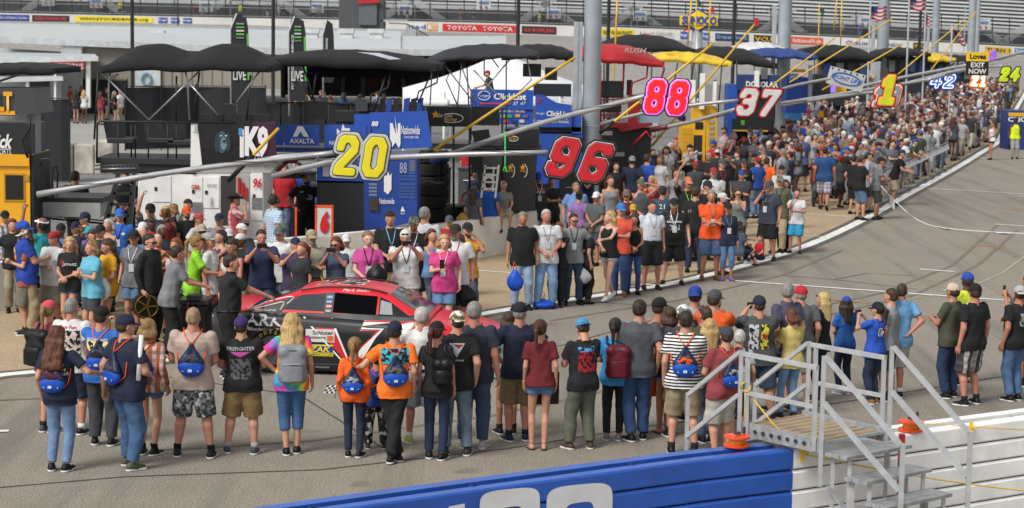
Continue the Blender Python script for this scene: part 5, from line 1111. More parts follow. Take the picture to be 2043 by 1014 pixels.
for x, y0, y1 in ((1008, 262, 330),): o = MB().tube([P(x, y0, 45.5), P(x, y1, 45.5), P(x - 4, y1 + 10, 45.5), P(x + 4, y1 + 14, 45.5), P(x, y1 + 2, 45.5)], .02, 6).obj('strap', paint('2cb85a', .6), None, True); tag(o, 'bright green strap hanging from the deck of the black wagon', 'strap')
# kroger blue wagons
w = Wg('team_wagon', 'blue number 37 wagon with ClickList banners left of the steel pole', 1040, 54)
w.box('banner', 938, 180, 1064, 217, .05, BANB, -.1); w.txt('ClickList', 985, 187, 1050, 199, WH, -.1, bold=.03); w.rod('logo_ring', [(966 + 12 * math.cos(a), 191 + 9 * math.sin(a)) for a in np.linspace(0, 6.3, 20)], .012, WH, [-.14] * 20); w.txt('Kroger', 956, 188, 976, 195, WH, -.1); w.txt('37  47', 1023, 203, 1049, 210, WH, -.1, shear=.3); w.box('stripe', 958, 206, 1018, 208, .01, paint('c83c4c'), -.13)
w.box('banner', 995, 218, 1064, 248, .05, BANB, -.05); w.txt('DAUGHERTY RACING', 997, 218, 1047, 224, WH, -.05)
for k, (x, y, c_) in enumerate(((998, 229, '9cae3c'), (1012, 229, '3c9c5a'), (1028, 228, 'd8962c'), (1043, 229, '5a6a8a'), (1004, 239, 'b84a3c'), (1020, 239, '2a3a6a'), (1036, 239, 'c8ccd0'))): w.box('sponsor_patch', x, y, x + 10, y + 6, .01, paint(c_), -.08)
w.quad('banner', [(1068, 188), (1085, 190), (1110, 205), (1140, 210), (1140, 254), (1068, 254)], .05, BANB, -.12); w.txt('ClickList', 1090, 222, 1136, 232, WH, -.12, bold=.03); w.txt('JTG DAUGHERTY RACING', 1070, 241, 1135, 247, WH, -.12); w.txt('Kroger', 1071, 224, 1087, 230, WH, -.12); w.txt('37', 1070, 196, 1081, 205, REDN, -.12, shear=.3, bold=.03); w.txt('37  47', 1116, 234, 1135, 239, WH, -.12, shear=.3)
w.box('cabinet', 1070, 268, 1162, 400, 1.6, BANB); w.box('cabinet', 1140, 225, 1160, 270, 1.2, BANB); w.box('upper_screen', 1064, 168, 1140, 192, .1, paint('20242c', .4), .4); w.txt('oss', 1118, 197, 1140, 208, WH, .38, bold=.03); w.box('shelf', 1075, 254, 1160, 262, 1.4, TB)
w.rod('rail', [(940, 178), (940, 300)], .02, TB); w.canopy(1000, 1150, 88, 108, 3, CAN, .6, valance=12)
w.box('cabinet', 935, 300, 1070, 330, 1.2, paint('16181c'), .8)
# red wagon behind the 88 board
w = Wg('team_wagon', 'red wagon with a red canopy and red tube seats right of the steel pole', 1260, 56)
RW = paint('ac1620', .45, grime=.08); w.canopy(1128, 1326, 88, 118, 2.8, RW, -.2, valance=11, tilt=14); w.txt('RUSH', 1245, 96, 1290, 105, paint('d8c8b8'), -.5, shear=.3)
for pts in ([(1293, 125), (1290, 155), (1262, 165), (1255, 200)], [(1322, 124), (1325, 140), (1318, 160)], [(1198, 130), (1198, 260)], [(1245, 120), (1243, 180)]): w.rod('canopy_pole', pts, .03, RW)
w.box('deck', 1192, 246, 1282, 256, 1.6, RW); w.box('side_panel', 1252, 190, 1278, 255, .1, RW, -.1); w.box('seat_back', 1196, 162, 1245, 195, .1, SEAT, .2, bevel=.03); w.box('seat_back', 1250, 160, 1262, 190, .1, SEAT, .3, bevel=.02); w.box('seat_cushion', 1200, 210, 1240, 224, .5, SEAT, -.1, bevel=.02)
w.rod('rail', [(1196, 200), (1280, 195)], .022, RW, [-.2] * 2); w.rod('rail', [(1196, 230), (1250, 228)], .022, RW, [-.2] * 2); w.box('cabinet', 1198, 256, 1300, 400, 1.6, paint('17181a', .5)); w.box('label_plate', 1200, 262, 1222, 270, .02, paint('9a9a9a'), -.02); w.box('label_plate', 1226, 304, 1246, 312, .02, paint('8a8a8a'), -.02)
w.quad('tipped_lid', [(1230, 255), (1300, 245), (1304, 250), (1240, 264)], .8, paint('8c1420', .4), -.3); w.rod('frame', [(1262, 290), (1290, 262), (1300, 280)], .04, RW, [-.3] * 3); w.box('screen', 1272, 225, 1318, 245, .05, paint('8fa4b8', .2), -.1)
# black and yellow canopies, yellow wagon
w = Wg('team_wagon', 'yellow wagon numbered 15 with a yellow canopy and tool drawers', 1390, 64)
YW2 = paint('d8a416', .4, grime=.08); w.box('cabinet', 1360, 248, 1408, 345, 1.7, YW2); w.quad('cabinet_side', [(1408, 212), (1430, 216), (1430, 330), (1408, 345)][::-1], 1.2, YW2, .02); w.box('upper_cabinet', 1384, 212, 1426, 250, 1.2, YW2, .05)
for k in range(3): w.box('drawer', 1362, 256 + k * 16, 1381, 269 + k * 16, .015, paint('c89410', .4), -.015)
for k in range(7): w.box('drawer', 1414, 240 + k * 11, 1425, 246 + k * 11, .015, paint('a9a49a', .4, .3), -.015)
w.box('tool_panel', 1383, 270, 1401, 312, .03, paint('1e1e1e', .5), -.02); w.box('cutout', 1387, 244, 1403, 258, .02, KB, -.02); w.txt('15', 1366, 310, 1400, 334, paint('2c50a8'), -.04, shear=.1, bold=.08)
w.canopy(1300, 1461, 104, 118, 2.4, paint('d8b82c', .6), 1, valance=10, tilt=12); w.txt('MENARDS', 1330, 107, 1346, 112, REDN, .9)
for pts in ([(1352, 125), (1346, 160)], [(1385, 125), (1378, 165)], [(1440, 130), (1432, 235)]): w.rod('canopy_pole', pts, .025, TB, [1, 1])
w.box('screen', 1413, 138, 1436, 162, .05, paint('a8aaa8', .3), -.2); w.box('white_pillar', 1396, 147, 1407, 218, .3, WAG, -.3); w.box('white_pillar', 1422, 160, 1430, 212, .3, WAG, -.2); w.box('pillar', 1376, 160, 1388, 205, .3, WAG, -.1)
w = Wg('tent', 'wide black arched canopy standing behind the red and yellow ones', 1290, 70, 'tent'); w.canopy(1196, 1387, 69, 96, 5, CAN, 0, valance=10, tilt=6)
for pts in ([(1205, 96), (1205, 250)], [(1300, 100), (1300, 240)], [(1380, 100), (1380, 235)]): w.rod('tent_pole', pts, .03, TB)
w = Wg('tent', 'long black canopy beyond the yellow canopy, sloping to the right', 1460, 74, 'tent'); w.canopy(1380, 1552, 94, 120, 5, CAN, 0, valance=10, tilt=16)
for pts in ([(1395, 110), (1395, 230)], [(1470, 118), (1470, 230)], [(1545, 130), (1545, 235)]): w.rod('tent_pole', pts, .03, TB)
w = Wg('tent', 'blue and white canopy right of the black ones', 1560, 84, 'tent'); w.canopy(1500, 1632, 96, 110, 5, paint('1b3878', .7), 0, valance=8, tilt=4); w.canopy(1480, 1580, 84, 100, 6, paint('c8c8c8', .7), 4, valance=4)
for pts in ([(1505, 110), (1505, 215)], [(1625, 116), (1625, 215)]): w.rod('tent_pole', pts, .03, TB)
# dark blue solar wagon and others behind the 37
w = Wg('team_wagon', 'dark blue wagon with DC Solar banner behind the 37 board', 1490, 72)
w.box('banner', 1470, 150, 1556, 180, .06, paint('1c3468', .5), -.1); w.txt('DC SOLAR', 1488, 163, 1553, 174, WH, -.1, bold=.04); w.box('cabinet', 1449, 169, 1472, 345, 1.4, BANB); w.box('cabinet', 1474, 182, 1545, 262, 1.4, paint('16181e', .5)); w.box('cabinet', 1462, 238, 1540, 262, 1.2, KB, -.3); w.box('white_pillar', 1505, 142, 1515, 185, .3, WAG, -.3)
w.txt('MONSTER', 1478, 240, 1486, 250, paint('5cae2c'), -.32, bold=.05); w.box('monitor', 1518, 136, 1532, 158, .1, paint('5a5e62', .3), -.2); w.box('gold_trim', 1462, 260, 1532, 262, .02, paint('b8902c'), -.32); w.box('shelf', 1472, 262, 1550, 340, 1.2, paint('101114', .6), .2)
w = Wg('team_wagon', 'bright blue and black wagon between the second steel pole and the sponsor board', 1600, 88)
w.box('cabinet', 1568, 155, 1612, 225, 1.6, BANB); w.box('cabinet', 1572, 225, 1600, 240, 1.6, paint('2c7cc0')); w.box('banner', 1573, 147, 1592, 160, .05, paint('3c9cd8'), -.1); w.txt('Jolly', 1575, 148, 1591, 158, WH, -.1, shear=.2, bold=.03); w.box('yellow_trim', 1573, 139, 1608, 144, .3, YW2, -.1); w.box('lit_column', 1612, 130, 1622, 200, .2, paint('9a9cb0', .3), -.2); w.box('cabinet', 1622, 150, 1700, 200, 1.6, paint('24262c', .5), .5); w.box('yellow_cabinet', 1668, 152, 1690, 185, 1.4, YW2, .3); w.box('lit_column', 1658, 150, 1668, 185, .2, glow('8a6ad0', .5), -.2)
w.canopy(1600, 1760, 90, 112, 5, CAN, 2, valance=10, tilt=4)
for k, (x0, x1, y0, y1, Y, cc, lb) in enumerate(((1640, 1735, 100, 185, 112, '1d1f24', 'dark pit wagon left of the third steel pole'), (1770, 1850, 95, 160, 118, '20242c', 'dark pit wagon between the third and fourth steel poles'), (1835, 1900, 105, 160, 135, '17181c', 'black pit wagon below the distant flags'), (1880, 1960, 110, 150, 150, '2a2d33', 'far grey pit wagon near the fifth pole'))):
    w = Wg('team_wagon', lb, (x0 + x1) / 2, Y); w.box('cabinet', x0, y0 + 20, x1, y1 + 25, 2.5, paint(cc, .5)); w.canopy(x0 - 8, x1 + 8, y0, y0 + 12, 5, paint('d0b02c') if k == 2 else CAN, -1, valance=7)
    for q in range(4): w.box('panel', x0 + 4 + q * (x1 - x0) / 4, y0 + 26, x0 + (q + .8) * (x1 - x0) / 4, y0 + 48, .1, paint(['1f4a9c', '8a8c90', '2a2c30', '4a6a9c'][(q + k) % 4]), -.1)
    for q in range(3): w.rod('canopy_pole', [(x0 + q * (x1 - x0) / 2, y0 + 8), (x0 + q * (x1 - x0) / 2, y0 + 40)], .04, TB)
# stacks of tyres behind the pit wall
def tyre(c, tilt=None, grp='tyres stacked behind the pit wall', lab='race tyre lying flat behind the pit wall', src=[]):
    if not src:
        r = MB(); prof = [(.19, .14), (.30, .155), (.345, .12), (.35, 0), (.345, -.12), (.30, -.155), (.19, -.14)]
        for i in range(len(prof)): 
            q = prof[(i + 1) % len(prof)]; r.sheet([[(a[0] * math.cos(t), a[0] * math.sin(t), a[1]) for t in np.linspace(0, 2 * math.pi, 25)] for a in (prof[i], q)])
        src.append(mesh_from(np.array(r.V), r.F)); src[0].materials.append(TY)
        k = MB(); k.sheet([[(rr * math.cos(t), rr * math.sin(t), .158) for t in np.linspace(.3, 1.4, 10)] for rr in (.25, .29)]); k.sheet([[(rr * math.cos(t), rr * math.sin(t), .158) for t in np.linspace(3.4, 4.5, 10)] for rr in (.25, .29)]); src.append(mesh_from(np.array(k.V), k.F)); src[1].materials.append(paint('c8c034', .5))
    o = bpy.data.objects.new('tyre', src[0]); COL.objects.link(o); o.location = c; tag(o, lab, 'tyre', grp)
    q = bpy.data.objects.new('tyre_marking', src[1]); COL.objects.link(q); q.parent = o; o.rotation_euler = (tilt or 0, 0, c[0] * 7 % 6); return o
for px, nst, Y in ((862, 5, 48.5), (895, 2, 47.6), (872, 1, 47.3), (925, 2, 48.2), (850, 7, 50.5), (868, 7, 50.8), (900, 3, 49.6), (946, 1, 48.8), (955, 1, 50.2)):
    x = P(px, 400, Y).x
    for k in range(nst): tyre((x, Y, .17 + k * .32))

w = Wg('equipment_cart', 'black equipment cart with cables behind the tail of the race car', 385, 32.6, 'cart'); w.box('case', 360, 612, 412, 668, .5, KB, bevel=.02); w.box('shelf', 356, 600, 416, 608, .55, paint('2c2d30', .4)); w.box('battery', 372, 590, 398, 602, .3, paint('3a3c40', .5)); w.rod('handle', [(358, 612), (350, 588), (366, 582)], .02, TUBE)
for k in range(4): w.rod('cable', [(366 + k * 10, 602), (360 + k * 12, 622 + k * 5), (372 + k * 9, 650)], .012, paint('b01c24') if k == 1 else KB, [-.1, -.2, -.15])
wheels(w, (366, 406), 680, .12)

rg0 = random.Random(5)
for k in range(34):
    px, Y = (rg0.uniform(860, 1150), rg0.uniform(50.5, 56)) if k < 10 else (rg0.uniform(1200, 1460), rg0.uniform(59.5, 66)) if k < 22 else (rg0.uniform(540, 735), rg0.uniform(50, 58))
    c = P(px, 300, Y); c.z = 0; cc = rg0.choice(['1a1b1e', '2a2c30', '24478c', 'a8aaad', '8c1a20', '17181a', '3a3c40']); w1, h1 = rg0.uniform(.4, .9), rg0.uniform(.5, 1.7)
    e = empty('equipment_case', c, rg0.uniform(-.4, .4), '%s equipment case standing among the team wagons' % {'1a1b1e': 'black', '2a2c30': 'dark grey', '24478c': 'blue', 'a8aaad': 'silver', '8c1a20': 'red', '17181a': 'black', '3a3c40': 'grey'}[cc], 'case', 'equipment cases among the team wagons')
    MB().box((0, 0, h1 / 2), (w1, .5, h1)).obj('case_body', paint(cc, .45), e, bevel=.02); MB().box((0, -.01, h1 + .03), (w1 * 1.04, .54, .06)).obj('lid', paint('2c2d30', .5), e); MB().tube([(-.12, -.27, h1 * .8), (-.12, -.31, h1 * .8), (.12, -.31, h1 * .8), (.12, -.27, h1 * .8)], .012, 5).obj('handle', TUBE, e)
    if h1 > 1: MB().tube([(w1 * .3 * math.cos(q), -.28, h1 * .45 + .2 * math.sin(q)) for q in np.linspace(0, 12, 30)], .014, 5).obj('coiled_hose', paint(rg0.choice(['c8a020', '1a1a1c', 'a02024']), .6), e, True)
# ------------------------------------------------------------------ background: fences, garages, tent, track wall, grandstand
FENCE = paint('202226', .9, grime=.1, scale=.6); 
def fence(px0, px1, yt, Y0, Y1, label, h=None):
    A, B = P(px0, 200, Y0), P(px1, 200, Y1); A.z = B.z = 0; h = P((px0 + px1) / 2, yt, (Y0 + Y1) / 2).z; e = empty('fence', A, 0, label, 'fence'); d = (B - A); n = int(d.length / 2.4) + 1
    g = [[A * 0 + d * (i / (n * 4)) + Vector((0, .05 * math.sin(i * 1.7), z)) for i in range(n * 4 + 1)] for z in (.05, h * .5, h - .05)]; o = MB().sheet(g).obj('windscreen', FENCE, e); o.modifiers.new('t', 'SOLIDIFY').thickness = .01
    for i in range(n + 1): MB().tube([d * (i / n) + Vector((0, -.06, 0)), d * (i / n) + Vector((0, -.06, h + .08))], .03, 6).obj('post', TB, e)
    MB().tube([Vector((0, -.06, h)), d + Vector((0, -.06, h))], .022, 6).obj('top_rail', TB, e)
fence(72, 139, 196, 66, 66, 'black screened fence panel behind the yellow wagon'); fence(250, 392, 172, 82, 84, 'black screened fence along the paddock, left half'); fence(392, 530, 172, 84, 84, 'black screened fence along the paddock, right half'); fence(130, 255, 158, 112, 112, 'dark screened fence by the concession stand')
fence(520, 860, 205, 88, 90, 'dark screened fence behind the blue wagon'); 
for k, (x0, x1, y0, cc) in enumerate(((123, 153, 288, '7d776c'), (153, 193, 288, 'b8b3a8'), (193, 232, 280, 'bdb7ac'))):
    A, B = P(x0, 335, 70), P(x1, y0, 70); e = MB(Matrix.Translation((A.x, 70, 0))).box(((B.x - A.x) / 2, 0, B.z / 2), (B.x - A.x - .03, .9, B.z)).obj('concrete_block', paint(cc, .9, grime=.3, scale=2), None, bevel=.04)
    tag(e, ['weathered brown-grey concrete block at the end of the row', 'whitewashed concrete block with a rust streak in the row', 'whitewashed concrete block at the right of the row'][k], 'concrete block')
# white tent
w = Wg('tent', 'large white pole tent with a peaked roof and scalloped edge behind the black wagon', 1000, 76, 'tent')
pk = P(1005, 104, 80); ring = []
for k in range(24): a = k / 24 * 2 * math.pi; ring.append(Vector((pk.x + 3.95 * math.copysign(abs(math.cos(a)) ** .85, math.cos(a)), 80 + 4.5 * math.copysign(abs(math.sin(a)) ** .6, math.sin(a)), P(1000, 185, 76).z)))
g = [[pk.lerp(r_, t) - Vector((0, 0, .12 * math.sin(math.pi * t))) for r_ in ring + ring[:1]] for t in (0.02, .15, .35, .6, .8, 1)] + [[r_ - Vector((0, 0, .45)) for r_ in ring + ring[:1]]]
MB(w.T).sheet(g).obj('roof', paint('d4d6d8', .6, grime=.03), w.e, True)
for k in range(0, 24, 4): MB(w.T).tube([ring[k], Vector((ring[k].x, ring[k].y, 0))], .05, 6).obj('tent_pole', WAG, w.e)
w = Wg('golf_cart', 'white golf cart roof between the tyre stacks and the tent', 878, 70, 'golf cart'); w.box('roof', 840, 200, 895, 212, 1.6, WAG, bevel=.08); w.box('body', 845, 225, 892, 250, 1.5, WAG, bevel=.1); w.rod('roof_post', [(843, 210), (843, 230)], .03, TB); w.rod('roof_post', [(890, 210), (890, 230)], .03, TB); w.box('windscreen', 846, 212, 888, 226, .02, glass('3a4650', .1)); wheels(w, (852, 886), 255, .22)
# garage and concession buildings
ROOF = paint('b0b5b7', .5, grime=.06, scale=.3); SID = paint('a9adb0', .7, grime=.1, scale=.5); DKW = paint('8d877c', .8, grime=.12, scale=.5)
w = Wg('garage_building', 'long garage building with a pale sloping metal roof and dark open bays', 500, 118, 'building')
w.box('wall', 165, 96, 560, 172, .3, DKW, -5.6); w.box('wall', 560, 100, 980, 190, .3, paint('3a3a3c', .8), 8)
q = [P(0, 76, 112), P(560, 100, 112), P(800, 100, 112), P(800, 62, 140), P(560, 60, 140), P(0, 48, 140)]; MB(w.T).add(q, [(0, 1, 4, 5), (1, 2, 3, 4)]).obj('roof', ROOF, w.e)
MB(w.T).bar(P(0, 79, 112), P(560, 103, 112), .25, .35).obj('gutter', paint('b4b7b9', .5), w.e); MB(w.T).bar(P(560, 103, 112), P(1000, 106, 112), .25, .35).obj('gutter', paint('b4b7b9', .5), w.e)
MB(w.T).add([P(560, 102, 112), P(1010, 106, 112), P(1010, 72, 135), P(560, 72, 135)], [(0, 1, 2, 3)]).obj('roof', ROOF, w.e)
w.box('parapet', 160, 59, 830, 75, .4, paint('a6aaac', .6), 30); w.box('parapet', -60, 49, 200, 64, .4, paint('b9bdbf', .6), 36)
for x in (150, 310, 620, 690, 750): 
    o = w.box('roof_vent', x - 12, 66 - (x > 500) * 4, x + 14, 82 - (x > 500) * 4, .8, paint('c8cbcc', .5), 10, bevel=.05); w.box('vent_cap', x - 17, 62 - (x > 500) * 4, x + 16, 70 - (x > 500) * 4, .9, paint('c0c3c5', .5), 9.9, parent=o)
for k in range(14): x = 262 + k * 20; w.box('wall_seam', x, 104, x + 1, 170, .02, paint('6e695f'), -5.65)
for k in range(11):
    x = 560 + k * 40; w.box('column', x, 105, x + 9, 195, .4, paint('2a2a2d'), 7.4); 
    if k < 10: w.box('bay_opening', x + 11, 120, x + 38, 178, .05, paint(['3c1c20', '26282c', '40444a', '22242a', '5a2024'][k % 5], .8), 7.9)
w.box('display_banner', 270, 133, 320, 172, .05, paint('c0c6c8', .6), -5.8); w.rod('banner_ring', [(292 + 9 * math.cos(a), 158 + 12 * math.sin(a)) for a in np.linspace(0, 6.3, 16)], .06, paint('6a9ab0'), [-5.9] * 16)
w = Wg('concession_stand', 'white concession building with a red sign under its porch roof', 90, 104, 'building')
MB(w.T).add([P(-60, 120, 104), P(196, 116, 104), P(190, 108, 112), P(-60, 92, 118)], [(0, 1, 2, 3)]).obj('roof', ROOF, w.e); MB(w.T).bar(P(-60, 123, 103.9), P(196, 117, 103.9), .2, .25).obj('gutter', paint('c2c5c7', .5), w.e); MB(w.T).add([P(-60, 158, 102), P(126, 154, 102), P(115, 149, 106), P(-60, 148, 106)], [(0, 1, 2, 3)]).obj('porch_roof', ROOF, w.e); MB(w.T).bar(P(-60, 162, 101.9), P(126, 157, 101.9), .15, .2).obj('gutter', paint('c2c5c7'), w.e)
w.box('wall', -60, 118, 162, 215, .3, SID, 4); w.box('doorway', 60, 160, 105, 212, .1, paint('35373a'), 3.8); w.box('wall', 100, 158, 122, 210, .1, paint('b9bcc0'), 2); w.box('post', 172, 122, 179, 215, .25, WAG); w.box('post', 52, 160, 57, 212, .2, WAG, -2); w.box('post', 108, 140, 111, 205, .2, WAG, -2)
w.box('sign_board', 100, 125, 169, 139, .08, paint('9c1c24', .6), -.3); w.txt('CONCESSIONS', 84, 127, 166, 137, paint('d8c8c8'), -.32, bold=.01)
w.box('side_wall', 122, 80, 162, 118, .2, paint('a4a9ae', .7), 8)
# tall dark posts
for px, yb, Y, lb in ((264, 95, 96, 'tall thin black post left of the wavy canopy'), (545, 106, 96, 'tall thin black post behind the flat black canopy'), (355, 55, 150, 'short distant black fence post'), (1033, 92, 96, 'tall thin black post left of the big steel pole'), (1213, 72, 100, 'tall thin black post right of the big steel pole'), (1463, 96, 100, 'tall thin black post beyond the fuel sign'), (1834, 96, 120, 'tall thin black post between the third and fourth steel poles')):
    c = P(px, 100, Y); tag(MB().tube([(c.x, Y, 0), (c.x, Y, 16)], .09 if px != 355 else .05, 8).obj('post', TB), lb, 'post')
# feather flags
for px0, y0, px1, y1, Y, tx_, lb in ((461, 28, 499, 200, 62, 'MONSTER', 'tall black feather flag with green stripes behind the wavy canopy'), (577, 34, 613, 202, 62, 'PIT ROAD', 'tall black feather flag with green edging above the flat canopy'), (645, 40, 668, 165, 66, 'PIT ROAD', 'narrow navy feather flag with white upright lettering')):
    w = Wg('feather_flag', lb, (px0 + px1) / 2, Y, 'flag'); wd_ = px1 - px0; pts = [(px0 + 2, y1), (px0, y0 + 30), (px0 + wd_ * .1, y0 + 6), (px0 + wd_ * .35, y0), (px0 + wd_ * .8, y0 + 8), (px0 + wd_ * .9, y0 + 30), (px1, y1 - 20), (px1 - 4, y1)]
    w.quad('cloth', pts[::-1], .02, paint('14171c', .7), 0); w.rod('flag_pole', [(px0, y1 + 30), (px0 - 1, y0 + 30), (px0 + wd_ * .3, y0 - 1)], .03, paint('b8b8b8'))
    if wd_ > 30:
        for k in range(5): w.box('flag_print', px0 + 10, y0 + 18 + k * 7, px1 - 12, y0 + 21 + k * 7, .01, paint(['8a8c8e', '55a83c', 'c0c4c6', '5fb43c', '6a6c70'][k]), -.03)
        w.quad('flag_stripe', [(px1 - 7, y0 + 40), (px1 - 4, y0 + 40), (px1 - 1, y1 - 40), (px1 - 5, y1 - 40)][::-1], .01, paint('4fa838'), -.03); w.txt('LIVE', px0 + 4, y1 - 60, px1 - 8, y1 - 40, paint('c8ccc8'), -.02, bold=.02)
    if 'PIT' in tx_:
        me = textmesh('PIT ROAD EXPERIENCE', 1, bold=.02).copy(); lo_ = min(v.co.x for v in me.vertices); hi_ = max(v.co.x for v in me.vertices)
        for v in me.vertices: t = (v.co.x - lo_) / (hi_ - lo_); q = P(px0 + 4 + 3 - v.co.y * 6 + 2 * t * 0, y1 - 24 - (y1 - y0 - 60) * t, Y - .04); v.co = q - w.b
        link('flag_lettering', me, paint('c8ccd0', .6), w.e)
# far track and its wall with advertising
TRK = groundmat('far_track_asphalt', '8a8580', '7e7a76', sc_=.05, fine=8)
WX = [(-80, 24, 42), (0, 26, 44), (480, 36, 50), (800, 42, 62), (1000, 47, 68), (1300, 57, 78), (1500, 66, 88), (1750, 78, 96), (2043, 94, 112), (2150, 100, 118)]
def wy(px, k): return float(np.interp(px, [r_[0] for r_ in WX], [r_[k] for r_ in WX]))
YB = 230
xs_ = list(range(-80, 2160, 40)); g = [[P(x, wy(x, 2) + .3, YB) for x in xs_], [Vector((P(x, 60, 205).x, 205, max(P(x, wy(x, 2) + 12, 205).z, 1.0))) for x in xs_], [Vector((P(x, 60, 190).x, 186, .02)) for x in xs_]]
tag(MB().sheet(g).obj('far_track', TRK), kind='structure')
e = empty('track_wall', P(1000, 60, YB), 0, 'white outer track wall painted with a line of advertisements', 'wall'); Tw = Matrix.Translation(-e.location)
MB(Tw).sheet([[P(x, wy(x, 2), YB) for x in xs_], [P(x, wy(x, 1), YB) for x in xs_], [P(x, wy(x, 1), YB) + Vector((0, .8, 0)) for x in xs_], [P(x, wy(x, 2), YB) + Vector((0, .8, 0)) for x in xs_]]).obj('concrete', paint('cbcac6', .7, grime=.08, scale=.3), e)
for x0, x1, tx_, cb, ct in ((-10, 58, 'Richmond Business Systems', '2b3f86', 'b8c0d8'), (64, 138, 'VIRGINIA IS FOR RACING LOVERS', '1a1a1c', 'c84a4a'), (149, 305, 'WHOSYOURDRIVER.org', 'e0cc2c', '2a2a24'), (316, 334, 'Kroger', '2a4f98', 'd8d8e0'), (341, 358, 'Kroger', '2a4f98', 'd8d8e0'), (365, 383, 'Kroger', '2a4f98', 'd8d8e0'), (812, 852, 'ited', 'd0d0cc', '2c5ca0'), (853, 873, 'E', 'd89a3c', 'd8d0c8'), (883, 1032, 'TOYOTA   TOYOTA', 'c0262c', 'e0d8d8'), (1041, 1110, 'GO BOWLING', '1c1a1c', 'c84040'), (1198, 1266, 'GREAT VIRGINIA PEANUTS', 'dcc42c', '5a5420'), (1276, 1304, 'Live!', 'cbcac6', 'b03038'), (1306, 1345, 'CASINO HOTEL', 'cbcac6', 'a09a98'), (1357, 1372, 'Kroger', '2a4f98', 'd8d8e0'), (1380, 1394, 'Kroger', '2a4f98', 'd8d8e0'), (1402, 1416, 'Kroger', '2a4f98', 'd8d8e0'), (1427, 1494, 'Department', '23335c', '8a98b8'), (1504, 1542, 'VCU', '1c1a18', 'd8a42c'), (1577, 1642, 'VisitRichmondVA.com', 'c84a30', 'e0d0c8'), (1684, 1735, 'ClickList', 'cbcac6', '2a4f98'), (1762, 1800, 'ClickList', 'cbcac6', '2a4f98'), (1822, 1846, 'VCU', '1c1a18', 'd8a42c'), (1965, 2018, 'TURN 1', 'c8a43c', '2a2820'), (2024, 2060, 'Visit', '4a7ab0', 'd8d0b0')):
    m0 = (x0 + x1) / 2; yt_ = lambda x: wy(x, 1) + (wy(x, 2) - wy(x, 1)) * .16; yb_ = lambda x: wy(x, 2) - (wy(x, 2) - wy(x, 1)) * .12
    n = 4; MB(Tw).sheet([[P(x0 + (x1 - x0) * i / n, f_(x0 + (x1 - x0) * i / n), YB - .05) for i in range(n + 1)] for f_ in (yb_, yt_)]).obj('advert', paint(cb, .6, grime=.06), e)
    me = textmesh(tx_, 1, bold=.02, res=1).copy(); xsv = [v.co.x for v in me.vertices]; ysv = [v.co.y for v in me.vertices]; a_, b_ = min(xsv), max(xsv); c_, d_ = min(ysv), max(ysv)
    for v in me.vertices:
        px = x0 + (x1 - x0) * (.06 + .88 * (v.co.x - a_) / (b_ - a_)); t = (v.co.y - c_) / (d_ - c_); v.co = P(px, yb_(px) + (yt_(px) - yb_(px)) * (.2 + .6 * t), YB - .1) - e.location
    link('advert_lettering', me, paint(ct, .6), e)
# catch fence above the wall
e = empty('catch_fence', P(1000, 40, YB + .5), 0, 'dark mesh catch fence on top of the outer track wall', 'fence'); Tc = Matrix.Translation(-e.location)
m, nt, bs = newmat('fence_mesh'); tc = N(nt, 'ShaderNodeTexCoord'); wv = N(nt, 'ShaderNodeTexBrick'); bs.inputs['Base Color'].default_value = (.03, .032, .035, 1); bs.inputs['Alpha'].default_value = .5
MB(Tc).sheet([[P(x, wy(x, 1) - d, YB + .5) for x in xs_] for d in (0, 27)]).obj('mesh_panel', m, e)
for x in range(-60, 2140, 34): MB(Tc).tube([P(x, wy(x, 1), YB + .5), P(x, wy(x, 1) - 55, YB + .5)], .06, 4).obj('post', paint('2c2e30'), e)
for d in (3, 20): MB(Tc).sheet([[P(x, wy(x, 1) - d - q, YB + .45) for x in xs_] for q in (0, 1.2)]).obj('cable', paint('8a8c8e'), e)
# grandstand
e = empty('grandstand', P(1000, 20, 240), 0, 'long aluminium grandstand with rows of empty benches beyond the track', 'grandstand'); Tg = Matrix.Translation(-e.location)
MB(Tg).sheet([[P(x, wy(x, 1) + 2, 236) for x in xs_], [P(x, wy(x, 1) - 26, 236) for x in xs_]]).obj('base_wall', paint('3e4245', .8, grime=.2), e)  # wall grey lightened, distance haze put into the colour
MB(Tg).sheet([[P(x, wy(x, 1) - 26, 236) for x in xs_], [P(x, wy(x, 1) - 34, 236.5) for x in xs_]]).obj('fascia', paint('888b8c', .7), e)
BEN = paint('cbcecf', .5, grime=.12, scale=.2); DKT = paint('66696b', .8)  # bench and riser greys paler too, painted haze over the far stand
for k in range(11):
    d = 36 + k * 7.4; z_ = 240 + k * .8
    MB(Tg).sheet([[P(x, wy(x, 1) - d, z_) for x in xs_], [P(x, wy(x, 1) - d - 3.0, z_) for x in xs_], [P(x, wy(x, 1) - d - 3.0, z_) + Vector((0, .5, 0)) for x in xs_]]).obj('bench_row', BEN, e)
    MB(Tg).sheet([[P(x, wy(x, 1) - d + 4.6, z_ + .1) for x in xs_], [P(x, wy(x, 1) - d - .2, z_ + .3) for x in xs_]]).obj('riser', DKT, e)
for k, (x, dr) in enumerate(((60, -1), (230, 1), (420, -1), (590, 1), (775, -1), (868, 1), (1050, -1), (1130, 1), (1232, -1), (1300, 1), (1530, -1), (1590, 1), (1755, 1), (2010, -1), (1990, 1))):
    y0 = wy(x, 1)
    for q in range(5): MB(Tg).bar(P(x + dr * q * 5, y0 - 6 - 0 * q, 235), P(x - dr * 62 + dr * q * 5, y0 - 50, 235), .12).obj('stair_rail', paint('a9acad', .5), e)
    for x2 in (x - dr * 10, x - dr * 40): MB(Tg).tube([P(x2, y0 - 2, 235.3), P(x2, y0 - 34, 235.3)], .1, 4).obj('stair_post', paint('8d9091'), e)
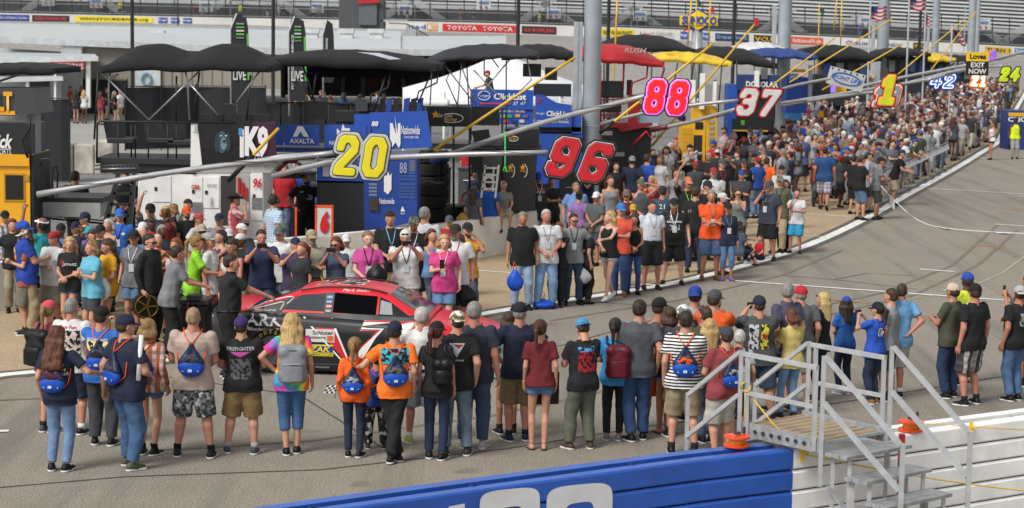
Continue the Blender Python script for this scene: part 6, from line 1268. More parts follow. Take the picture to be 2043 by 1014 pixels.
for k, (x, y) in enumerate(((97, 2), (191, 6), (411, 14), (632, 16), (808, 20), (105 + 1000, 28), (1277, 32), (965, 10), (1727, 44), (1962, 50))):
    if x in (191,): x, y = 191, 6
    b0 = MB(Tg).add([P(x - 14, y + 10, 234.5), P(x + 14, y + 10, 234.5), P(x + 14, y - 10, 234.5), P(x - 14, y - 10, 234.5)], [(0, 1, 2, 3)]).obj('section_sign', paint('bfc1c2', .6), e); MB(Tg).add([P(x - 10, y - 3, 234.4), P(x + 10, y - 3, 234.4), P(x + 10, y - 7, 234.4), P(x - 10, y - 7, 234.4)], [(0, 1, 2, 3)]).obj('sign_band', paint('5a7ab0'), b0); 
    for q in (-6, 5): MB(Tg).add([P(x + q - 2, y + 7, 234.4), P(x + q + 2, y + 7, 234.4), P(x + q + 2, y + 2, 234.4), P(x + q - 2, y + 2, 234.4)], [(0, 1, 2, 3)]).obj('sign_digit', paint('9a4a4c'), b0)
w = Wg('control_tower', 'grey stair tower with a bright red roof in front of the grandstand', 715, 200, 'building'); w.box('wall', 676, 2, 765, 60, 4, paint('4c4e52', .8)); w.box('door', 716, 8, 752, 50, .3, paint('5c6066'), -.3); w.quad('roof', [(714, 8), (718, -8), (750, -8), (758, 6)][::-1], 3, paint('b01c24', .6), -.5); w.box('railing', 760, 40, 812, 43, .2, paint('a9acad')); 
w = Wg('stairs', 'dark metal staircase descending beside the garage roof', 840, 150, 'stairs'); w.rod('stringer', [(775, 63), (812, 66), (855, 90), (890, 95)], .12, KB); w.rod('stringer', [(775, 68), (812, 71), (852, 96), (888, 100)], .12, KB)
for k in range(12): w.rod('baluster', [(812 + k * 5, 66 + k * 2.7), (812 + k * 5, 50 + k * 2.7)], .04, paint('3c3c3e'))
w.rod('handrail', [(775, 46), (812, 48), (870, 80), (900, 84)], .05, paint('4c4c4e')); w.box('landing', 773, 62, 815, 68, 2, KB)
# fuel brand sign on a pole
w = Wg('fuel_sign', 'yellow diamond fuel sign with blue SUNOCO lettering on a white pole', 1393, 120, 'sign'); BS = paint('1f3f98', .4); YS = paint('e8c81c', .4)
w.rod('sign_pole', [(1391, 60), (1391, 200)], .35, paint('9aa4b0', .4, .3)); w.quad('diamond_rim', [(1352, 43), (1393, 16), (1436, 43), (1393, 64)][::-1], .2, BS, -.3); w.quad('diamond', [(1360, 42), (1393, 20), (1428, 42), (1393, 60)][::-1], .05, YS, -.38); w.box('name_band', 1356, 32, 1432, 50, .1, YS, -.45); w.txt('SUNOCO', 1360, 33, 1430, 49, BS, -.47, bold=.05, shear=.1)
w.quad('arrow', [(1362, 64), (1372, 52), (1374, 60)][::-1], .1, REDN, -.35); w.quad('arrow', [(1408, 24), (1424, 14), (1426, 26)][::-1], .1, REDN, -.35)
# national flags
def usflag(px, py, wpx, hpx, Y, lb, ang_=0):
    w = Wg('flag', lb, px, Y, 'flag'); n = 14; c = P(px, py, Y); sc__ = Y / FPX; W_, H_ = wpx * sc__, hpx * sc__; ca, sa = math.cos(R(ang_)), math.sin(R(ang_))
    def pt(u, v): return Vector((c.x + ca * u * W_ + sa * v * H_, Y + .25 * math.sin(u * 7), c.z + sa * -u * W_ * -1 * 0 - v * H_ * ca - sa * u * W_ + .08 * H_ * math.sin(u * 9))) - w.b
    for s_ in range(7): MB().sheet([[pt(i / n, (s_ + q) / 7) for i in range(n + 1)] for q in (0, 1)]).obj('flag_stripe', paint('a8303c' if s_ % 2 == 0 else 'c0c0c4', .8), w.e, True)
    MB().sheet([[pt(i / 10 * .4, q * .5) - Vector((0, .04, 0)) for i in range(11)] for q in (0, 1)]).obj('flag_canton', paint('2a3c70', .8), w.e, True)
    MB().tube([P(px, py - 12, Y) - w.b, Vector((P(px, py, Y).x - w.b.x, 0, 0))], .05, 6).obj('flag_pole', paint('c0c2c4', .4, .4), w.e)
usflag(1815, -8, 34, 28, 100, 'large American flag blowing at the top right'); usflag(1737, 14, 34, 26, 105, 'American flag partly hidden by the third steel pole'); usflag(1847, 30, 10, 22, 110, 'small limp American flag beside the fourth pole'); usflag(1900, 58, 20, 30, 95, 'American flag drooping left of the exit sign', 25)
for px, py, lb in ((1635, 14, 'small green flag high over the pits'), (1390, -2, 'thin dark pennant above the fuel sign')):
    w = Wg('flag', lb, px, 105, 'flag'); w.quad('cloth', [(px, py), (px + 10, py + 6), (px + 8, py + 18), (px + 1, py + 10)][::-1], .02, paint('2c4a34')); w.rod('flag_pole', [(px, py - 8), (px - 5, 180)], .03, YP)
# crowd barriers with pennants along the edge line
BAR = paint('8d9093', .4, .5)
nb = 0
def crowd_barrier(i, label):
    A, B = EL[i], EL[min(i + 2, len(EL) - 1)]; nn = normals(EL)[i]; A = A + nn * .28; B = B + nn * .28; e = empty('crowd_barrier', A, 0, label, 'barrier', 'steel crowd barriers along the pit road line'); d = B - A
    fr = MB(); fr.tube([Vector((0, 0, .12)), Vector((0, 0, 1.08)), d * .98 + Vector((0, 0, 1.08)), d * .98 + Vector((0, 0, .12)), Vector((0, 0, .12))], .022, 6); fr.obj('frame', BAR, e, True)
    b = MB()
    for k in range(1, 11 if nb < 5 else 3): b.tube([d * (.98 * k / 11) + Vector((0, 0, .12)), d * (.98 * k / 11) + Vector((0, 0, 1.08))], .006, 4)
    b.obj('bars', BAR, e)
    for t in (.12, .88): MB().bar(d * t + Vector((-.25, -.15, .02)), d * t + Vector((.25, .15, .02)), .05, .03).obj('foot', BAR, e)
    for k in range(7):
        q = d * ((k + .5) / 7) - nn * .05; f = d.normalized() * .09; tw = Vector((0, 0, .03 * math.sin(k * 2.1 + i))); MB().sheet([[q - f + Vector((0, 0, 1.05)) + tw, q + Vector((0, 0, 1.02)), q + f + Vector((0, 0, 1.05)) - tw], [q - f * .9 + Vector((0, 0, .83)), q + Vector((.03, -.05, .8)), q + f * .9 + Vector((0, 0, .82))]]).obj('pennant', paint('dcdee0', .5, bump=.3), e)
i0 = min(range(len(EL)), key=lambda i: (EL[i] - G(1742, 430)).length); nb = 0; i = i0
while i < len(EL) - 3 and EL[i].y < 78:
    crowd_barrier(i, ['nearest steel crowd barrier where the pennant string starts', 'second steel crowd barrier from the front'][nb] if nb < 2 else 'steel crowd barrier in the row along the pit road line'); i += 2 if nb < 30 else 3; nb += 1
# pennant string lying across the road
pts = [P(1752, 365, EL[i0].y), P(1780, 395, EL[i0].y - .5), G(1815, 428, .25), G(1850, 448, .04), G(1900, 457, .02), G(1960, 462, .015), G(2060, 467, .015)]
L = smooth_line(pts, .35); e = empty('pennant_string', L[0], 0, 'string of white pennants sagging from the barrier and lying on the road', 'pennant string'); Tp_ = Matrix.Translation(-L[0]); MB(Tp_).tube(L, .012, 4).obj('string', WH, e)
for k in range(2, len(L) - 1, 4):
    q = L[k]; t = (L[k + 1] - q).normalized() * .2; dn = Vector((0, -.06, -.3)) if q.z > .35 else Vector((.05, -.42, 0)); z = Vector((0, 0, .012))
    MB(Tp_).sheet([[q - t + z, q + z, q + t + z], [q - t * .9 + dn + z, q + dn + z * 2, q + t * .9 + dn + z]]).obj('pennant', WH, e)
# dark blue cart at the far right
w = Wg('team_wagon', 'dark blue scoring cart with a yellow trim at the far right edge', 2045, 93); w.box('cabinet', 2008, 222, 2080, 300, 1.4, paint('1c2f70', .5)); w.box('trim', 2012, 226, 2080, 232, .05, YW2, -.04); w.txt('CRICO', 2011, 234, 2060, 243, WH, 0, bold=.03); wheels(w, (2014,), 300, .25)
# ------------------------------------------------------------------ things people wear and carry
def surf(S):
    if '_bvh' not in S:
        V, Q, to, T = S['_top']; S['_bvh'] = BVHTree.FromPolygons([tuple(v) for v in V], [tuple(int(i) for i in q) for q in Q])
    return S['_bvh']
def onback(S, x, z, off=.006, side='b'):
    s = -1 if side == 'b' else 1; T = S['_T']; o = T @ Vector((x, s * .8, z)); d = T.to_3x3() @ Vector((0, -s, 0))
    h = surf(S).ray_cast(o, d)
    if h[0] is None: return T @ Vector((x, s * .12, z))
    return h[0] - d * off
def shirt_print(root, S, items):
    V, Q, to, T = S['_top']
    for it in items:
        body, size, z, col, side = it[:5]; x0 = it[5] if len(it) > 5 else 0; rot = it[6] if len(it) > 6 else 0
        sg = -1 if side == 'b' else 1
        if body.startswith('#'):            # patch: '#w,h,kind'
            w_, h_, kd = body[1:].split(','); w_, h_ = float(w_), float(h_); b = MB(); n = 8; g = []
            for i in range(n + 1):
                row = []
                for j in range(n + 1):
                    u, v = (j / n - .5), (i / n - .5)
                    if kd == 'o': l = max(abs(u), abs(v)) / (math.hypot(u, v) + 1e-9); u *= l; v *= l
                    if kd == 't': u *= (v + .5)
                    row.append(onback(S, x0 + u * w_, z + v * h_, .005, side))
                g.append(row)
            b.sheet(g); o = b.obj('shirt_print', clothmat('print' if size else 'cloth'), to, True, CLR.get(col, col))
        else:
            me = textmesh(body, size, bold=.012, res=1).copy(); n = len(me.vertices); c = np.zeros(n * 3, np.float32); me.vertices.foreach_get('co', c); c = c.reshape(-1, 3)
            cr, sr = math.cos(rot), math.sin(rot); out = [onback(S, x0 + (a * cr - b_ * sr) * (-sg), z + a * sr + b_ * cr, .008, side) for a, b_, _ in c]
            me.vertices.foreach_set('co', np.array([tuple(p) for p in out], np.float32).ravel()); me.update()
            link('shirt_lettering', me, paint(CLR.get(col, col), .8, grime=.02), to)
def lanyard(root, S, col, long=.27):
    pts = []
    for t in np.linspace(0, 1, 7): pts.append(onback(S, .075 * (1 - t) ** .8, 1.475 - t * long, .008, 'f'))
    p2 = [onback(S, -.075 * (1 - t) ** .8, 1.475 - t * long, .008, 'f') for t in np.linspace(1, 0, 7)][1:]
    o = MB().tube(pts + p2, .0075, 4).obj('lanyard', clothmat('nylon'), root, True, CLR.get(col, col))
    c = onback(S, 0, 1.475 - long - .07, .014, 'f'); MB().box(c, (.085, .006, .13)).obj('badge', paint('c8ccd0', .3), o)
def worn(root, name, label, cat, group=None):
    e = bpy.data.objects.new(name, None); COL.objects.link(e); e.location = root.location; e.rotation_euler = root.rotation_euler; e.scale = root.scale
    return tag(e, label, cat, group)
def drawbag(root, S, who, zc=1.10, fill='2a2a30'):
    e = worn(root, 'drawstring_bag', 'blue drawstring bag worn by the ' + who, 'bag', 'blue drawstring bags')
    by = onback(S, 0, zc, .0).y; wz = .0
    f = Fld((-.25, by - .28, zc - .2), (.25, by + .1, zc + .35), .011)
    f.ell((0, by - .055, zc - .02), (.155, .075, .115), 0); V, Q = f.mesh(1); V = wrinkle(V, Q, .004, 1.2, 3)
    link('bag_bottom', mesh_from(V, Q), clothmat('nylon'), e, '1a49a8')
    f = Fld((-.25, by - .28, zc - .2), (.25, by + .1, zc + .38), .011)
    f.cone((-.09, by - .05, zc + .03), (0, by - .03, zc + .22), .055, .02, .05); f.cone((.09, by - .05, zc + .03), (0, by - .03, zc + .22), .055, .02, .05); f.ell((0, by - .055, zc + .03), (.135, .06, .09), .02)
    V, Q = f.mesh(1); V = wrinkle(V, Q, .009, 1.2, 8); link('bag_top', mesh_from(V, Q), clothmat('nylon'), e, '1a2440')
    f = Fld((-.2, by - .3, zc - .1), (.2, by + .1, zc + .2), .011); f.ell((0, by - .075, zc + .06), (.10, .055, .055), 0); V, Q = f.mesh(1); V = wrinkle(V, Q, .010, 1.3, 4); link('bag_contents', mesh_from(V, Q), clothmat('print'), e, fill)
    for s in (-1, 1):
        pt = [Vector((0, by - .03, zc + .24))] + [onback(S, s * (.02 + .075 * t), zc + .25 + (1.46 - zc - .25) * t, .01) for t in (.3, .6, .85, 1)] + [S['_T'] @ Vector((s * .105, 0, 1.50))]
        MB().tube(pt, .0065, 5).obj('cord', clothmat('nylon'), e, True, 'e8501c')
        pt = [Vector((s * .12, by - .04, zc - .08))] + [onback(S, s * x, zc - .04 + q, .012) for x, q in ((.14, .02), (.155, .10), (.165, .18))]
        MB().tube(pt, .0065, 5).obj('cord', clothmat('nylon'), e, True, 'e8501c')
        M = frame(Vector((s * .07, by - .145, zc - .04)), (1, 0, 0), (0, -.3, 1)); 
    for x, tx in ((-.07, 'PIT'), (0, 'RVA'), (.07, 'FAN')):
        MB().box((x, by - .134 + abs(x) * .35, zc - .05), (.045, .008, .03)).obj('logo', paint('c8ccd8', .6), e)
    return e
def backpack(root, S, label, col, z=1.16, w_=.31, h_=.44, d_=.17, x0=0, trim='1c1d22'):
    e = worn(root, 'backpack', label, 'backpack'); by = onback(S, 0, z, 0).y
    f = Fld((x0 - .3, by - .34, z - .32), (x0 + .3, by + .1, z + .34), .012)
    for x in (-1, 1):
        for zz in (-1, 1): f.cone((x0 + x * (w_ / 2 - .075), by - d_ / 2, z + zz * (h_ / 2 - .09)), (x0 + x * (w_ / 2 - .075), by - d_ / 2 + .001, z + zz * (h_ / 2 - .09)), .085, .085, .0)
    f.loft([(z - h_ / 2, w_ / 2 * .92, d_ / 2, by - d_ / 2), (z, w_ / 2, d_ / 2 + .01, by - d_ / 2), (z + h_ / 2 - .04, w_ / 2 * .8, d_ / 2 * .8, by - d_ / 2 + .01), (z + h_ / 2, w_ / 2 * .5, d_ / 2 * .5, by - d_ / 2 + .02)], .02, np.array(Matrix.Translation((-x0, 0, 0))))
    V, Q = f.mesh(2); V = wrinkle(V, Q, .003, 1, 2); link('main_bag', mesh_from(V, Q), clothmat('nylon'), e, CLR.get(col, col))
    f = Fld((x0 - .3, by - .4, z - .32), (x0 + .3, by, z + .3), .011); f.loft([(z - h_ / 2 + .02, w_ * .38, .05, by - d_ - .01), (z - .02, w_ * .38, .045, by - d_ - .01), (z + .02, w_ * .3, .03, by - d_ - .005)], 0, np.array(Matrix.Translation((-x0, 0, 0))))
    V, Q = f.mesh(2); p = link('front_pocket', mesh_from(V, Q), clothmat('nylon'), e, CLR.get(col, col))
    MB().tube([(x0 - w_ * .34, by - d_ - .035, z - .01), (x0, by - d_ - .058, z + .0), (x0 + w_ * .34, by - d_ - .035, z - .01)], .005, 4).obj('zip', paint(trim), p, True)
    MB().tube([(x0 - w_ * .4, by - d_ * .75, z + .05), (x0 - w_ * .3, by - d_ * .9, z + h_ * .36), (x0 + w_ * .3, by - d_ * .9, z + h_ * .36), (x0 + w_ * .4, by - d_ * .75, z + .05)], .006, 4).obj('zip', paint(trim), e, True)
    for s in (-1, 1):
        pt = [Vector((x0 + s * .09, by - .02, z + h_ * .42))] + [onback(S, s * .11, q, .018) for q in (1.40, 1.44)] + [S['_T'] @ Vector((s * .115, .0, 1.475))] + [onback(S, s * .115, q, .014, 'f') for q in (1.40, 1.3, 1.18)]
        MB().tube(pt, .02, 6).obj('strap', clothmat('nylon'), e, True, CLR.get(trim, trim))
def phone_of(root, S, who, two=True):
    h = S['_wr']; p = (h[0] + h[1]) / 2 if two else h[1]; d = Vector((0, .07, .075)) if two else Vector((-.04, .07, .09))
    e = worn(root, 'phone', 'dark phone held up by the ' + who, 'phone', 'phones held by spectators'); HT = S['_HT']; f = (HT.to_3x3() @ Vector((0, 1, 0)))
    q = p + d; MB(Matrix.Translation(q)).box((0, 0, 0), (.16, .012, .078) if two else (.078, .012, .15)).obj('phone_body', paint('101114', .3), e, bevel=.004); 
    MB(Matrix.Translation(q)).box((0, -.008, 0), (.148, .003, .068) if two else (.068, .003, .14)).obj('screen', paint('20303c', .1), e)
NP = [0]
PEOPLE = []
def p(x, yt, f, hd, label, H=None, **S):
    """x, head-top pixel row, feet row (or None with H = height in metres), heading 0 away / 90 right / 180 to the camera / 270 left"""
    if f is None:
        H = H or 1.75; b = G(x, yt, H); loc = Vector((b.x, b.y, 0))
    else:
        loc = G(x, f); H = P(x, yt, loc.y).z
    if 'z' in S: # raised seat: feet row gives the distance only
        loc.z = S['z']; H = H - S['z']
    hn = {'sit': 1.395, 'crouch': 1.17}.get(S.get('pose'), 1.75) * (1.03 if S.get('hat') else 1.01)
    if f is not None and H > 2.06 and 'z' not in S:
        H = 1.88 if S.get('sex') == 'F' else 1.98; loc = G(x, yt, H); loc.z = 0
    NP[0] += 1; e = empty('person', loc, -R(hd), label, 'person', S.get('group'), H / hn)
    near = loc.y < 36; res = .0135 if loc.y < 30 else .016 if near else .0235
    S.setdefault('sock', 'black'); build_person(e, S, res / max(.7, e.scale[0]) if near else res, NP[0])
    who = S.get('who') or ' '.join(label.split()[:8])
    if S.get('pr'): shirt_print(e, S, S['pr'])
    if S.get('lan'): lanyard(e, S, S['lan'])
    if S.get('bag'): drawbag(e, S, who, fill=S.get('fill', '3a3c44'))
    if S.get('pack'): backpack(e, S, S['packl'], S['pack'], **S.get('packk', {}))
    if S.get('ph'): phone_of(e, S, who, S['ph'] == 2)
    PEOPLE.append((e, S)); return e, S
# ------------------------------------------------------------------ the row of spectators with their backs to us
p(118, 645, 940, 10, 'woman with long curly brown hair, navy tee and light ripped jeans, back turned', sex='F', fat=.55, tc='navy', bot='slim', bc='6f8cb2', hair='curly', hc='auburn', arms='down,side', bag=1, fill='451a28', who='woman with long curly hair and light jeans', pr=[('#.24,.10,r', 1, 1.27, 'lyellow', 'b'), ('RUCKERSVILLE', .045, 1.19, 'white', 'b')])
p(97, 592, 862, 25, 'woman in a red-pink cap and rose shirt carrying a black backpack', sex='F', fat=.6, tc='rose', hat='cap', hatc='pinkhat', hair='pony', hc='dblonde', bot='mid', bc='djean', sc='dgrey', pack='121214', packl='large black backpack on the woman in the pink cap', packk=dict(w_=.36, h_=.48, d_=.2))
p(147, 590, 866, 15, 'shaved-head man in a white tee printed with a grid of photos', fat=.3, tc='white', hair='crop', hc='grey', bot='shorts', bc='navy', skin='r', sc='black', sock='white', pr=[('#.30,.34,r', 1, 1.18, 'c8b8ac', 'b'), ('Bear Fam', .06, 1.39, 'red', 'b')])
p(207, 602, 888, 8, 'man in a black cap and bright blue printed tee with charcoal trousers', fat=.5, tc='2a66b8', hat='cap', hatc='black', bk=0, bot='pants', bc='dgrey', arms='phone,down', bag=1, fill='17181c', who='man in a bright blue printed tee', sole='white', pr=[('#.28,.13,r', 1, 1.27, 'lyellow', 'b'), ('RICHMOND', .05, 1.35, 'white', 'b')])
p(252, 618, 935, 48, 'heavy man in a navy cap, navy tee and blue jeans beside a blonde woman', fat=.9, tc='navy', hat='cap', hatc='navy', bc='3f5f86', loose=.6, arms='back,waist', bag=1, turn=-15, who='heavy man in a navy cap and tee', sole='white', shoe='sneak', sc='olive')
p(296, 632, 908, 15, 'woman with a blonde bob in an orange plaid shirt and denim shorts', sex='F', fat=.3, tm='plaid', tc='9a5a3c', top='long', hair='bob', hc='dblonde', bot='mini', bc='4a6488', shoe='boot', bag=1, who='blonde woman in the plaid shirt')
p(388, 608, 912, 2, 'bald man in a beige tee and grey camouflage shorts, hands in front', fat=.75, tc='b8a298', hair='crop', hc='a08466', bot='shorts', bc='6c6f70', bm='camo', skin='r', arms='waist,waist', bag=1, shoe='boot', st=.17, who='bald man in the beige tee')
p(480, 622, 906, -3, 'man in a purple cap, black firefighter tee and tan cargo shorts', fat=.95, tc='black', hat='cap', hatc='purp', bk=0, turn=0, hair='crop', hc='dbrown', bot='shorts', bc='8a7048', arms='waist,waist', sc='dgrey', sock='lgrey', st=.2, pr=[('FIREFIGHTER', .062, 1.36, 'lgrey', 'b'), ('#.26,.07,t', 0, 1.29, 'b04a92', 'b'), ('#.26,.26,r', 1, 1.11, '55565a', 'b')])
p(582, 620, 908, -8, 'woman with long blonde curls in a tie-dye tee and cuffed jeans', sex='F', fat=.65, tm='tiedye', tc='orange', hair='curly', hc='blonde', bot='capri', bc='3e6392', arms='hip,down', pack='7b7d83', packl='grey backpack with a leather patch on the woman in tie-dye', packk=dict(w_=.34, h_=.46), sock='no')
p(706, 672, 912, 3, 'girl with a long ponytail in an orange sweatshirt and navy jeans', sex='F', kid=.4, top='long', tc='orange', hair='pony', hc='dblonde', bot='slim', bc='18233f', bag=1, sock='white', fill='8a8d92', who='girl in the orange sweatshirt')
p(750, 702, 896, -5, 'boy in a blue shirt and dark camouflage trousers behind the two in orange', kid=.6, tc='blue', bot='pants', bc='2e3028', bm='camo', shoe='boot', sc='3a3226', bag=1, fill='d8481c', who='boy in a blue shirt and camouflage trousers')
p(785, 632, 921, -8, 'teenager in a navy cap worn backwards, orange tee and black jeans', tc='ff7a1e', hat='cap', hatc='navy', bk=0, turn=-20, hair='short', hc='dbrown', bot='jeans', bc='17181b', shoe='boot', pose='cross', arms='side,down', bag=1, fill='54564e', who='teenager in the navy cap and orange tee', pr=[('#.34,.2,r', 1, 1.33, '3aa0b0', 'b')])
p(838, 608, 886, -12, 'white-haired man in a white polo, pale shorts and neon trainers', top='polo', tc='white', hair='short', hc='white', bot='shorts', bc='9298a0', fat=.3, sock='white', sc='9aa04a', tuck=1, arms='face,down', turn=-40, skin='r')
p(868, 632, 918, 4, 'woman in a black cap with a red ponytail, black tee and navy jeans', sex='F', tc='black', hat='cap', hatc='black', hair='pony', hc='red', bot='slim', bc='1c2c4a', skin='r', turn=-20, pack='101012', packl='small black backpack of the woman with the red ponytail', packk=dict(w_=.24, h_=.34, d_=.12, x0=.1), sole='white', sock='no')
p(910, 612, 908, 0, 'man in a tan cap, black tee with a flag triangle and blue-grey jeans', fat=.35, tc='black', hat='camo', hatc='a89c7c', bk=1, hair='crop', bc='5a7288', bm='denim', loose=.5, shoe='boot', sc='2c2a26', lan='orange', pr=[('#.19,.17,t', 0, 1.29, 'b8bcc8', 'b'), ('#.13,.05,t', 0, 1.335, 'red', 'b', .02), ('TOMORROW', .03, 1.17, 'white', 'b')])
p(943, 597, 895, 8, 'tall grey-haired man in a charcoal tee with a red lanyard', fat=.7, tc='282c3c', hair='short', hc='grey', bc='3a4c6a', loose=.6, skin='r', lan='red', arms='waist,down', sole='white', sc='lgrey')
p(1010, 618, 866, -10, 'woman with long straight brown hair in a pale green top beside a man in navy', sex='F', tc='8ea59a', hair='long', hc='brown', bot='mini', bc='ljean', skin='t')
p(1031, 594, 880, -15, 'man in a black cap, navy tee and khaki cargo shorts, hands on hips', fat=.45, tc='navy', hat='cap', hatc='141824', turn=-30, bot='shorts', bc='85745a', arms='hip,hip', skin='r', hair='crop', hc='grey', sc='navy')
p(1073, 634, 898, -6, 'woman with a dark red ponytail in a maroon tee and denim cut-offs', sex='F', tc='6a1622', hair='pony', hc='red', bot='mini', bc='58779e', shoe='flip', skin='l', turn=-25, hemd=-.06, lan='black')
p(1160, 628, 897, -30, 'man in a blue and black cap, black tee and olive trousers using a phone', fat=.35, tc='14161c', hat='cap', hatc='3a8fc4', bk=1, nod=25, bot='pants', bc='5c6050', arms='chest,chest', shoe='boot', sc='453426', ph=1, who='man in olive trousers', pr=[('#.27,.30,r', 1, 1.2, 'a02430', 'b'), ('#.27,.06,r', 1, 1.36, '4b93c8', 'b')])
p(1222, 630, 879, 2, 'woman in a bright blue top and black leggings with a maroon backpack', sex='F', fat=.7, tc='2f8ccc', hair='pony', hc='dbrown', bot='leg', bc='0e0e10', arms='waist,down', pack='5a1522', packl='maroon backpack on the woman in the bright blue top', packk=dict(w_=.34, h_=.46, x0=.05), sock='no', sc='grey')
p(1272, 594, 881, -12, 'tall dark-haired man in a plain grey tee and blue jeans', tc='4e5158', hair='short', hc='dbrown', bc='2f4d7c', loose=.5, fat=.2, arms='waist,down', turn=-25)
p(1308, 586, 862, 0, 'man in a black cap and sleeveless red-brown top facing the track', top='tank', tc='7c4a44', hat='cap', hatc='black', hair='crop', bot='shorts', bc='orange', shoe='flip', skin='t', turn=-40)
p(1328, 608, 868, -8, 'woman with thick dark wavy hair in a black top', sex='F', tc='181b22', hair='bob', hc='brown', bot='mini', bc='ljean', shoe='flip', skin='t', fat=.2)
p(1378, 562, 838, -15, 'man in a royal blue cap worn backwards and a pale grey tee', tc='a2a5ae', hat='cap', hatc='1c3f9a', bk=1, hair='short', hc='brown', bot='shorts', bc='navy', turn=-35, pack='16181c', packl='slim black backpack of the man in the backwards blue cap', packk=dict(w_=.26, h_=.34, d_=.1))
p(1420, 570, 846, 0, 'bearded man in a grey and orange cap and orange tee with a camera', tc='e05a1e', hat='cap', hatc='4a4b50', beard='dbrown', arms='phone,phone', turn=-30, bot='shorts', bc='dgrey', fat=.3)
p(1356, 600, 872, -4, 'man in a white patterned cap behind the striped shirt', tc='dgrey', hat='camo', hatc='c8c6c2', hair='crop', bot='shorts', bc='khaki')
p(1400, 606, 872, -18, 'balding man with sunglasses on his head in an olive tee', tc='olive', hair='crop', hc='brown', shades='up', bot='jeans', bc='jean', fat=.4, skin='r')
p(1362, 616, 906, 4, 'young man in a black and white striped shirt and khaki shorts', tm='stripe', tc='white', hair='short', hc='dbrown', bot='shorts', bc='94856a', bag=1, arms='down,waist', fill='c84a1c', who='man in the striped shirt', loose=.5, lan='orange')
p(1410, 632, 884, 0, 'woman with very long straight blonde hair between a striped and a rose shirt', sex='F', tc='dgrey', hair='long', hc='blonde', bot='slim', bc='jean')
p(1440, 642, 915, -30, 'man in a grey cap and faded red tee with pale shorts by the steps', fat=.4, tc='8a3a40', hat='cap', hatc='3c4048', hair='short', hc='brown', beard='brown', bot='shorts', bc='b4b0a4', arms='chest,down', bag=1, fill='7d8086', turn=-20, who='man in the faded red tee')
p(1470, 654, 888, 5, 'older woman with short white hair and a clear backpack behind the railing', sex='F', fat=.3, tc='9fa2a8', hair='short', hc='white', bot='shorts', bc='dgrey', pack='a9adb4', packl='pale grey backpack on the white-haired woman', packk=dict(w_=.28, h_=.38))
p(1507, 582, 842, -3, 'very large man in a grey tee printed with a race car, navy cap', fat=1.25, tc='45484b', hat='cap', hatc='1c2438', bk=0, hair='crop', bot='shorts', bc='3a4a60', arms='phone,phone', ph=2, st=.18, sole='white', who='very large man in the race car tee', pr=[('#.11,.34,r', 1, 1.2, 'c8b83a', 'b', .06), ('78', .10, 1.2, 'd0303a', 'b', .06), ('#.13,.34,r', 1, 1.2, 'b8babc', 'b', -.09)])
p(1562, 560, 822, -30, 'grey-haired man in a muted purple shirt looking left', top='polo', tc='4c4660', hair='short', hc='grey', bot='shorts', bc='dgrey', turn=-35, fat=.3)
p(1590, 563, 806, -8, 'man in a red cap, grey tee and cream shorts', tc='56585e', hat='cap', hatc='c01c2c', bk=0, bot='shorts', bc='aaa69a', hair='crop', hc='grey', fat=.3, lan='red', shoe='flip')
p(1572, 612, 836, -25, 'girl with a dark bob in a pale yellow tee and light blue jeans', sex='F', tc='d0bd72', hair='bob', hc='auburn', bot='slim', bc='7595bd', arms='chest,chest', nod=20)
p(1636, 580, 800, -60, 'blonde woman in a loose black top and dark jeans, arms folded', sex='F', fat=.6, tc='0f0f12', hair='long', hc='c9b074', bot='slim', bc='18223a', shades='up', arms='chest,chest')
p(1682, 586, 786, -25, 'woman in a blue cap and long royal blue tee with navy jeans', sex='F', fat=.35, tc='1f5aa6', hat='cap', hatc='2144a4', hair='long', hc='dbrown', bot='slim', bc='16233f', arms='waist,waist', turn=-35, sc='lgrey')
p(1742, 596, 806, -42, 'woman in a black cap and blue event tee taking a photo', sex='F', fat=.3, tc='2050b4', hat='cap', hatc='10141c', hair='pony', hc='dbrown', bot='jeans', bc='1c2c48', arms='phone,phone', ph=2, shoe='boot', sc='7a5636', pr=[('#.18,.14,r', 1, 1.25, 'c8c8d8', 'b')], who='woman in the blue event tee')
p(1768, 572, 800, -50, 'man mostly hidden behind the light blue polo, looking left', tc='8d8f96', hair='short', hc='brown', bot='shorts', bc='dgrey')
p(1790, 561, 796, -25, 'tall bald man in a light blue polo and white shorts, hands behind his back', top='polo', tc='6fa6d6', hair='crop', hc='brown', bot='shorts', bc='b2b2b4', arms='waist,behind', turn=-40, skin='r', sock='white', fat=.2, tuck=0)
p(1893, 558, 794, -50, 'man in an orange and white cap, olive tee and dark jeans', tc='454a38', hat='cap', hatc='c9b8a4', bc='1f3558', loose=.6, fat=.5, arms='chest,chest', skin='t', lan='white', turn=-20)
p(1917, 536, 768, -40, 'man in a blue cap and hi-vis vest behind the two men at right', tc='c8d838', hat='cap', hatc='1f48a8', skin='d', arms='cross,cross', bot='pants', bc='dgrey', turn=-30)
p(1934, 558, 808, -38, 'man in a black cap, black tee and dark plaid shorts', tc='0f1012', hat='cap', hatc='0e0e10', bot='shorts', bc='2f3138', bm='plaid', shoe='sneak', loose=.5, fat=.35, turn=-30, lan='white', skin='r')
p(2022, 562, 800, -35, 'man in a grey and white cap, black tee and light jeans at the right edge', tc='101114', hat='cap', hatc='b4b2ae', bk=1, beard='dbrown', bc='4f6c96', fat=.45, skin='t', turn=-25, arms='down,chest', pr=[('#.16,.2,r', 1, 1.25, '9a9ca0', 'b')], sole='white')
p(2044, 545, 770, -50, 'man holding up a phone at the far right edge', tc='4a4a50', hair='short', hc='dbrown', arms='phone1,phone1', ph=1, bot='shorts', bc='dgrey', skin='t', who='man at the far right edge')
